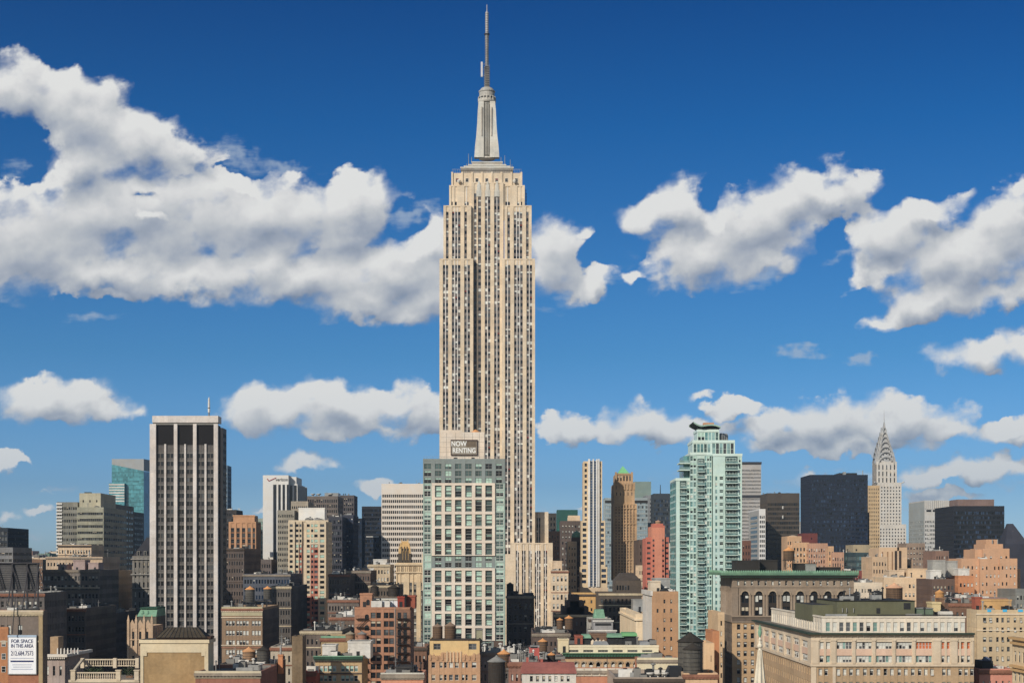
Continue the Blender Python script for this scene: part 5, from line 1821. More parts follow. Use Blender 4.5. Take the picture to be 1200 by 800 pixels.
def shaded_hip_block():
    d = 800.0
    m = wall("hip_block_brown", (92, 82, 72), var=.25)  # brown kept dark, the block's shade put into its colour
    T = tower('loft_building', 'dark shaded block with a row of arched windows and a hipped top', 'loft building', 702, 752, 694, d, 40, m, n=10, flr=4.2, wf=.45, hf=.5, kit=KIT_DARK, ybot=740, finish=False)
    T.w.box(X(722, d), X(752, d), d + 2, d + 30, T.zt, Z(680, d), m)
    T.w.frustum(X(722, d), X(752, d), d + 2, d + 30, Z(680, d), X(729, d), X(744, d), d + 10, d + 22, Z(671, d), wall("hip_roof_brown", (76, 68, 60), var=.3))
    for k in range(5):
        a = X(723 + 3.2 * k, d)
        T.wins.append(('S', d + 2, a, a + .8, Z(691, d), Z(685.5, d), KIT_DARK, FRAME_DARK, 1))
    T.finish()
    tower('loft_building', 'small ochre block with a green flat roof below the striped needle tower', 'loft building', 672, 698, 695, 830, 30, wall("ochre", (206, 166, 110), var=.18), n=3, flr=4, wf=.25, hf=.4, kit=KIT_DARK, ybot=720, roof=COPPER, skip=.4)
    P = tower('loft_building', 'black shaded block with a stepped gable below the ochre block', 'loft building', 650, 696, 719, 760, 40, wall("gable_brick", (88, 76, 68), var=.25), n=8, flr=4.4, wf=.35, hf=.4, kit=KIT_DARK, ybot=750, finish=False)
    for a, b, t in ((659, 690, 711), (664, 685, 704), (668, 679, 697)):
        P.w.box(X(a, 760), X(b, 760), 762, 790, P.zt - 1, Z(t, 760), wall("gable_brick", (0, 0, 0)), top=ROOF_DARK)
    P.finish()
    G = tower('loft_building', 'small grey roof house with green copper sheds behind the cream attic block', 'loft building', 690, 716, 724, 680, 20, wall("pale_grey_wall", (170, 166, 156), var=.2), n=5, flr=4, wf=.5, hf=.4, kit=KIT_MIX, ybot=750, finish=False)
    m = M()
    m.frustum(X(696, 680), X(710, 680), 682, 694, G.zt, X(698, 680), X(708, 680), 684, 692, Z(714, 680), COPPER)
    G.part('roof', m)
    G.finish()


shaded_hip_block()
T = tower('classical_building', 'low cream classical block with a long left flank and an arched end window', 'classical building', 745, 754, 719, 648, 95, wall("cream_stone", (226, 206, 174), var=.12), n=1, flr=11, wf=.4, hf=.5, kit=KIT_DARK, ybot=745, nside=12, topband=2.5, finish=False)
T.w.box(T.x0 - .6, T.x1 + .6, 647.4, 743, T.zt - 1.6, T.zt - .8, wall("cream_stone", (0, 0, 0)))
T.bulkhead(X(741, 720), X(752, 720), 715, 727, T.zt, Z(702, 720), METAL_GREY)
T.finish()


def orange_party_wall():
    d = 600.0
    o = wall("orange_brick_wall", (174, 138, 105), var=.14)
    w = wall("grey_white_front", (206, 200, 190), var=.15)
    T = tower('apartment_block', 'plain orange brown brick block with scattered windows and a pale left flank', 'apartment building', 764, 795, 692.5, d, 43, o, n=4, flr=3.45, wf=.2, hf=.42, kit=KIT_MIX, ybot=770, skip=.12, sidemat=w, nside=8, finish=False,
              cols=cols_px([(769.5, 771.8), (777.5, 779.8), (785.5, 787.8)], d))
    T.w.box(T.x0 - .5, T.x0 + .3, d - .02, d + 43, T.zt - .6, T.zt + 1.1, w)
    T.bulkhead(X(765, d), X(777, d), d + 10, d + 22, T.zt, Z(681, d), BEIGE2)
    T.bulkhead(X(773, d), X(792, d), d + 22, d + 34, T.zt, Z(678, d), wall("grey_plant", (160, 160, 156), var=.25))
    T.clutter(T.x0 + 2, T.x1, d + 1, d + 9, T.zt, 6)
    T.finish()


orange_party_wall()

# behind and right of the mint tower
T = tower('office_tower', 'pale grey slab tower with a dark roof edge rising right of the mint green tower', 'office tower', 860, 892, 541.5, 1800, 40, wall("precast_grey", (176, 172, 166), var=.1), n=24, flr=4, wf=.6, hf=.5, kit=KIT_DARK, ybot=680, topband=5, finish=False)
T.w.box(T.x0 - .5, T.x1 + .5, 1799, 1841, Z(543.5, 1800), Z(541, 1800), wall("dark_cap", (62, 62, 64), var=.2))
T.w.box(T.x0 + .2, T.x1 - .2, 1799.6, 1799.95, Z(583, 1800), Z(580, 1800), wall("dark_cap", (0, 0, 0)))
T.finish()
T = tower('office_tower', 'white narrow tower with a plain grey left flank before the black box towers', 'office tower', 889.5, 897, 596, 1350, 60, wall("white_narrow", (214, 212, 206), var=.08), n=3, flr=4, wf=.7, hf=.6, kit=KIT_DARK, ybot=680, sidemat=wall("shaded_flank", (166, 164, 158), var=.1), nside=1, topband=3, finish=False)  # left flank greyed, its shade put into the colour
T.finish()
tower('apartment_block', 'dark red brown brick strip between the mint green tower and the white narrow tower', 'apartment building', 869, 880, 633, 1000, 20, wall("maroon", (112, 80, 66), var=.2), n=3, flr=4, wf=.4, hf=.5, kit=KIT_DARK, ybot=670)
BRONZE = wall("bronze_panel", (84, 76, 66), var=.18)
T = tower('office_tower', 'bronze black box tower with faint storey lines and two lit windows', 'office tower', 899, 937, 577.5, 1400, 40, BRONZE, n=18, flr=4, wf=.9, hf=.6, kit=[((PANE_BROWN, None, 0), 5), ((PANE_DARK, None, 0), 2)], ybot=670, topband=6, finish=False, clutter=3)
for yy in (594, 605):
    m = M()
    m.box(X(916.6, 1400), X(917.9, 1400), 1399.7, 1399.95, Z(yy + 2, 1400), Z(yy - 1.4, 1400), FRAME_WHITE)
    T.part('lit_window', m)
T.finish()
T = tower('office_tower', 'huge navy black glass tower left of the steel crowned skyscraper', 'office tower', 949, 1017, 556, 1550, 50, wall("navy_mullion", (36, 42, 54), var=.15), n=34, flr=3.9, wf=.86, hf=.62, kit=[((glass("navy_glass", (30, 38, 54), var=.5), None, 0), 6), ((PANE_BLUE, None, 0), 2), ((PANE_DARK, None, 0), 2)], ybot=690, topband=2, finish=False)
T.w.box(X(985, 1550), X(1006, 1550), 1556, 1580, T.zt, Z(553.5, 1550), METAL_DARK)
T.w.box(X(989, 1550), X(992, 1550), 1552, 1558, T.zt, Z(552.6, 1550), METAL_GREY)
T.w.box(X(1018, 1550) - .4, X(1019.5, 1550), 1553, 1600, 0, Z(600, 1550), METAL_DARK)
T.finish()
m_ = Thing('antenna_mast', 'faint thin mast between the navy tower and the steel crowned skyscraper', 'antenna', X(1017.5, 1900), 1930, 0, d=1900)
m = M()
m.lathe(X(1017.5, 1900), 1930, [(1.2, 0), (.9, Z(570, 1900)), (.4, Z(549, 1900))], METAL_GREY, 8)
m_.part('pole', m)
tower('office_tower', 'tan brick slab tucked left of the steel crowned skyscraper', 'office tower', 1015, 1031, 568.5, 1700, 40, wall("tan_far", (194, 168, 130), var=.15), n=7, flr=4, wf=.4, hf=.5, kit=KIT_DARK, ybot=660)
tower('apartment_block', 'pale far block in the gap between the bronze and navy towers', 'apartment building', 938, 946, 611, 2000, 30, wall("pale_far", (196, 196, 190), var=.15), n=4, flr=4, wf=.4, hf=.5, kit=KIT_DARK, ybot=670)
tower('apartment_block', 'dull mauve far block in front of the navy tower edge', 'apartment building', 944, 950, 609, 1700, 30, wall("mauve", (120, 106, 104), var=.15), n=3, flr=4, wf=.4, hf=.5, kit=KIT_DARK, ybot=670)
tower('apartment_block', 'maroon brick block standing before the navy tower', 'apartment building', 940, 958, 624.5, 1250, 20, wall("maroon_b", (112, 62, 56), var=.2), n=4, flr=4, wf=.3, hf=.4, kit=KIT_DARK, ybot=640, skip=.4)


def orange_deco():
    d = 1150.0
    o = wall("apricot_brick", (200, 164, 128), var=.14)
    p = wall("apricot_pink", (188, 148, 122), var=.14)
    T = Thing('apartment_block', 'apricot brick deco block stepping down to the right before the navy tower', 'apartment building', X(955, d), d, 0, d=d)
    W = T.w
    for (a, b, t, y0, m, n) in ((924, 941, 629, d + 6, o, 6), (930, 949, 636.5, d + 3, o, 5), (947, 970, 637.5, d, p, 8), (968, 977, 641, d, o, 3), (974, 988, 648, d - 3, p, 5)):
        W.box(X(a, d) + .3, X(b, d) - .3, y0 + .3, d + 30, 0, Z(t, d), m, top=ROOF_GREY)
        T.facade('S', y0 + .3, cols_n(X(a, d), X(b, d), n, .45), rows_dn(Z(t, d), Z(690, d), 4, .6, 3), (X(a, d), X(b, d), 0, Z(t, d) + .8), m, m, .3, .12, KIT_MIX, None)
        W.box(X(a, d), X(a, d) + .3, y0 + .31, d + 30, 0, Z(t, d) + .79, m)
    m = M()
    m.lathe(X(933, d), d + 14, [(4, Z(629.5, d)), (4, Z(628, d)), (2.5, Z(627, d)), (.5, Z(626.4, d))], BEIGE, 14)
    T.part('dome', m)
    T.finish(solo=1.5)


orange_deco()
tower('office_block', 'low blue green glass block with dark storey bands below the navy tower', 'office building', 1003, 1023, 647, 1200, 40, wall("bluegreen_band", (62, 78, 80), var=.2), n=6, flr=4.6, wf=.96, hf=.6, kit=[((glass("bluegreen_glass", (92, 122, 124), var=.3), None, 0), 4), ((PANE_TEAL, None, 0), 2)], ybot=690, sidemat=None)
tower('office_block', 'dark low glass wing left of the blue green glass block', 'office building', 989, 1003, 647, 1230, 40, wall("bluegreen_dark", (48, 62, 62), var=.2), n=4, flr=4.6, wf=.96, hf=.6, kit=[((PANE_TEAL, None, 0), 2), ((PANE_DARK, None, 0), 2)], ybot=690, clutter=3)
tower('office_block', 'small grey white and tan roof block above the blue green glass', 'office building', 1000, 1020, 638, 1300, 30, wall("tan_dull", (172, 156, 126), var=.2), n=3, flr=4, wf=.3, hf=.4, kit=KIT_DARK, ybot=650, skip=.5)


def slotted_deco():
    d = 1050.0
    st = wall("deco_stone", (210, 180, 146), var=.14)
    T = Thing('office_block', 'beige deco block with two tall dark slots below the steel crowned skyscraper', 'office building', X(1046, d), d, 0, d=d)
    W = T.w
    dark = wall("slot_dark", (64, 54, 46), var=.2)
    W.box(X(1030, d), X(1063, d), d + .5, d + 30, 0, Z(642, d), st, top=ROOF_GREY)
    for a, b in ((1030, 1048.5), (1051.5, 1053.5), (1056.5, 1063)):
        W.box(X(a, d), X(b, d), d, d + .55, 0, Z(641, d), st)
    W.box(X(1048.5, d), X(1056.5, d), d, d + .55, Z(645, d), Z(641, d), st)
    for a, b in ((1048.5, 1051.5), (1053.5, 1056.5)):
        m = M()
        m.box(X(a, d), X(b, d), d + .3, d + .52, 0, Z(645, d), dark)
        T.part('window_slot', m)
    for a in (1033.5, 1039.5, 1045):
        m = M()
        m.box(X(a, d), X(a + 1.4, d), d - .1, d + .02, 0, Z(646, d), wall("slot_brown", (150, 118, 88), var=.2))
        T.part('window_slot', m)
    W.box(X(1063, d), X(1072, d), d + 6, d + 30, 0, Z(655, d), wall("deco_stone_b", (186, 156, 126), var=.15), top=ROOF_GREY)
    W.box(X(1064.5, d), X(1069, d), d + 5.8, d + 6.1, Z(690, d), Z(662, d), dark)
    T.finish()


slotted_deco()
B_ = wall("sand_brick", (216, 190, 156), var=.16)
T = tower('apartment_block', 'wide beige block with paired pale windows below the slotted deco block', 'apartment building', 1036, 1092, 676, 860, 30, B_, n=12, flr=4.7, wf=.5, hf=.42, kit=KIT_PALE, ybot=710, finish=False, skip=.15)
T.bulkhead(X(1046, 860), X(1064, 860), 868, 880, T.zt, Z(668, 860), BEIGE)
T.bulkhead(X(1067, 860), X(1090, 860), 866, 884, T.zt, Z(666, 860), wall("sand_brick", (0, 0, 0)))
T.clutter(T.x0, T.x1, 860, 866, T.zt, 8)
T.finish()
tower('apartment_block', 'small beige stepped block left of the wide beige block', 'apartment building', 1022, 1040, 652, 980, 30, wall("beige_step", (200, 172, 140), var=.16), n=5, flr=4.5, wf=.4, hf=.5, kit=KIT_DARK, ybot=700, clutter=3)
tower('apartment_block', 'low cream terrace roofs with white plant above the green cornice end', 'apartment building', 1001, 1034, 682, 800, 30, wall("cream_low", (216, 200, 176), var=.18), n=9, flr=4, wf=.4, hf=.45, kit=KIT_MIX, ybot=715, clutter=12)
tower('apartment_block', 'dark red roof house right of the green cornice end', 'apartment building', 999, 1010, 668, 900, 30, wall("maroon_c", (130, 72, 64), var=.2), n=3, flr=4, wf=.4, hf=.45, kit=KIT_MIX, ybot=690, clutter=3)
T = tower('office_tower', 'pale grey gridded tower with a louvred top right of the steel crowned skyscraper', 'office tower', 1083.5, 1120, 586, 1500, 60, wall("silver_grid", (192, 190, 184), var=.1), n=20, flr=3.9, wf=.62, hf=.55, kit=[((PANE_GREY, None, 0), 4), ((PANE_GREY, BLIND, .6), 3), ((PANE_DARK, None, 0), 2)], ybot=700, topband=16, nside=14, sidemat=wall("silver_flank", (160, 164, 160), var=.1), finish=False)
for k in range(15):
    a = X(1084 + k * 2.45, 1500)
    T.w.box(a, a + .7, 1499.4, 1499.9, Z(596, 1500), Z(586, 1500), wall("silver_grid", (0, 0, 0)))
for k in range(4):
    a = X(1085.5 + k * 7.5, 1500)
    T.w.box(a, a + 4.4, 1499.5, 1499.9, Z(599, 1500), Z(597, 1500), METAL_DARK)
T.finish()
T = tower('office_tower', 'wide black glass box with storey lines at the right', 'office tower', 1117.5, 1177, 592.5, 1350, 60, wall("black_mullion", (40, 42, 46), var=.15), n=28, flr=4.0, wf=.9, hf=.6, kit=[((PANE_DARK, None, 0), 5), ((PANE_BLUE, None, 0), 2)], ybot=680, topband=2, finish=False)
T.w.box(X(1124, 1350), X(1167.5, 1350), 1356, 1380, T.zt, Z(584.5, 1350), wall("mauve_plant", (132, 112, 104), var=.12))
for k in range(26):
    a = X(1124 + k * 1.69, 1350)
    T.w.box(a, a + .35, 1355.75, 1356.1, T.zt, Z(585, 1350), wall("mauve_plant", (0, 0, 0)))
T.finish()


def gothic_pyramid():
    d = 1250.0
    m = wall("pyramid_dark", (58, 58, 66), var=.25)
    T = Thing('office_tower', 'dark pointed pyramid roofed tower at the far right edge', 'office tower', X(1190, d), d, 0, d=d)
    T.w.box(X(1178, d), X(1205, d), d, d + 18, 0, Z(637, d), m)
    T.w.frustum(X(1178, d), X(1205, d), d, d + 18, Z(637, d), X(1184.5, d), X(1190.5, d), d + 7, d + 11, Z(613, d), m)
    win = wall("pyramid_arch", (112, 100, 92), var=.3)
    T.w.face([(X(1184, d), d + 1.2, Z(635, d)), (X(1195, d), d + 1.2, Z(635, d)), (X(1192, d), d + 3.6, Z(626, d)), (X(1189, d), d + 4.6, Z(621, d)), (X(1186, d), d + 3.6, Z(626, d))], win)
    T.finish()


gothic_pyramid()


def orange_setback():
    d = 830.0
    o = wall("terracotta_brick", (198, 157, 124), var=.12)
    T = Thing('apartment_tower', 'orange brick apartment block stepping back to a ziggurat top at the right', 'apartment tower', X(1170, d), d, 0, d=d, seed=12)
    W = T.w
    x = lambda zx: X(1020 + zx / 4.444, d)
    z = lambda zy: Z(620 + zy / 4.444, d)
    kit = [((PANE_DARK, None, 0), 3), ((PANE_GREY, BLIND, .5), 2), ((PANE_DARK, BLIND, .9), 2)]
    for (a, b, t, y0, n) in ((485, 600, 160, d + 4, 5), (575, 685, 162, d + 1, 5), (675, 765, 160, d, 4), (600, 740, 108, d + 5, 5), (565, 640, 112, d + 7, 2), (620, 715, 84, d + 8, 3), (632, 692, 60, d + 10, 2), (760, 800, 215, d + 6, 1)):
        W.box(x(a) + .3, x(b) - .3, y0 + .3, d + 28, 0, z(t), o, top=ROOF_GREY)
        bot = 395 if t > 150 else (165 if t > 100 else t + 26)
        T.facade('S', y0 + .3, cols_n(x(a) + .3, x(b) - .3, n, .36), rows_dn(z(t), z(bot), 4.1, .42, 3), (x(a), x(b), z(bot), z(t) + .9), o, o, .3, .25, kit, FRAME_WHITE, skip=.12)
        W.box(x(a), x(a) + .3, y0 + .31, d + 28, 0, z(t) + .89, o)
        W.box(x(b) - .3, x(b), y0 + .31, d + 28, 0, z(t) + .89, o)
    for px in (662, 690, 610, 577):
        m = M()
        m.lathe(x(px), d + 9, [(.25, z(110)), (.25, z(50 if px > 630 else 98))], METAL_GREY, 6)
        T.part('vent', m)
    T.clutter(x(580), x(620), d + 3, d + 6, z(160), 3)
    T.finish(solo=1.6)


orange_setback()
T = tower('apartment_block', 'shaded brown brick block with a row of grey windows left of the orange setback block', 'apartment building', 1092, 1119, 678, 780, 30, wall("brown_umber", (104, 84, 72), var=.22), n=6, flr=4.2, wf=.5, hf=.45, kit=KIT_MIX, ybot=710, finish=False)
T.bulkhead(X(1095, 780), X(1108, 780), 788, 796, T.zt, Z(668, 780), WHITE_PAINT)
T.bulkhead(X(1103, 780), X(1118, 780), 796, 806, T.zt, Z(656, 780), wall("grey_mech", (170, 168, 160), var=.25))
T.clutter(T.x0, T.x1, 780, 788, T.zt, 5)
T.finish()
T = tower('apartment_block', 'orange brick block with white roof house and white framed windows', 'apartment building', 1123, 1142, 674, 800, 30, ORANGE, n=4, flr=4.6, wf=.5, hf=.4, kit=KIT_PALE, ybot=705, finish=False)
T.bulkhead(X(1125, 800), X(1138, 800), 803, 812, T.zt - 1, Z(666, 800), WHITE_PAINT, lab='bright white roof house')
T.bulkhead(X(1118, 800), X(1130, 800), 812, 822, T.zt, Z(657, 800), wall("grey_mech", (0, 0, 0)))
T.finish()
tower('apartment_block', 'orange brown brick block joining the white roof house to the ziggurat', 'apartment building', 1128, 1152, 656, 870, 30, wall("terracotta_b", (188, 138, 108), var=.15), n=5, flr=4.2, wf=.4, hf=.42, kit=KIT_MIX, ybot=700, clutter=3)
tower('apartment_block', 'dull brown block in front of the silver gridded tower foot', 'apartment building', 1096, 1112, 645, 1000, 30, wall("dull_brown", (140, 112, 96), var=.22), n=5, flr=4.2, wf=.4, hf=.45, kit=KIT_MIX, ybot=690, clutter=3)
tower('apartment_block', 'taupe brick block right of the slotted deco block', 'apartment building', 1062, 1084, 636, 1300, 30, wall("taupe_far", (150, 130, 112), var=.2), n=6, flr=4.2, wf=.4, hf=.45, kit=KIT_MIX, ybot=680)
tower('apartment_block', 'grey block at the right edge beyond the ziggurat', 'apartment building', 1190, 1215, 690, 800, 30, wall("edge_grey", (128, 128, 122), var=.2), n=6, flr=4.2, wf=.5, hf=.5, kit=KIT_MIX, ybot=730)

# ------------------------------------------------------------------ nearer roofs and facades
def arch_face(m, c, y, w, z0, zs, mat, face='S', n=10):
    """flat panel with a round head, facing the street"""
    pts = [(c - w / 2, z0), (c + w / 2, z0)] + [(c + w / 2 * math.cos(math.pi * k / n), zs + w / 2 * math.sin(math.pi * k / n)) for k in range(n + 1)]
    if face == 'S':
        m.face([(a, y, z) for a, z in pts], mat)
    else:
        m.face([(y, -a, z) for a, z in [(-p, q) for p, q in pts]], mat)


ARCH_TRIM = wall('archivolt_stone', (172, 154, 130), var=.25)


def arch_wall(m, c, y, half, w, z0, zs, z1, mat, depth=.6, n=10):
    """wall panel from c-half to c+half with an arched opening of width w"""
    r = w / 2
    for sx in (-1, 1):
        m.face([(c + sx * r, y, z0), (c + sx * half, y, z0), (c + sx * half, y, z1), (c + sx * r, y, zs)][:: sx], mat)
        m.face([(c + sx * r, y, z0), (c + sx * r, y, zs), (c + sx * r, y + depth, zs), (c + sx * r, y + depth, z0)][:: -sx], mat)
    arc = [(c + r * math.cos(math.pi * k / n), zs + r * math.sin(math.pi * k / n)) for k in range(n + 1)]
    top = [(c + half - 2 * half * k / n, z1) for k in range(n + 1)]
    for k in range(n):
        a, b, t, u = arc[k], arc[k + 1], top[k], top[k + 1]
        m.face([(a[0], y, a[1]), (t[0], y, t[1]), (u[0], y, u[1]), (b[0], y, b[1])], mat)
        m.face([(a[0], y, a[1]), (b[0], y, b[1]), (b[0], y + depth, b[1]), (a[0], y + depth, a[1])], mat)
    # raised archivolt
    for k in range(n):
        a, b = arc[k], arc[k + 1]
        m.bar((a[0] + (a[0] - c) * .1, y - .08, a[1] + (a[1] - zs) * .1), (b[0] + (b[0] - c) * .12, y - .12, b[1] + (b[1] - zs) * .12), .5, ARCH_TRIM)


def arcade_building():
    d = 640.0
    st = wall("brownstone_pale", (146, 130, 112), var=.2)
    dk = wall("brownstone_dark", (106, 94, 82), var=.25)
    T = Thing('office_building', 'brown stone office building with an arcade of tall arched windows and a green copper cornice', 'office building', X(925, d), d, 0, d=d, seed=21)
    W = T.w
    x = lambda zx: X(870 + zx / 4.444, d)
    z = lambda zy: Z(620 + zy / 4.444, d)
    x0, x1, y1 = X(858, d), X(1000.5, d), d + 36
    W.box(x0 + .6, x1 - .3, d + .62, y1, 0, z(250), dk, top=ROOF_DARK)
    # frieze of small square windows
    W.box(x0, x1, d, d + .6, z(262), z(246), st)
    cols = [(x(14 + 35.8 * k - 6), x(14 + 35.8 * k + 6)) for k in range(-1, 16)]
    T.facade('S', d + .6, cols, [(z(291), z(267))], (x0, x1, z(296), z(262) - .02), st, st, .6, .55, KIT_PALE, FRAME_WHITE)
    W.box(x0, x1, d - .25, d + .55, z(302), z(296), st)
    # arcade: 9 bays
    cent = [-58 + 71.8 * k for k in range(9)]
    pm = wall("arch_frame", (52, 46, 40), var=.25)
    for i, c in enumerate(cent):
        cx = x(c)
        half = (x(71.8) - x(0)) / 2
        w = half * 1.14
        lo = max(cx - half, x0)
        if c < -20:
            continue
        arch_wall(W, cx, d, half, w, z(448), z(340), z(302), st, .6)
        g = M()
        arch_face(g, cx, d + .5, w, z(448), z(340), PANE_DARK)
        o = T.part('arched_window', g)
        f = M()
        f.box(cx - w / 2, cx + w / 2, d + .25, d + .48, z(402), z(382), pm)
        f.box(cx - .12, cx + .12, d + .3, d + .48, z(448), z(318), pm)
        f.box(cx - w / 2, cx + w / 2, d + .3, d + .47, z(342), z(338), pm)
        T.part('frame', f, parent=o)
        r = T.rng
        b = M()
        for (q0, q1) in ((z(378), z(345)), (z(446), z(405))):
            for sx in (-1, 1):
                if r.random() < .62:
                    sh = r.uniform(.35, 1) * (q1 - q0)
                    b.box(cx + sx * w * .25 - w * .19, cx + sx * w * .25 + w * .19, d + .44, d + .49, q1 - sh, q1, BLIND if r.random() < .7 else BLIND_WARM)
        if b.f:
            T.part('blind', b, parent=o)
        for sx in (-1, 1):
            W.lathe(cx + sx * half * .78, d - .05, [(.5, z(448)), (.38, z(440)), (.36, z(350)), (.55, z(340))], st, 8)
    W.box(x0, x(-22) + .2, d, d + .6, z(448), z(302), st)
    W.box(x(-22 + 71.8 * 7) + (x(71.8) - x(0)), x1, d, d + .6, z(448), z(302), st) if x(552) < x1 else None
    # belts
    W.box(x0 - .3, x1, d - .45, d + .5, z(456), z(448), st)
    W.box(x0, x1, d - .1, d + .6, z(478), z(456), dk)
    W.box(x0 - .2, x1, d - .35, d + .5, z(484), z(478), st)
    # paired windows below
    cols = []
    for k in range(9):
        c = -2 + 71.8 * k - 58
        for q in (-17, 17):
            cols.append((x(c + 58 + q - 9), x(c + 58 + q + 9)))
    cols = [c for c in cols if c[0] > x0 + .8 and c[1] < x1 - .5]
    T.facade('S', d + .6, cols, [(z(493 + 46 * k + 28), z(493 + 46 * k)) for k in range(8)], (x0, x1, z(900), z(484)), wall("tan_lower", (186, 156, 120), var=.18), None, .55, .5, KIT_PALE, FRAME_GREY)
    # left flank: attached columns and small windows
    for k in range(8):
        yy = d + 2 + 4.4 * k
        W.lathe(x0 + .1, yy, [(.6, z(448)), (.5, z(440)), (.48, z(330)), (.7, z(318))], st, 8)
        W.box(x0 - .05, x0 + .6, yy + .8, yy + 3.6, z(318), z(302), st)
        T.wins.append(('W', x0 + .5, yy + 1.2, yy + 3.2, z(446), z(320), KIT_DARK, None, 2))
    W.box(x0, x0 + .6, d + .61, y1, z(302), z(246), st)
    W.box(x0 - .3, x0 + .6, d + .61, y1, z(484), z(448), st)
    T.facade('W', x0 + .6, cols_n(d + 1, y1, 7, .55), [(z(493 + 46 * k + 28), z(493 + 46 * k)) for k in range(8)], (d + .65, y1, z(900), z(484)), dk, None, .5, .45, KIT_MIX, None)  # darker stone puts this flank's shade into its colour
    # cornice of green copper with a crest of antefixes and a soffit with its shade put into a dark colour
    c = M()
    a0, a1 = X(843.5, d), X(1005, d)
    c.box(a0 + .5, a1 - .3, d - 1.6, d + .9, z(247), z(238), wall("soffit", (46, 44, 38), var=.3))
    for k in range(72):
        a = a0 + .9 + (a1 - a0 - 1.6) * k / 71
        c.box(a - .18, a + .18, d - 1.9, d - .2, z(250), z(246), COPPER_DARK)
    c.frustum(a0 + .3, a1, d - 2.0, y1 + 1.6, z(238), a0, a1, d - 2.4, y1 + 2, z(226), COPPER)
    c.box(a0, a1, d - 2.4, d - 1.2, z(226), z(222), COPPER)
    c.box(a0, a0 + 1.2, d - 1.2, y1 + 2, z(226), z(222), COPPER)
    for k in range(62):
        a = a0 + .3 + (a1 - a0 - .6) * k / 61
        c.lathe(a, d - 2.1, [(.34, z(222)), (.42, z(218)), (.2, z(214)), (.05, z(212))], COPPER, 6)
    for k in range(15):
        c.lathe(a0 + .3, d - 1 + 2.6 * k, [(.34, z(222)), (.42, z(218)), (.2, z(214)), (.05, z(212))], COPPER, 6)
    T.part('cornice', c)
    # penthouses
    blk = wall("black_penthouse", (52, 48, 44), var=.25)
    T.bulkhead(X(868, d), X(895, d), d + 10, d + 26, z(250), Z(656.5, d), blk, lab='low black penthouse')
    T.bulkhead(X(893, d), X(918, d), d + 14, d + 26, z(250), Z(655.8, d), blk)
    T.bulkhead(X(941, d), X(962, d), d + 10, d + 24, z(250), Z(660, d), blk)
    T.bulkhead(X(949, d), X(961, d), d + 9, d + 12, z(250), Z(661, d), METAL_GREY)
    T.bulkhead(X(968, d), X(995, d), d + 16, d + 24, z(250), Z(664.5, d), blk)
    T.finish(solo=1.5)
    water_tank(924.5, 640, 667, 13, d + 16, 'brown water tank on a tall steel frame above the green copper cornice', WOOD_BROWN, TANK_ROOF, legs=.42)


arcade_building()


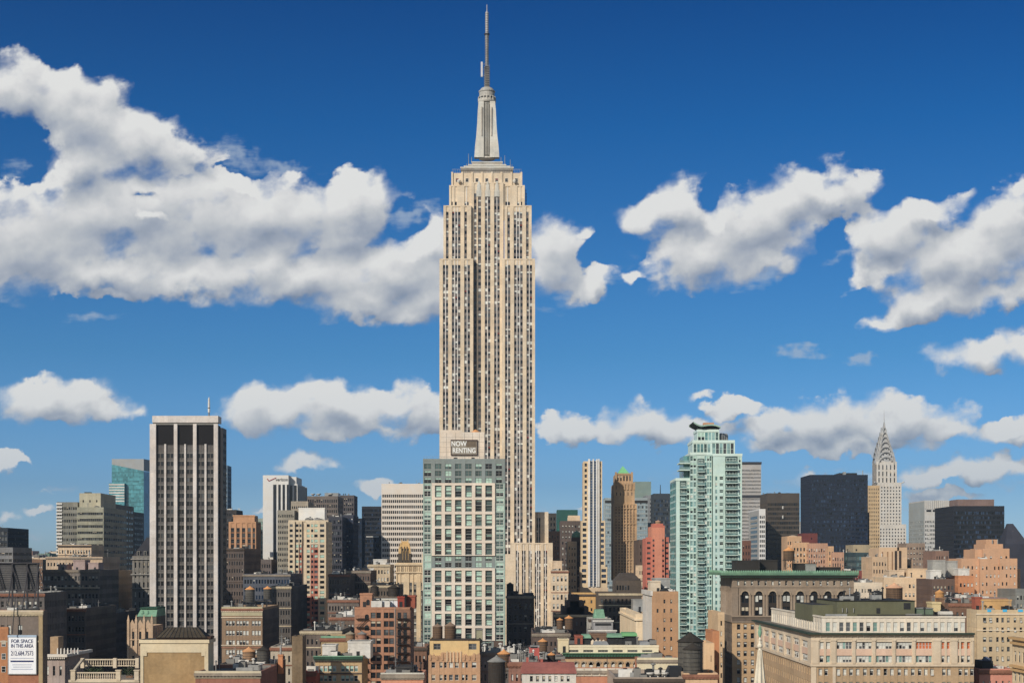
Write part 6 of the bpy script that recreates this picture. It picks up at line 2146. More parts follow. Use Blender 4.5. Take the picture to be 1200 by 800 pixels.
def corner_block():
    d = 430.0
    st = wall("warm_pale_stone", (206, 189, 164), var=.14)
    low = wall("buff_brick", (178, 152, 120), var=.16)
    white = wall("attic_white", (216, 205, 186), var=.14)
    olive = wall("olive_penthouse", (98, 98, 76), var=.14)
    pink = wall("pink_terracotta", (212, 180, 156), var=.12)
    T = Thing('office_building', 'large buff corner block with dark green cornice and an olive penthouse, near right', 'office building', X(1045, d), d + 20, 0, d=d, seed=22)
    W = T.w
    x = lambda zx: X(870 + zx / 4.444, d)
    z = lambda zy: Z(620 + zy / 4.444, d)
    x0, x1 = x(358), X(1141.5, d)
    L = 100
    y1 = d + L
    W.box(x0 + .6, x1 - .3, d + .6, y1, 0, z(545), st, top=ROOF_GREY)
    T.w.box(x1 - .3, x1, d + .61, y1, 0, z(548), st)
    # front, upper two storeys: corner bay, wide bays, end bays
    bays = [(492, 572), (592, 674), (695, 787)]
    x8 = lambda v: (v / 4.444 + 1020 - 870) * 4.444
    bays = [(491, 571), (592, 674), (696, 780), (800, 884), (904, 988)]
    cols_small = [(402, 424), (436, 458)]
    end = [(x8(370), x8(387)), (x8(398), x8(415)), (x8(456), x8(463)), (x8(472), x8(490)), (x8(503), x8(521))]
    rows2 = [(z(622), z(585)), (z(692), z(656))]
    allc = [(x(a), x(b)) for a, b in cols_small + bays + end]
    kit = [((PANE_GREY, BLIND, .6), 3), ((PANE_TEAL, BLIND, .95), 4), ((PANE_GREEN, None, 0), 3), ((PANE_DARK, BLIND, .4), 1), ((PANE_GREY, None, 0), 2)]
    for group, mull in ((cols_small, 1), (bays, 4), (end, 1)):
        pass
    edges = [358] + [v for c in cols_small + bays + end for v in c] + [(1141.5 - 870) * 4.444]
    for a, b in zip(edges[::2], edges[1::2]):
        W.box(x(a), x(b), d, d + .6, z(700), z(572), st)
        if b - a > 14:
            W.box(x(a) + .25, x(b) - .25, d - .16, d + .01, z(698), z(580), st)
            W.box(x(a) + .05, x(b) - .05, d - .26, d + .01, z(580), z(572), st)
    W.box(x(402), x1, d + .04, d + .6, z(585), z(572) - .002, st)
    W.box(x(402), x1, d + .1, d + .6, z(656), z(622), pink)
    W.box(x(402), x1, d + .05, d + .6, z(700), z(692), st)
    red = [((PANE_DARK, wall("orange_blind", (196, 110, 70), var=.2), .95), 1)]
    for lo, hi in rows2:
        for a, b in cols_small:
            T.wins.append(('S', d + .5, x(a), x(b), lo, hi, kit, FRAME_WHITE, 1))
        for i, (a, b) in enumerate(bays):
            n = 5
            for k in range(n):
                q0, q1 = x(a) + (x(b) - x(a)) * k / n, x(a) + (x(b) - x(a)) * (k + 1) / n
                T.wins.append(('S', d + .5, q0 + .02, q1 - .02, lo, hi, red if (i == 4 and lo > z(640) ) else kit, FRAME_WHITE, 1))
        for i, (a, b) in enumerate(end):
            T.wins.append(('S', d + .5, x(a), x(b), lo, hi, red if lo > z(640) else kit, FRAME_WHITE, 1))
    # frieze and cornice
    W.box(x0 - .05, x1, d - .06, d + .6, z(572), z(546), st)
    for k in range(26):
        a = x(372) + (x1 - x(372)) * k / 26
        W.box(a, a + .25, d - .4, d, z(560), z(549), st)
    cn = M()
    gd = wall("cornice_green", (50, 66, 54), var=.25)
    cn.box(x0 - 1.1, x1 - .1, d - 1.3, d + .6, z(545), z(538), gd)
    cn.box(x0 - 1.1, x0 + .6, d + .6, y1, z(545), z(538), gd)
    cn.box(x0 - .8, x1 - .1, d - .9, d + .6, z(549), z(545), st)
    cn.box(x0 - .8, x0 + .3, d + .6, y1, z(549), z(545), st)
    T.part('cornice', cn)
    # belt and the brick storeys below
    W.box(x0 - .25, x1, d - .3, d + .6, z(712), z(700), st)
    W.box(x0 - .25, x0 + .6, d + .61, y1, z(712), z(700), st)
    lowc = []
    for v in [407, 437] + [500, 533, 567, 601, 639, 674, 710, 746, 780] + [x8(152), x8(186), x8(222), x8(258), x8(290), x8(322), x8(384), x8(410), x8(470), x8(500), x8(530)]:
        lowc.append((x(v - 10), x(v + 10)))
    lowc.sort()
    lowc = [c for i, c in enumerate(lowc) if i == 0 or c[0] > lowc[i - 1][1] + .1]
    T.facade('S', d + .6, lowc, [(z(724 + 69 * k + 36), z(724 + 69 * k)) for k in range(3)], (x0 + .05, x1, z(930), z(712)), low, low, .5, .42, KIT_PALE, FRAME_WHITE)
    W.box(x0, x(385), d - .05, d + .5, z(930), z(712), st)
    W.box(x(470), x(486), d - .03, d + .5, z(930), z(712), st)
    # left flank
    nb = 7
    for k in range(nb):
        a = d + 4 + k * 13.2
        for lo, hi in rows2:
            for q in range(3):
                T.wins.append(('W', x0 + .5, a + 1.6 + q * 3.0, a + 4.4 + q * 3.0, lo, hi, KIT_PALE, FRAME_WHITE, 1))
    W.box(x0, x0 + .6, d + .61, d + 5.2, z(700), z(572), st)
    for k in range(nb):
        a = d + 4 + k * 13.2
        W.box(x0, x0 + .6, a + 10.8, a + 14.6 if k < nb - 1 else y1, z(700), z(572), st)
        W.box(x0 - .15, x0 + .2, a + 11.4, a + 14, z(698), z(580), st)
    W.box(x0 + .05, x0 + .6, d + .62, y1, z(585), z(546), st)
    W.box(x0 + .12, x0 + .6, d + .62, y1, z(656), z(622), pink)
    W.box(x0 + .06, x0 + .6, d + .62, y1, z(700), z(692), st)
    T.facade('W', x0 + .6, cols_n(d + 1, y1 - 1, 26, .5), [(z(724 + 69 * k + 36), z(724 + 69 * k)) for k in range(3)], (d + .65, y1, z(930), z(712) - .01), low, low, .45, .4, KIT_MIX, FRAME_GREY)
    # set back attic, white with close windows
    ax0, ax1, ay = X(963.5, d + 8), X(1131, d + 8), d + 8
    W.box(ax0 + .3, ax1 - .3, ay + .3, y1 - 6, z(545), Z(725, ay), white, top=ROOF_GREY)
    zt, zb = Z(725, ay) + .5, Z(737, ay)
    c = [(X(967.8 + 7.9 * k, ay), X(973.0 + 7.9 * k, ay)) for k in range(21)]
    T.facade('S', ay + .3, c, [(Z(739.5, ay), Z(728.6, ay))], (ax0, ax1, Z(741.5, ay) - 1, zt), white, white, .3, .25, kit, FRAME_WHITE)
    W.box(ax0 - .2, ax1 + .2, ay - .2, ay + .5, zt - .1, zt + .3, white)
    W.box(ax0 - .2, ax0 + .5, ay + .5, y1 - 6, zt - .1, zt + .3, white)
    T.facade('W', ax0 + .3, cols_n(ay + 1, y1 - 7, 22, .5), [(Z(739.5, ay), Z(728.6, ay))], (ay + .31, y1 - 6, Z(741.5, ay) - 1, zt), white, white, .3, .25, KIT_PALE, FRAME_WHITE)
    # olive penthouse
    py = d + 15
    b = T.bulkhead(X(981, py), X(1072, py), py, py + 30, Z(726, py), Z(704, py), olive, cap=False, door=False, name='penthouse')
    m = M()
    m.box(X(946, py + 14), X(981, py + 14) + .5, py + 6, py + 34, Z(726, py + 14), Z(707.5, py + 14), olive, top=ROOF_DARK)
    T.part('penthouse', m)
    m = M()
    m.box(X(981, py) - .2, X(1072, py) + .2, py - .2, py + 30, Z(704, py), Z(703.2, py), wall("tar_edge", (44, 42, 36), var=.2))
    for a, bb in ((1027, 1031.5), (1059, 1067)):
        m.box(X(a, py), X(bb, py), py - .05, py + .1, Z(718.5, py) if a < 1050 else Z(713.5, py), Z(712, py) if a < 1050 else Z(706, py), METAL_DARK)
    for a in (987, 992, 1000):
        m.lathe(X(a, py), py - .3, [(.12, Z(717, py)), (.12, Z(712, py))], METAL_GREY, 6)
    T.part('louvre', m, parent=b)
    T.clutter(X(985, py), X(1068, py), py + 2, py + 26, Z(704, py), 14, [METAL_DARK, ROOF_DARK, METAL_GREY])
    m = M()
    for k in range(16):
        a = X(1074 + k * 1.3, py)
        m.box(a, a + .22, py + 1, py + 8, Z(726, py), Z(713, py), wall("sage_louvre", (112, 128, 108), var=.2))
    m.box(X(1073, py), X(1095, py), py + .8, py + 8.2, Z(713, py), Z(712, py), FRAME_GREY)
    T.part('louvre', m)
    T.bulkhead(X(1097, py), X(1107, py), py + 4, py + 10, Z(726, py), Z(706, py), wall("cream_hut", (206, 186, 140), var=.15))
    T.bulkhead(X(1108, py), X(1114, py), py + 6, py + 10, Z(726, py), Z(701, py), BROWN)
    m = M()
    m.box(X(1010, ay - 5), X(1131, ay - 5), ay + .6, ay + .9, Z(721, ay), Z(719.6, ay), FRAME_DARK)
    T.part('roof_rail', m)
    T.clutter(X(968, ay), X(1128, ay), ay + 1, py - .5, Z(725, ay), 5)
    T.finish(solo=1.5)


corner_block()


def steeple():
    d = 340.0
    st = wall("steeple_stone", (216, 206, 184), var=.18)
    T = Thing('church_spire', 'pale stone church spire with a small green finial before the buff corner block', 'spire', X(890.5, d), d, 0, d=d)
    c = X(890.5, d)
    h = lambda p: p / F * d
    m = M()
    m.lathe(c, d, [(h(8.6), Z(850, d)), (h(6.2), Z(801, d)), (h(2.0), Z(762, d)), (h(1.5), Z(759, d))], st, 8)
    for k in range(8):
        a = 2 * math.pi * (k) / 8
        m.bar((c + h(6.4) * math.cos(a), d + h(6.4) * math.sin(a), Z(801, d)), (c + h(1.9) * math.cos(a), d + h(1.9) * math.sin(a), Z(761, d)), .22, st)
    m.box(c - h(10), c + h(10), d - h(10), d + h(10), 0, Z(850, d), st)
    T.part('spire', m)
    m = M()
    m.lathe(c, d, [(h(1.5), Z(759, d)), (h(3.1), Z(757.5, d)), (h(3.3), Z(755.5, d)), (h(1.8), Z(754, d)), (h(1.2), Z(750, d)), (h(1.8), Z(748.6, d)), (h(.7), Z(746, d))], st, 10)
    T.part('capital', m)
    m = M()
    m.lathe(c, d, [(h(1.0), Z(746, d)), (h(2.0), Z(743, d)), (h(2.3), Z(740, d)), (h(1.4), Z(736, d)), (h(.3), Z(731, d))], COPPER, 10)
    m.bar((c - h(2), d, Z(735, d)), (c + h(2), d, Z(735, d)), .16, COPPER)
    T.part('finial', m)


steeple()

# right edge
def cream_apartments():
    d = 520.0
    cr = wall("cream_glazed", (218, 200, 172), var=.12)
    lo = wall("cream_lower", (198, 176, 142), var=.15)
    T = tower('apartment_building', 'cream apartment block with dark windows and bright blue patches on its parapet', 'apartment building', 1145, 1240, 714, d, 12, lo, n=14, flr=3.1, wf=.42, hf=.5, kit=KIT_MIX, ybot=800, nside=6, finish=False, mullions=1,
              cols=cols_px([(1152, 1156), (1159, 1163), (1167.5, 1170.5), (1173.5, 1176.5), (1180, 1183.5), (1188, 1191), (1195, 1198), (1203, 1207), (1211, 1215), (1220, 1224), (1229, 1233)], d))
    T.w.box(X(1164.5, d), X(1202, d), d - .12, d + .3, Z(738, d), Z(712, d), wall("white_glazed", (226, 220, 208), var=.1)) if False else None
    tarp = wall("blue_tarp", (74, 172, 214), var=.1)
    for a, b in ((1157, 1161.5), (1175, 1180), (1193, 1198.5)):
        m = M()
        m.box(X(a, d), X(b, d), d - .1, d + .7, T.zt + .3, T.zt + 1.1, tarp)
        T.part('parapet_patch', m, label='bright blue parapet patch')
    T.w.box(T.x0 - .3, T.x1, d - .25, d + .3, T.zt - .6, T.zt - .2, cr)
    T.w.box(T.x0 - .2, T.x1, d - .2, d + .3, Z(738.5, d), Z(737.4, d), cr)
    T.clutter(T.x0 + 1, X(1200, d), d + 2, d + 11, T.zt, 10, [METAL_DARK, METAL_GREY, BROWN])
    T.bulkhead(X(1157, d), X(1192, d), d + 6, d + 11, T.zt, Z(703, d), wall("ochre_wall", (202, 162, 110), var=.16))
    T.bulkhead(X(1150, d), X(1158, d), d + 7, d + 11, T.zt, Z(700, d), RED)
    T.finish()
    tower('loft_building', 'low brown brick block with a flat dark roof behind the cream parapet', 'loft building', 1112, 1150, 706, 640, 40, wall("umber", (118, 90, 72), var=.2), n=6, flr=4.4, wf=.4, hf=.4, kit=KIT_MIX, ybot=740, clutter=10)
    tower('loft_building', 'low roof with white vents between the ziggurat and the cream parapet', 'loft building', 1118, 1180, 700, 720, 40, wall("grey_red", (150, 128, 118), var=.2), n=9, flr=4.4, wf=.4, hf=.4, kit=KIT_MIX, ybot=720, clutter=14)
    # tanks by it
    water_tank(1048, 682.5, 703, 19, 600, 'broad squat tank with a tan roof behind the olive penthouse', WOOD_BROWN, wall("tank_roof_salmon", (214, 166, 130), var=.15), legs=.05)
    water_tank(1101, 690, 710, 10, 610, 'small ochre drum tank behind the olive penthouse', wall("ochre_tank", (204, 150, 92), var=.2), wall("ochre_tank", (0, 0, 0)), legs=.25)


cream_apartments()


def right_edge():
    d = 350.0
    br = wall("amber_stone", (196, 160, 112), var=.15)
    T = tower('office_building', 'tan building with projecting amber cornices cut by the right edge', 'office building', 1213, 1290, 749, d, 16, wall("tan_edge", (206, 184, 150), var=.14), n=9, flr=4.3, wf=.55, hf=.55, kit=KIT_PALE, ybot=800, nside=5, finish=False, mullions=2, first=2.2)
    for yy, o in ((749, .9), (755, .6), (783, .7), (787.5, .5)):
        T.w.box(T.x0 - o, T.x1, d - o, d + .3, Z(yy + 3, d), Z(yy, d), br)
        T.w.box(T.x0 - o, T.x0 + .3, d + .3, d + 16, Z(yy + 3, d), Z(yy, d), br)
    T.finish()
    P = tower('loft_building', 'pinkish low building with white roof gear below the cream apartments', 'loft building', 1147.5, 1188, 783, 440, 20, wall("rose_brick", (200, 140, 120), var=.15), n=5, flr=4.2, wf=.3, hf=.45, kit=KIT_MIX, ybot=800, finish=False)
    P.clutter(P.x0, P.x1, 441, 455, P.zt, 9, [WHITE_PAINT, METAL_GREY, METAL_DARK])
    m = M()
    bl = wall("blue_grey_cover", (96, 104, 124), var=.2)
    m.box(X(1147, 446), X(1160, 446), 443, 450, P.zt, Z(773, 446), METAL_DARK)
    m.lathe(X(1152, 446), 443, [(1.0, Z(773, 446)), (1.2, Z(771, 446)), (.6, Z(769, 446)), (.1, Z(768, 446))], bl, 10)
    P.part('roof_plant', m)
    P.finish()


right_edge()


def green_band_block():
    """cream attic with a deep green cornice, right of centre"""
    d = 560.0
    cr = wall("cream_attic", (226, 214, 184), var=.12)
    tan = wall("tan_arcade", (190, 160, 124), var=.16)
    T = Thing('loft_building', 'cream attic block with dark slot windows above a deep green cornice', 'loft building', X(717, d), d, 0, d=d, seed=31)
    W = T.w
    x = lambda zx: X(620 + zx / 4.444, d)
    z = lambda zy: Z(620 + zy / 4.444, d)
    x0, x1, y1 = x(180), x(676), d + 40
    W.box(x0, x1, d + 1.2, y1, 0, z(605), cr, top=ROOF_GREY)
    W.box(x0 - .1, x1 + .1, d + .8, d + 1.3, z(612), z(602), cr)
    cols = [(x(206 + 77 * k), x(206 + 77 * k + 52)) for k in range(6)]
    T.facade('S', d + 1.2, cols, [(z(639), z(627))], (x0, x1, z(645), z(612) - .02), cr, cr, .3, .25, KIT_DARK, FRAME_GREY, mullions=3)
    c = M()
    g = wall("deep_green_cornice", (58, 98, 76), var=.25)
    c.box(x0 - .3, x1 + .8, d - .7, d + 1.5, z(662), z(646), g)
    c.box(x0 - .6, x1 + 1.1, d - 1.1, d + .9, z(646), z(643), wall("green_cornice_edge", (96, 132, 100), var=.2))
    for k in range(34):
        a = x0 + (x1 - x0) * k / 33
        c.box(a - .15, a + .15, d - .95, d - .6, z(660), z(648), COPPER_DARK)
    T.part('cornice', c)
    W.box(x0, x1, d + .4, d + 1.3, z(690), z(662), tan)
    # arched windows
    half = (x(38.5) - x(0)) / 2
    for k in range(10):
        cx = x(225 + 38.5 * k + 20)
        if cx + half > x1:
            break
        arch_wall(W, cx, d + .4, half, half * 1.1, z(760), z(697), z(689), tan, .5, 8)
        gm = M()
        arch_face(gm, cx, d + .85, half * 1.1, z(760), z(697), PANE_DARK, n=8)
        o = T.part('arched_window', gm)
        b = M()
        zz = z(697 + 24 * T.rng.random())
        b.box(cx - half * .5, cx + half * .5, d + .78, d + .83, zz - (z(697) - z(718)), zz, BLIND)
        T.part('blind', b, parent=o)
    W.box(x0, x(226), d + .4, d + 1.3, z(760), z(689), tan)
    W.box(x0, x1, d + .4, y1, 0, z(760), tan)
    # roof houses
    T.bulkhead(x(152), x(206), d + .5, d + 9, z(640), z(572), wall("cream_hut_b", (214, 200, 166), var=.12))
    for a, b, t, col in ((285, 327, 556, COPPER), (418, 500, 552, COPPER), (498, 572, 545, wall("bright_green_awning", (112, 166, 112), var=.12))):
        h = T.bulkhead(x(a), x(b), d + 10, d + 20, z(604), z(t + 14), METAL_DARK, cap=False)
        m = M()
        m.frustum(x(a) - .3, x(b) + .3, d + 9.2, d + 20, z(t + 16), x(a), x(b), d + 10.5, d + 20, z(t), col)
        T.part('shed_roof', m, parent=h)
    T.bulkhead(x(245), x(285), d + 9, d + 16, z(604), z(560), RED)
    T.bulkhead(x(330), x(416), d + 14, d + 22, z(604), z(552), BROWN)
    for k in range(4):
        m = M()
        a = x(338 + 19 * k)
        m.lathe(a, d + 8, [(.7, z(604)), (.7, z(588)), (.35, z(582)), (.05, z(578))], BEIGE2, 8)
        T.part('vent', m)
    m = M()
    m.frustum(x(335), x(420), d + 3, d + 9, z(605), x(345), x(410), d + 6, d + 8, z(586), METAL_GREY)
    T.part('skylight', m)
    m = M()
    m.frustum(x(580), x(640), d + 4, d + 12, z(605), x(585), x(636), d + 6, d + 11, z(588), METAL_GREY)
    T.part('skylight', m)
    T.clutter(x(430), x(670), d + 3, d + 9, z(605), 5)
    T.finish(solo=2)
    # mechanical house behind
    P = Thing('loft_building', 'grey stacked plant house behind the cream attic block', 'loft building', X(705, 640), 640, 0, d=640)
    dd = 640
    mg = wall("plant_grey", (150, 148, 146), var=.2)
    for a, b, t, bt, y in ((690, 722, 738, 760, 0), (696, 719, 727, 738, 4)):
        P.w.box(X(a, dd), X(b, dd), dd + y, dd + y + 16, 0 if t > 730 else Z(bt, dd), Z(t, dd), mg, top=ROOF_GREY)
        P.w.box(X(a, dd) - .3, X(b, dd) + .3, dd + y - .4, dd + y + .2, Z(t + 1.2, dd), Z(t - .3, dd), WHITE_PAINT)
        P.w.box(X(a + 2, dd), X(b - 2, dd), dd + y - .08, dd + y + .02, Z(t + 6, dd), Z(t + 3, dd), METAL_DARK)
    P.finish()


green_band_block()


def near_roofs_right():
    # parapets and roofs at the bottom, right of centre
    d = 430.0
    T = tower('loft_building', 'low brick block behind a long pale parapet at the bottom edge', 'loft building', 675, 748, 783.5, d, 8, wall("salmon_wall", (188, 132, 104), var=.18), n=7, flr=4.2, wf=.3, hf=.5, kit=KIT_DARK, ybot=800, finish=False, first=3.2)
    T.w.box(T.x0 - .2, T.x1, d - .2, d + .4, Z(791.5, d), Z(782.5, d), wall("pale_parapet", (214, 206, 188), var=.16))
    for k in range(9):
        a = T.x0 + (T.x1 - T.x0) * k / 8
        T.w.box(a - .12, a + .12, d - .32, d - .18, Z(791.5, d), Z(782.5, d), BEIGE2)
    m = M()
    m.lathe(X(712, d), d + 2, [(.12, T.zt), (.08, Z(768, d))], METAL_DARK, 6)
    T.part('vent', m)
    T.finish()
    T = tower('loft_building', 'brick block with a plain cream party wall top at the bottom edge', 'loft building', 747, 796, 771, 470, 10, wall("brick_low", (176, 122, 94), var=.18), n=5, flr=4.4, wf=.25, hf=.4, kit=KIT_DARK, ybot=800, finish=False, first=6, skip=.4)
    T.w.box(T.x0 - .1, T.x1 + .1, 469.8, 470.4, Z(785.5, 470), Z(770, 470), wall("cream_party_wall", (216, 204, 172), var=.12))
    T.clutter(T.x0, T.x1, 472, 479, T.zt, 5)
    T.finish()
    T = tower('loft_building', 'bottom edge roof littered with white dishes below the cream party wall', 'loft building', 720, 800, 793, 400, 30, wall("grey_brick_low", (166, 150, 134), var=.2), n=8, flr=4.2, wf=.3, hf=.4, kit=KIT_DARK, ybot=810, finish=False)
    for px in (762, 771, 779):
        m = M()
        m.lathe(X(px, 402), 402, [(.15, T.zt), (.15, T.zt + 1.2), (.9, T.zt + 1.7), (1.0, T.zt + 2.0), (.2, T.zt + 1.7)], WHITE_PAINT, 12)
        T.part('dish_aerial', m)
    T.clutter(T.x0, T.x1, 401, 428, T.zt, 10)
    m = M()
    m.frustum(X(780, 405), X(800, 405), 404, 414, T.zt, X(786, 405), X(800, 405), 407, 412, Z(781, 405), METAL_DARK)
    T.part('skylight', m)
    T.finish()
    # red roofed house
    d = 400.0
    T = Thing('loft_building', 'white walled house with a sloping red roof at the bottom edge', 'loft building', X(648, d), d, 0, d=d, seed=33)
    W = T.w
    W.box(X(612, d), X(675, d), d + .3, d + 14, 0, Z(788, d), wall("white_stucco", (214, 208, 196), var=.2))
    T.facade('S', d + .3, cols_px([(621 + 7.2 * k, 624.5 + 7.2 * k) for k in range(7)], d), [(Z(798, d), Z(791.5, d))], (X(612, d), X(675, d), 0, Z(788, d) - .02), wall("white_stucco", (0, 0, 0)), None, .3, .25, KIT_MIX, FRAME_GREY)
    m = M()
    rt = wall("red_roof", (158, 98, 86), var=.2)
    m.frustum(X(610, d), X(676, d), d - .4, d + 14.4, Z(788.5, d), X(613, d), X(674, d), d + 6, d + 9, Z(777.5, d), rt)
    T.part('roof', m)
    for px, h in ((617, 772), (634, 774), (655, 776)):
        m = M()
        m.box(X(px, d), X(px + 3, d), d + 8, d + 9.4, Z(784, d), Z(h, d), wall("chimney_red", (164, 92, 80), var=.2))
        T.part('chimney', m)
    T.finish()
    T = tower('loft_building', 'dark low roofs crowded with plant in the shade under the limestone tower', 'loft building', 624, 668, 741, 640, 50, wall("loft_fig", (100, 86, 78), var=.3), n=9, flr=4.2, wf=.4, hf=.4, kit=KIT_DARK, ybot=790, clutter=12)
    T = tower('loft_building', 'brown loft carrying two tan capped tanks left of the cream attic', 'loft building', 628, 662, 772, 480, 30, wall("brown_tank_loft", (132, 104, 88), var=.25), n=7, flr=4.2, wf=.4, hf=.45, kit=KIT_MIX, ybot=800, clutter=8)
    T.bulkhead
    R2 = tower('roof_house', 'small red painted roof house by the tan capped tanks', 'roof house', 620, 632, 759, 470, 8, wall("red_paint", (178, 92, 84), var=.15), n=2, flr=3, wf=.3, hf=.4, kit=KIT_DARK, ybot=775, clutter=1)
    water_tank(636, 747, 765, 10.5, 500, 'dark wooden tank with a tan cap, beside the small red roof house', WOOD_BROWN, TANK_ROOF, legs=.1)
    water_tank(646, 763, 779, 9.5, 478, 'dark brown tank with a tan cap, lowest of the four left of the cream attic', WOOD_DARK, TANK_ROOF, legs=.1)
    water_tank(656, 723, 737.5, 7.6, 640, 'smaller left tank of the tan capped pair before the black gable', WOOD_BROWN, TANK_ROOF, legs=.08)
    water_tank(666.6, 720.3, 738, 9.4, 640, 'larger right tank of the tan capped pair before the black gable', WOOD_BROWN, TANK_ROOF, legs=.08)
    # the pair of big grey tanks and the beige block under them
    d = 400.0
    T = tower('loft_building', 'beige block at the bottom edge under the two big grey tanks', 'loft building', 801, 841, 788, d, 14, wall("peach_wall", (206, 172, 136), var=.14), n=3, flr=5, wf=.12, hf=.6, kit=KIT_DARK, ybot=806, skip=.5)
    water_tank(809, 740, 789, 29, 412, 'largest grey wooden tank with a dark cone roof, behind a smaller one', WOOD_GREY, TANK_ROOF_DARK, legs=.02)
    water_tank(811.5, 752, 790, 21.5, 402, 'smaller grey wooden tank standing right in front of the largest grey one', WOOD_GREY, TANK_ROOF_DARK, legs=.03)
    T = tower('apartment_building', 'peach stucco wall block between the grey tanks and the brown arcade building', 'apartment building', 825, 837, 753, 520, 20, wall("peach_stucco", (212, 180, 142), var=.12), n=2, flr=5, wf=.15, hf=.4, kit=KIT_DARK, ybot=800, skip=.6)
    tower('apartment_building', 'narrow orange brick sliver left of the brown arcade building', 'apartment building', 835, 843, 739, 545, 20, wall("orange_sliver", (186, 130, 92), var=.14), n=1, flr=4, wf=.3, hf=.4, kit=KIT_DARK, ybot=800, skip=.5)
    tower('apartment_building', 'slim beige block with one window column against the brown arcade building', 'apartment building', 841.5, 849, 717, 575, 30, wall("beige_sliver", (204, 176, 140), var=.15), n=1, flr=3.7, wf=.35, hf=.45, kit=KIT_MIX, ybot=800, side=False)


near_roofs_right()


def yellow_gable_block():
    d = 480.0
    ye = wall("yellow_stucco", (214, 184, 132), var=.12)
    br = wall("tan_gothic", (188, 150, 116), var=.2)
    T = Thing('loft_building', 'yellow topped block with a crenellated tan front in front of the cream and glass tower', 'loft building', X(532, d), d, 0, d=d, seed=41)
    W = T.w
    x = lambda zx: X(470 + zx / 4.444, d)
    z = lambda zy: Z(620 + zy / 4.444, d)
    W.box(x(148) + .3, x(408) - .3, d + 3.3, d + 22, 0, z(583), ye, top=ROOF_DARK)
    T.facade('S', d + 3.3, [(x(166), x(204)), (x(350), x(392))], [(z(628), z(596))], (x(148), x(408), z(665), z(580)), ye, None, .3, .25, KIT_DARK, FRAME_GREY, mullions=2)
    W.box(x(146), x(410), d + 2.85, d + 3.5, z(580), z(572), wall("dark_coping", (66, 58, 50), var=.2))
    W.box(x(146), x(146) + .3, d + 3.4, d + 22, z(700), z(572), ye)
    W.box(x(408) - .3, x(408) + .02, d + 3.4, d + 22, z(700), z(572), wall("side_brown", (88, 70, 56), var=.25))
    W.box(x(142) + .3, x(412) - .3, d + .3, d + 4, 0, z(662), br)
    # crenellated parapet
    steps = [(142, 178, 655), (178, 206, 662), (206, 232, 645), (232, 320, 640), (320, 346, 655), (346, 372, 662), (372, 412, 650)]
    for a, b, t in steps:
        W.box(x(a), x(b), d - .1, d + .5, z(668), z(t), br)
        W.box(x(a) + .3, x(a) + .8, d - .25, d + .3, z(680), z(t - 6), br)
        W.frustum(x(b) - .7, x(b) - .1, d - .2, d + .4, z(t), x(b) - .45, x(b) - .35, d + .05, d + .15, z(t - 10), br)
    for k in range(5):
        a = x(236 + 18 * k)
        W.box(a, a + .35, d - .3, d + .2, z(690), z(634), wall("pale_finial", (206, 180, 146), var=.15))
    cols = [(x(a), x(b)) for a, b in ((158, 178), (200, 216), (224, 238), (250, 270), (280, 300), (316, 330), (336, 348), (368, 392))]
    T.facade('S', d + .3, cols, [(z(690 + 65 * k + 30), z(690 + 65 * k)) for k in range(3)], (x(142), x(412), z(930), z(668)), br, br, .35, .3, KIT_MIX, FRAME_WHITE)
    T.bulkhead(x(206), x(232), d + 4, d + 6, z(662), z(640), GREYB)
    T.finish(solo=2)
    water_tank(512.8, 729.5, 750.5, 11.6, d + 9, 'left and smaller of two brown tanks on the yellow topped block', WOOD_BROWN, wall("tank_cap_brown", (134, 112, 92), var=.2), legs=.14)
    water_tank(527.5, 728, 750.5, 13.2, d + 9, 'right and larger of two brown tanks on the yellow topped block', WOOD_BROWN, wall("tank_cap_brown", (0, 0, 0)), legs=.12)
    m = M()
    P = Thing('roof_house', 'pale little roof house at the right end of the yellow topped block', 'roof house', X(560, d), d + 12, z(575), d=d)
    m.box(x(388), x(420), d + 10, d + 15, z(600), z(527), wall("sage_hut", (150, 148, 124), var=.15))
    m.box(x(386), x(422), d + 9.8, d + 15.2, z(530), z(526), FRAME_GREY)
    P.part('wall', m)
    B = tower('loft_building', 'grey glass and stone low block right of the yellow topped block', 'loft building', 560, 592, 763, 500, 24, wall("pale_ash", (150, 146, 138), var=.2), n=6, flr=4, wf=.5, hf=.5, kit=KIT_MIX, ybot=800, clutter=5)
    H = tower('roof_house', 'dark brown shed on stilts before the cream and glass tower', 'roof house', 578.5, 589.5, 751, 560, 5, wall("shed_brown", (92, 76, 66), var=.2), n=2, flr=3, wf=.3, hf=.3, kit=KIT_DARK, ybot=760, z0=Z(762, 560), group=None)
    for px in (580, 584, 588):
        m = M()
        m.box(X(px, 560) - .12, X(px, 560) + .12, 561, 561.3, Z(775, 560), Z(762, 560), METAL_DARK)
        H.part('leg', m)
    water_tank(582, 767, 806, 20, 385, 'big dark tank with a weathered grey dome at the bottom edge', WOOD_DARK, TANK_ROOF_GREY, legs=.15)
    water_tank(590.5, 760, 783, 14.5, 470, 'brown tank with a bright tan cap just behind the grey domed tank', WOOD_BROWN, TANK_ROOF, legs=.06)
    # dark building in the shade right of the cream and glass tower
    D = tower('loft_building', 'nearly black shaded block right of the cream and glass tower', 'loft building', 593.5, 626, 697, 722, 30, wall("shaded_block_brick", (88, 80, 76), var=.3), n=5, flr=5.2, wf=.5, hf=.5, kit=KIT_DARK, ybot=780, finish=False)  # base colour kept dark, part of the block's shade put in
    D.bulkhead(X(594, 722), X(607, 722), 726, 736, D.zt, Z(693, 722), wall("shaded_block_brick", (0, 0, 0)))
    D.bulkhead(X(614, 722), X(625, 722), 727, 738, D.zt, Z(699, 722) + 1.5, wall("slate_hut", (90, 96, 104), var=.2))
    D.finish()
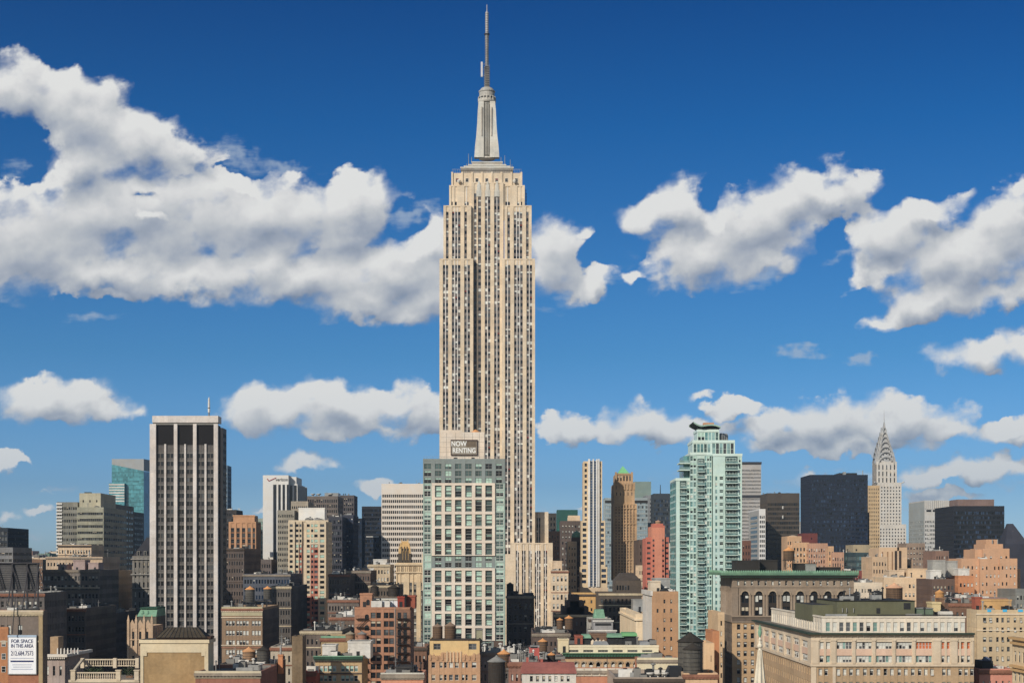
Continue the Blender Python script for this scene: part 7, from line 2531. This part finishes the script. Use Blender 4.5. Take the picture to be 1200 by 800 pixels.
    water_tank(597.8, 681.5, 697.5, 8.2, 735, 'black wooden tank on the nearly black shaded block', wall("black_tank_wood", (52, 46, 42), var=.2), TANK_ROOF_DARK, legs=.15)  # tank wood in a plain near-black
    tower('loft_building', 'low brick block with a grey roof in the shade right of the grey domed tank', 'loft building', 596, 632, 775, 440, 26, wall("rust_low", (142, 104, 88), var=.25), n=6, flr=4.2, wf=.4, hf=.45, kit=KIT_MIX, ybot=805, clutter=12)
    tower('loft_building', 'long flat roof with ducts and green hatch under the black shaded block', 'loft building', 584, 626, 765, 600, 40, wall("ash_roof", (104, 98, 92), var=.3), n=7, flr=4.2, wf=.4, hf=.45, kit=KIT_DARK, ybot=800, clutter=12)


yellow_gable_block()


def fire_escape_block():
    d = 520.0
    br = wall("rose_brown_brick", (168, 124, 98), var=.2)
    br_shade = wall("shaded_brick_wall", (136, 102, 82), var=.25)  # darker copy of the brick, shade put into its colour
    T = Thing('loft_building', 'red brown brick loft with zigzag fire escapes and a white roof structure', 'loft building', X(450, d), d, 0, d=d, seed=51)
    W = T.w
    x = lambda zx: X(330 + zx / 4.444, d)
    z = lambda zy: Z(620 + zy / 4.444, d)
    y1 = d + 18
    W.box(x(380) + .3, x(668), d + .3, y1, 0, z(412), br, top=ROOF_DARK)
    W.box(x(380), x(668), d - .05, d + .4, z(416), z(404), br)
    W.box(x(668) - .3, x(672), d + .3, y1, 0, z(404), br_shade)
    W.box(x(380), x(380) + .3, d + .4, y1, 0, z(404), br)
    kit = [((PANE_DARK, None, 0), 5), ((PANE_DARK, BLIND_WARM, .4), 1), ((PANE_GREY, None, 0), 1)]
    rows = [(z(432 + 44.5 * k + 30), z(432 + 44.5 * k)) for k in range(9)]
    T.facade('S', d + .3, [(x(a), x(b)) for a, b in ((464, 490), (493, 517), (532, 557), (560, 585))], rows, (x(455), x(591), z(900), z(416)), br, br, .3, .22, kit, FRAME_DARK)
    W.box(x(591), x(668), d + .1, d + .4, z(900), z(416), br_shade)
    for r in rows:
        for a, b in ((604, 622), (634, 652)):
            T.wins.append(('S', d + .1, x(a), x(b), r[0], r[1], KIT_DARK, FRAME_DARK, 1))
    # arched stair tower on the left
    W.box(x(380), x(455), d + .05, d + .4, z(900), z(416), br)
    for k in range(6):
        g = M()
        arch_face(g, x(444), d + .02, (x(22) - x(0)), z(470 + 56 * k), z(452 + 56 * k), PANE_DARK, n=8)
        T.part('arched_window', g)
    W.box(x(589), x(592), d - .12, d + .1, z(900), z(404), METAL_GREY)
    # fire escapes
    for a, b, n0 in ((386, 452, 0), (598, 664, 0)):
        m = M()
        for k in range(8):
            zz = z(462 + 44.5 * k) - .1
            m.box(x(a), x(b), d - 1.15, d + .08, zz - .09, zz, METAL_DARK)
            m.box(x(a), x(b), d - 1.15, d - 1.08, zz + .9, zz + .97, METAL_DARK)
            for j in range(9):
                u = x(a) + (x(b) - x(a)) * j / 8
                m.box(u - .03, u + .03, d - 1.14, d - 1.09, zz, zz + .9, METAL_DARK)
            if k:
                p, q = (a + 8, b - 12) if k % 2 else (b - 12, a + 8)
                for off in (-.95, -.45):
                    m.bar((x(p), d + off, zz), (x(q), d + off, zz + (z(462) - z(506.5))), .14, METAL_DARK)
                for j in range(10):
                    t = j / 9
                    m.box(x(p) + (x(q) - x(p)) * t - .12, x(p) + (x(q) - x(p)) * t + .12, d - .95, d - .45, zz + (z(462) - z(506.5)) * t, zz + (z(462) - z(506.5)) * t + .05, METAL_DARK)
        T.part('fire_escape', m)
    # roof pieces
    T.bulkhead(x(405), x(468), d + 2, d + 9, z(412), z(335), br)
    g = M()
    arch_face(g, x(447), d + 1.95, x(18) - x(0), z(395), z(374), PANE_DARK, n=8)
    T.part('arched_window', g)
    b = T.bulkhead(x(470), x(600), d + 4, d + 12, z(412), z(368), wall("white_roof_shed", (222, 224, 226), var=.08), cap=False, door=False)
    m = M()
    m.box(x(470) - .2, x(600) + .2, d + 3.7, d + 12.2, z(370), z(362), wall("pale_coping", (196, 192, 178), var=.15))
    for k in range(7):
        u = x(470 + 130 * k / 6)
        m.box(u - .05, u + .05, d + 3.94, d + 4.02, z(411), z(370), METAL_GREY)
    T.part('coping', m, parent=b)
    T.bulkhead(x(600), x(636), d + 3, d + 12, z(412), z(352), wall("red_hut", (150, 66, 52), var=.2), door=True)
    T.bulkhead(x(636), x(690), d + 5, d + 14, z(412), z(348), RED, door=False)
    m = M()
    m.lathe(x(640), d + 3.5, [(.5, z(412)), (.5, z(350)), (.8, z(348)), (.8, z(342)), (.2, z(338))], METAL_DARK, 8)
    T.part('vent', m)
    T.clutter(x(455), x(600), d + 1, d + 4, z(412), 4)
    T.finish(solo=2)
    water_tank(439, 684, 699, 9.5, d + 22, 'dark tank left of its twin behind the white roof structure', WOOD_DARK, TANK_ROOF_DARK, legs=.05)
    water_tank(461.5, 684, 699, 13.5, d + 22, 'wider dark tank behind the right end of the white roof structure', WOOD_DARK, TANK_ROOF_DARK, legs=.05)
    tower('loft_building', 'brown brick loft wedged between the fire escapes and the cream and glass tower', 'loft building', 480, 500, 757, 565, 22, wall("wedge_brick", (128, 98, 80), var=.22), n=4, flr=4.4, wf=.45, hf=.5, kit=KIT_MIX, ybot=800, clutter=3)
    P = tower('loft_building', 'pink brick roof with dark plant at the bottom edge left of the yellow topped block', 'loft building', 447, 496, 788.5, 400, 14, wall("rose_wall", (206, 146, 116), var=.12), n=6, flr=5, wf=.2, hf=.4, kit=KIT_DARK, ybot=806, finish=False, skip=.6)
    P.w.box(P.x0 - .2, P.x1 + .2, 399.75, 400.3, Z(789.5, 400), Z(787.6, 400), wall("pale_coping", (0, 0, 0)))
    P.bulkhead(X(463, 400), X(485, 400), 404, 411, P.zt, Z(782, 400), wall("dark_plant", (64, 62, 60), var=.3))
    P.clutter(P.x0, P.x1, 401, 413, P.zt, 12, [METAL_DARK, METAL_GREY, FRAME_GREY])
    P.finish()
    # the cream house with green cornice and pale windows
    d = 480.0
    G = tower('loft_building', 'buff house with two rows of pale windows under a thin green cornice', 'loft building', 369.5, 424, 769, d, 20, wall("buff_house", (186, 160, 122), var=.16), flr=11.4 / F * d, hf=.62, kit=[((PANE_TEAL, BLIND_GREEN, .55), 3), ((PANE_GREEN, BLIND, .4), 3), ((PANE_DARK, None, 0), 1)], ybot=806, finish=False, first=1.6,
              cols=cols_px([(374.2 + 5.15 * k, 378.6 + 5.15 * k) for k in range(4)] + [(399.6 + 5.15 * k, 404 + 5.15 * k) for k in range(4)], d), frame=FRAME_WHITE, n=8)
    m = M()
    m.box(G.x0 - .5, G.x1 + .3, d - .7, d + .4, G.zt + .3, G.zt + 1.05, COPPER_DARK)
    m.box(G.x0 - .6, G.x1 + .4, d - .8, d + .3, G.zt + 1.05, G.zt + 1.3, COPPER)
    for k in range(24):
        a = G.x0 + (G.x1 - G.x0) * k / 23
        m.box(a - .1, a + .1, d - .5, d, G.zt - .2, G.zt + .3, COPPER_DARK)
    G.part('cornice', m)
    G.bulkhead(X(374, d), X(390, d), d + 8, d + 15, G.zt, Z(757, d), WHITE_PAINT)
    G.bulkhead(X(404, d), X(431, d), d + 9, d + 18, G.zt, Z(753, d), WHITE_PAINT)
    G.clutter(G.x0, G.x1, d + 1, d + 8, G.zt, 8)
    G.finish(solo=2)
    K = tower('loft_building', 'tan party wall with a green roof edge behind the buff house', 'loft building', 376, 412, 746, 540, 22, wall("tan_party", (166, 146, 112), var=.2), n=3, flr=5, wf=.2, hf=.4, kit=KIT_DARK, ybot=775, finish=False, skip=.5)
    K.w.box(K.x0, X(405, 540), 539.7, 540.2, Z(747, 540), Z(744.5, 540), COPPER)
    K.finish()
    water_tank(410.5, 738.5, 752, 11, 510, 'tan concrete drum tank behind the white roof houses', WOOD_PALE, wall("drum_top", (150, 138, 116), var=.2), legs=.05)
    water_tank(424.3, 738.5, 752, 10.5, 508, 'pink brown drum tank with a pale cap, right of the tan drum', wall("pink_wood", (176, 128, 104), var=.2), TANK_ROOF_GREY, legs=.05)
    S = tower('chimney_slab', 'tall blank weathered brown chimney slab at the bottom', 'chimney', 342, 354.5, 745, 460, 8, wall("weathered_slab", (126, 108, 84), var=.35), n=1, flr=50, wf=.1, hf=.1, kit=KIT_DARK, ybot=700, roof=ROOF_DARK)
    tower('loft_building', 'little red brick gable front left of the buff house', 'loft building', 355.5, 370, 786, 470, 14, wall("scarlet_brick", (172, 92, 70), var=.18), n=2, flr=4.4, wf=.3, hf=.5, kit=KIT_DARK, ybot=806, clutter=2)
    tower('loft_building', 'pale stone low house front between the dark tank and the blank slab', 'loft building', 317, 343, 757, 560, 20, wall("ash_stone", (178, 166, 146), var=.2), n=4, flr=4.4, wf=.4, hf=.5, kit=KIT_MIX, ybot=795, clutter=4)
    tower('loft_building', 'shaded dark roofs with plant behind the buff house', 'loft building', 352, 400, 738, 600, 40, wall("loft_peat", (108, 96, 86), var=.3), n=9, flr=4.2, wf=.4, hf=.45, kit=KIT_DARK, ybot=780, clutter=12)
    tower('loft_building', 'dim brown loft in the shade left of the fire escape block', 'loft building', 386, 420, 722, 640, 40, wall("loft_bark", (112, 96, 84), var=.3), n=8, flr=4.2, wf=.5, hf=.5, kit=KIT_MIX, ybot=760, clutter=8)


fire_escape_block()


def left_near():
    # loft with pale windows and a flank whose shade is put into a darker colour
    d = 640.0
    bw = wall("brown_loft_front", (146, 122, 98), var=.18)
    T = tower('loft_building', 'brown loft with rows of bright pale windows below the white piered slab', 'loft building', 260, 307.5, 711.5, d, 46, bw, flr=11.35 / F * d, hf=.52, kit=[((PANE_GREY, BLIND, .6), 4), ((PANE_DARK, BLIND, .85), 4), ((PANE_DARK, BLIND, .3), 2)], ybot=800, finish=False, first=4.2, frame=FRAME_WHITE, n=8,
              cols=cols_px([(264.6 + 3.7 * k, 267.8 + 3.7 * k) for k in range(3)] + [(277 + 3.7 * k, 280.2 + 3.7 * k) for k in range(4)] + [(295 + 3.7 * k, 298.2 + 3.7 * k) for k in range(3)], d), sidemat=DARKB)
    for yy in (715.5, 722.5, 755):
        T.w.box(T.x0 - .25, T.x1 + .1, d - .3, d + .2, Z(yy + 1, d), Z(yy, d), BEIGE2)
    T.w.box(T.x0 - .1, T.x1, d - .1, d + .3, Z(721, d), Z(710.5, d), wall("sage_frieze", (176, 168, 138), var=.15))
    T.clutter(T.x0, T.x1, d + 2, d + 40, T.zt, 14, [METAL_DARK, FRAME_GREY, METAL_GREY])
    T.finish(solo=1.5)
    water_tank(293, 686, 713, 11, d + 26, 'grey wooden tank with a tan cap above the bright windowed loft, left one', WOOD_GREY, TANK_ROOF, legs=.3)
    water_tank(313.5, 686, 704, 9.4, d + 60, 'shaded grey tank with a tan cap, right of the one above the loft', WOOD_GREY, TANK_ROOF, legs=.15)
    # drum tanks in front
    d = 500.0
    B = tower('loft_building', 'dark low roof carrying two drum tanks before the bright windowed loft', 'loft building', 258, 322, 777, d, 24, wall("tar_block", (92, 84, 76), var=.3), n=10, flr=4.2, wf=.4, hf=.45, kit=KIT_MIX, ybot=806, clutter=12)
    water_tank(291.7, 757, 779, 14.8, d + 8, 'sunlit tan drum tank with a low cap, left of the dark drum', WOOD_PALE, wall("drum_cap", (206, 152, 104), var=.2), legs=.04)
    water_tank(308.3, 756, 779, 14.2, d + 8, 'dark grey drum tank with a pointed cap beside the tan drum', WOOD_GREY, TANK_ROOF_DARK, legs=.04)
    m = M()
    C = Thing('chimney', 'orange brick chimney stack with a pot right of the dark drum tank', 'chimney', X(325.5, d), d + 6, Z(785, d), d=d)
    m.box(X(323, d), X(328.5, d), d + 5, d + 7, Z(790, d), Z(768, d), ORANGE)
    m.box(X(322.5, d), X(329, d), d + 4.8, d + 7.2, Z(769, d), Z(767.5, d), ORANGE)
    C.part('stack', m)
    m = M()
    m.lathe(X(325.7, d), d + 6, [(.35, Z(767.5, d)), (.28, Z(757, d)), (.4, Z(756, d))], METAL_GREY, 8)
    C.part('pot', m)
    # white parapet roof with dark sloping flank
    d = 420.0
    T = tower('loft_building', 'red brick block with a white capped parapet at the bottom edge', 'loft building', 229, 305, 786.5, d, 30, wall("red_low", (150, 104, 84), var=.2), n=8, flr=5, wf=.3, hf=.5, kit=KIT_MIX, ybot=806, finish=False, first=3.2)
    T.w.box(T.x0 - .2, T.x1 + .2, d - .25, d + .5, Z(794, d), Z(785.6, d), wall("cap_cream", (204, 192, 164), var=.15))
    T.clutter(T.x0, T.x1, d + 2, d + 28, T.zt, 10)
    T.finish()
    # big blank tan wall with white border and dark hipped roof behind
    d = 430.0
    tan = wall("blank_tan_wall", (166, 138, 98), var=.22)
    cr = wall("wall_border", (212, 196, 164), var=.14)
    T = Thing('loft_building', 'large blank tan wall framed by a cream border at the bottom left', 'loft building', X(205, d), d, 0, d=d)
    W = T.w
    x0, x1 = X(164.5, d), X(244, d)
    W.box(x0 + .2, x1 - .2, d + .35, d + 9, 0, Z(753, d), cr, top=ROOF_GREY)
    W.box(X(168, d), X(239.5, d), d + .2, d + .36, 0, Z(764, d), tan)
    for a, b in ((x0, X(168, d)), (X(239.5, d), x1)):
        W.box(a, b, d, d + .36, 0, Z(764, d), cr)
    W.box(x0, x1, d, d + .36, Z(764, d), Z(753, d), cr)
    W.box(X(166.5, d), X(172, d), d - .05, d + .1, Z(768, d), Z(762, d), cr)
    W.box(X(236, d), X(241, d), d - .05, d + .1, Z(768, d), Z(762, d), cr)
    W.box(x0 - .3, x1 + .3, d - .3, d + 9.2, Z(753, d), Z(749, d), cr, top=ROOF_DARK)
    T.bulkhead(X(180, d), X(244, d), d + 3, d + 8, Z(749, d), Z(746.5, d), wall("dark_brick_drum", (84, 62, 48), var=.25), door=False)
    m = M()
    m.frustum(X(180, d), X(240, d), d + 2.5, d + 9, Z(747, d), X(191, d), X(228, d), d + 5, d + 7, Z(735.5, d), wall("dark_hip_roof", (70, 62, 50), var=.3))
    for k in range(12):
        t = k / 11
        m.bar((X(180, d) + (X(240, d) - X(180, d)) * t, d + 2.45, Z(747, d)), (X(191, d) + (X(228, d) - X(191, d)) * t, d + 4.95, Z(735.4, d)), .12, METAL_DARK)
    T.part('roof', m)
    T.finish()
    # terrace with balustrade
    d = 430.0
    st = wall("balustrade_stone", (206, 190, 164), var=.18)
    T = Thing('terrace_building', 'cream roof terrace with stone balustrades at the bottom left', 'terrace', X(122, d), d, 0, d=d)
    W = T.w
    x0, x1 = X(81, d), X(163, d)
    W.box(x0, x1, d + .3, d + 26, 0, Z(796, d) - .4, st, top=wall("terrace_floor", (128, 118, 106), var=.3))
    W.box(x0 - .2, x1, d, d + .8, Z(799, d), Z(796, d), st)

    def balustrade(xa, xb, y, zb, zt_, n):
        r = M()
        r.box(xa, xb, y - .28, y + .28, zt_ - .32, zt_, st)
        r.box(xa, xb, y - .25, y + .25, zb, zb + .25, st)
        T.part('handrail', r)
        for k in range(n):
            c = xa + (xb - xa) * (k + .5) / n
            b = M()
            h = zt_ - .32 - zb - .25
            q = zb + .25
            b.lathe(c, y, [(.15, q), (.1, q + h * .1), (.2, q + h * .35), (.1, q + h * .75), (.15, q + h)], st, 8)
            T.part('baluster', b)
    balustrade(X(90, d), X(137, d), d + .3, Z(796, d), Z(787, d), 18)
    for px in (85.5, 138.5, 160):
        m = M()
        m.box(X(px - 2.6, d), X(px + 2.6, d), d - .2, d + .9, Z(797, d), Z(785.5, d), st)
        m.box(X(px - 3.2, d), X(px + 3.2, d), d - .35, d + 1.05, Z(785.5, d), Z(784.3, d), st)
        T.part('pier', m)
    e = d + 24
    balustrade(X(97, e), X(163, e), e, Z(780, e), Z(771.5, e), 24)
    for px in (97, 135, 161):
        m = M()
        m.box(X(px - 2, e), X(px + 2, e), e - .6, e + .6, Z(782, e), Z(770.5, e), st)
        T.part('pier', m)
    # left flank of the terrace slopes back
    r = M()
    r.bar((X(85.5, d), d + .6, Z(786, d)), (X(97, e), e, Z(772, e)), .6, st)
    T.part('handrail', r)
    T.finish()
    green = wall("planter_leaf", (58, 72, 42), var=.4)
    rr = random.Random(5)
    for i, (px, lab) in enumerate(((104, 'leftmost leafy shrub in a planter on the stone terrace'), (113, 'shrub second from the left on the stone terrace'), (152, 'shrub beside the blank tan wall on the stone terrace'))):
        S = Thing('shrub', lab, 'shrub', X(px, d + 14), d + 14, Z(796, d) - .4, d=d)
        m = M()
        for k in range(240):
            a, b_, c = rr.gauss(0, .9), rr.gauss(0, .6), abs(rr.gauss(1.1, .6))
            p = Vector((S.org[0] + a, S.org[1] + b_, S.org[2] + .5 + c))
            u = Vector((rr.gauss(0, 1), rr.gauss(0, 1), rr.gauss(0, 1))).normalized() * .22
            v = u.orthogonal().normalized() * .14
            m.face([p - u, p + v, p + u, p - v], green)
        S.part('foliage', m)
        m = M()
        m.box(S.org[0] - .9, S.org[0] + .9, S.org[1] - .5, S.org[1] + .5, S.org[2], S.org[2] + .6, BROWN)
        S.part('planter', m)
    # small corner house with a tilted white cornice
    d = 520.0
    T = tower('loft_building', 'pale corner house with a white dentil cornice beside the advertising wall', 'loft building', 50.5, 76, 767, d, 30, wall("mauve_stone", (166, 150, 140), var=.18), n=3, flr=6.2, wf=.36, hf=.5, kit=KIT_PALE, ybot=806, finish=False, first=2.5)
    m = M()
    m.box(T.x0 - .3, T.x1 + 1, d - 1, d + .4, T.zt + .4, T.zt + 1.3, wall("white_dentil", (212, 204, 190), var=.15))
    m.box(T.x1, T.x1 + 1.2, d + .4, d + 30, T.zt + .4, T.zt + 1.3, wall("white_dentil", (0, 0, 0)))
    for k in range(12):
        a = T.x0 + (T.x1 - T.x0) * k / 11
        m.box(a - .18, a + .18, d - .8, d, T.zt - .2, T.zt + .4, wall("white_dentil", (0, 0, 0)))
    for k in range(7):
        a = T.x0 + 3 + k * 1.1
        m.lathe(a, d + 6, [(.3, T.zt + 1), (.25, T.zt + 2.6), (.05, T.zt + 3)], WHITE_PAINT, 6)
    T.part('cornice', m)
    T.w.box(X(50.5, d), X(60, d), d + 8, d + 14, T.zt, Z(747, d), TAN)
    T.finish()
    # billboard building
    d = 450.0
    T = tower('loft_building', 'grey topped brick loft that carries the white advertising panel at the left edge', 'loft building', -45, 49.5, 715, d, 5, wall("grey_top_stone", (120, 108, 98), var=.2), n=11, flr=6.4, wf=.32, hf=.42, kit=KIT_MIX, ybot=806, finish=False, first=3,
              cols=cols_px([(-36, -32), (-26, -22), (-10, -5.5), (1.2, 5.2), (8.6, 12.6), (21, 26)], d))
    for k, c in enumerate(((-45, 9.5), )):
        T.w.box(X(-45, d), X(9.8, d), d - .12, d + .3, 0, Z(734, d), wall("amber_brick", (172, 120, 84), var=.2))
        for r in range(3):
            for a in (2, -8):
                T.wins.append(('S', d - .14, X(a, d), X(a + 5, d), Z(757 + 15 * r, d), Z(750 + 15 * r, d), KIT_MIX, FRAME_WHITE, 1))
    T.w.box(T.x0, T.x1 + .4, d - .4, d + .3, Z(716.5, d), Z(714.5, d), BEIGE2)
    T.w.box(X(45.5, d), T.x1 + .15, d - .16, d + .3, 0, Z(716.5, d), wall("edge_tan", (166, 146, 112), var=.2))
    T.w.box(X(9.8, d), X(45.4, d), d - .1, d + .3, 0, Z(789.5, d), wall("under_sign_brick", (158, 108, 82), var=.2))
    m = M()
    m.box(X(22, d), X(42, d), d + 1.5, d + 4, T.zt, Z(713, d), METAL_DARK)
    T.part('skylight', m)
    T.clutter(X(2, d), T.x1, d + 1, d + 4.5, T.zt, 5)
    T.finish(solo=2)
    S = Thing('sign', 'white advertising panel with dark blue lettering at the bottom left', 'sign', X(26.5, d), d - .6, Z(788.5, d), d=d)
    wm = wall("sign_white", (236, 236, 240), var=.05)
    bm = wall("sign_navy", (44, 52, 96), var=.1)
    gm = wall("sign_fade", (168, 174, 190), var=.1)
    m = M()
    m.box(X(10.5, d), X(42.7, d), d - .5, d - .15, Z(788.7, d), Z(746, d), wm)
    S.part('panel', m)
    fm = M()
    pale = wall("sign_header", (166, 182, 198), var=.1)
    for a, b, t, u in ((9.7, 43.5, 746, 743.5), (9.7, 43.5, 789.6, 788.6)):
        fm.box(X(a, d), X(b, d), d - .6, d - .1, Z(t, d), Z(u, d), pale if t < 750 else METAL_GREY)
    for a in (9.7, 42.8):
        fm.box(X(a, d), X(a + .7, d), d - .58, d - .1, Z(788.6, d), Z(746, d), METAL_GREY)
    S.part('frame', fm)
    ty = d - .56
    sign_text(S, "FOR SPACE", X(26.6, d), ty, Z(750.8, d), 1.42, bm, S.o, bold=.01, squeeze=.86)
    sign_text(S, "IN THIS AREA", X(26.6, d), ty, Z(756.3, d), 1.42, bm, S.o, bold=.01, squeeze=.72)
    sign_text(S, "212.684.7573", X(26.6, d), ty, Z(765, d), 1.75, bm, S.o, squeeze=.66)
    m = M()
    m.box(X(13, d), X(40, d), d - .53, d - .49, Z(771, d), Z(770.2, d), gm)
    m.box(X(13, d), X(40, d), d - .53, d - .49, Z(775, d), Z(773.2, d), bm)
    for k, (a, b) in enumerate(((15, 38), (16, 37), (14, 39))):
        m.box(X(a, d), X(b, d), d - .53, d - .49, Z(778.6 + 2.6 * k, d), Z(777.8 + 2.6 * k, d), gm)
    m.box(X(12.5, d), X(40.5, d), d - .53, d - .49, Z(760.9, d), Z(760.5, d), gm)
    S.part('small_print', m)
    # lattice of old hoardings seen from behind
    d = 560.0
    H = Thing('billboard_frame', 'dark steel lattice backing large hoardings above the left edge roofs', 'billboard', X(20, d), d, Z(716, d), d=d)
    steel = wall("hoarding_steel", (62, 60, 62), var=.3)
    m = M()
    back = wall("hoarding_back", (96, 94, 92), var=.3)
    m.box(X(-40, d), X(44, d), d + 2, d + 2.3, Z(691, d), Z(660, d), back)
    for k in range(13):
        zz = Z(660.5 + k * 2.5, d)
        m.box(X(-40, d), X(44, d), d + 1.8, d + 2.01, zz - .15, zz, steel)
    H.part('panel', m)
    fr = M()
    for a in (-35, -20, -5, 13, 30.5, 43):
        fr.bar((X(a, d), d + 1.5, Z(720, d)), (X(a, d), d + 1.5, Z(659, d)), .5, steel)
        fr.bar((X(a, d), d - 4, Z(712, d)), (X(a, d), d + 1.5, Z(668, d)), .35, steel)
        fr.bar((X(a, d), d + 1.2, Z(662, d)), (X(a + 8, d), d + 1.2, Z(690, d)), .3, steel)
    for yy in (659.5, 691, 700):
        fr.bar((X(-40, d), d + 1.5, Z(yy, d)), (X(44, d), d + 1.5, Z(yy, d)), .45, steel)
    H.part('lattice', fr)
    L2 = tower('loft_building', 'blackened loft below the steel hoarding lattice at the left edge', 'loft building', -40, 52, 694, 600, 30, wall("shaded_loft_grey", (104, 98, 94), var=.3), n=14, flr=4.4, wf=.5, hf=.5, kit=KIT_MIX, ybot=740, clutter=10)  # dark grey base with some of the left edge shade put in
    P = Thing('flagpole', 'thin leaning pole above the white advertising panel', 'pole', X(17, 450), 448, Z(745, 450), d=450)
    m = M()
    m.bar((X(17, 450), 448, Z(742, 450)), (X(19, 450), 449, Z(700, 450)), .22, METAL_DARK)
    P.part('pole', m)


left_near()


# ------------------------------------------------------------------ unseen blocks added outside the left edge to cast shade on the avenue
def shade_casters():
    for (y0, y1, xr, h, mat, lab) in ((605, 655, -214, 112, BROWN, 'tall brown brick block outside the left edge, nearest of its row'), (660, 690, -228, 118, GREYB, 'tall grey block outside the left edge, second of its row'),
                                      (694, 722, -238, 172, BEIGE2, 'pale slender tower outside the left edge, tallest of its row'), (727, 775, -254, 116, TAN, 'tan block outside the left edge, fourth of its row'),
                                      (780, 835, -274, 118, BROWN, 'brown block outside the left edge, farthest of its row')):
        T = Thing('office_block', lab, 'office building', xr - 16, y0, 0, 'unseen blocks added to shade the avenue')
        T.block(xr - 32, xr - .4, y0 + .4, y1, 0, h, mat)
        T.facade('S', y0 + .4, cols_n(xr - 32, xr, 9, .5), rows_dn(h, 20, 3.9, .5), (xr - 32, xr, 0, h), mat, None, .4, .35, KIT_MIX, None)
        T.facade('E', xr - .4, cols_n(y0 + 1, y1, int((y1 - y0) / 3.4), .5), rows_dn(h, 20, 3.9, .5), (y0 + .42, y1, 0, h), mat, None, .4, .35, KIT_MIX, None)
        T.finish(solo=99)


shade_casters()


# ------------------------------------------------------------------ thin summer air over the whole city
def haze():
    m = M()
    m.box(-3200, 3200, -900, 7000, -1.5, 420, None)
    me = m.mesh('haze')
    me.materials.clear()
    mat = bpy.data.materials.new('haze')
    mat.use_nodes = True
    t = mat.node_tree
    t.nodes.remove(t.nodes['Principled BSDF'])
    v = t.nodes.new('ShaderNodeVolumePrincipled')
    v.inputs['Color'].default_value = (.66, .84, 1.0, 1)
    v.inputs['Density'].default_value = HAZE
    v.inputs['Anisotropy'].default_value = .3
    t.links.new(v.outputs[0], t.nodes['Material Output'].inputs['Volume'])
    me.materials.append(mat)
    o = bpy.data.objects.new('haze', me)
    LINK(o)
    o['kind'] = 'stuff'


HAZE = 6.0e-5
haze()
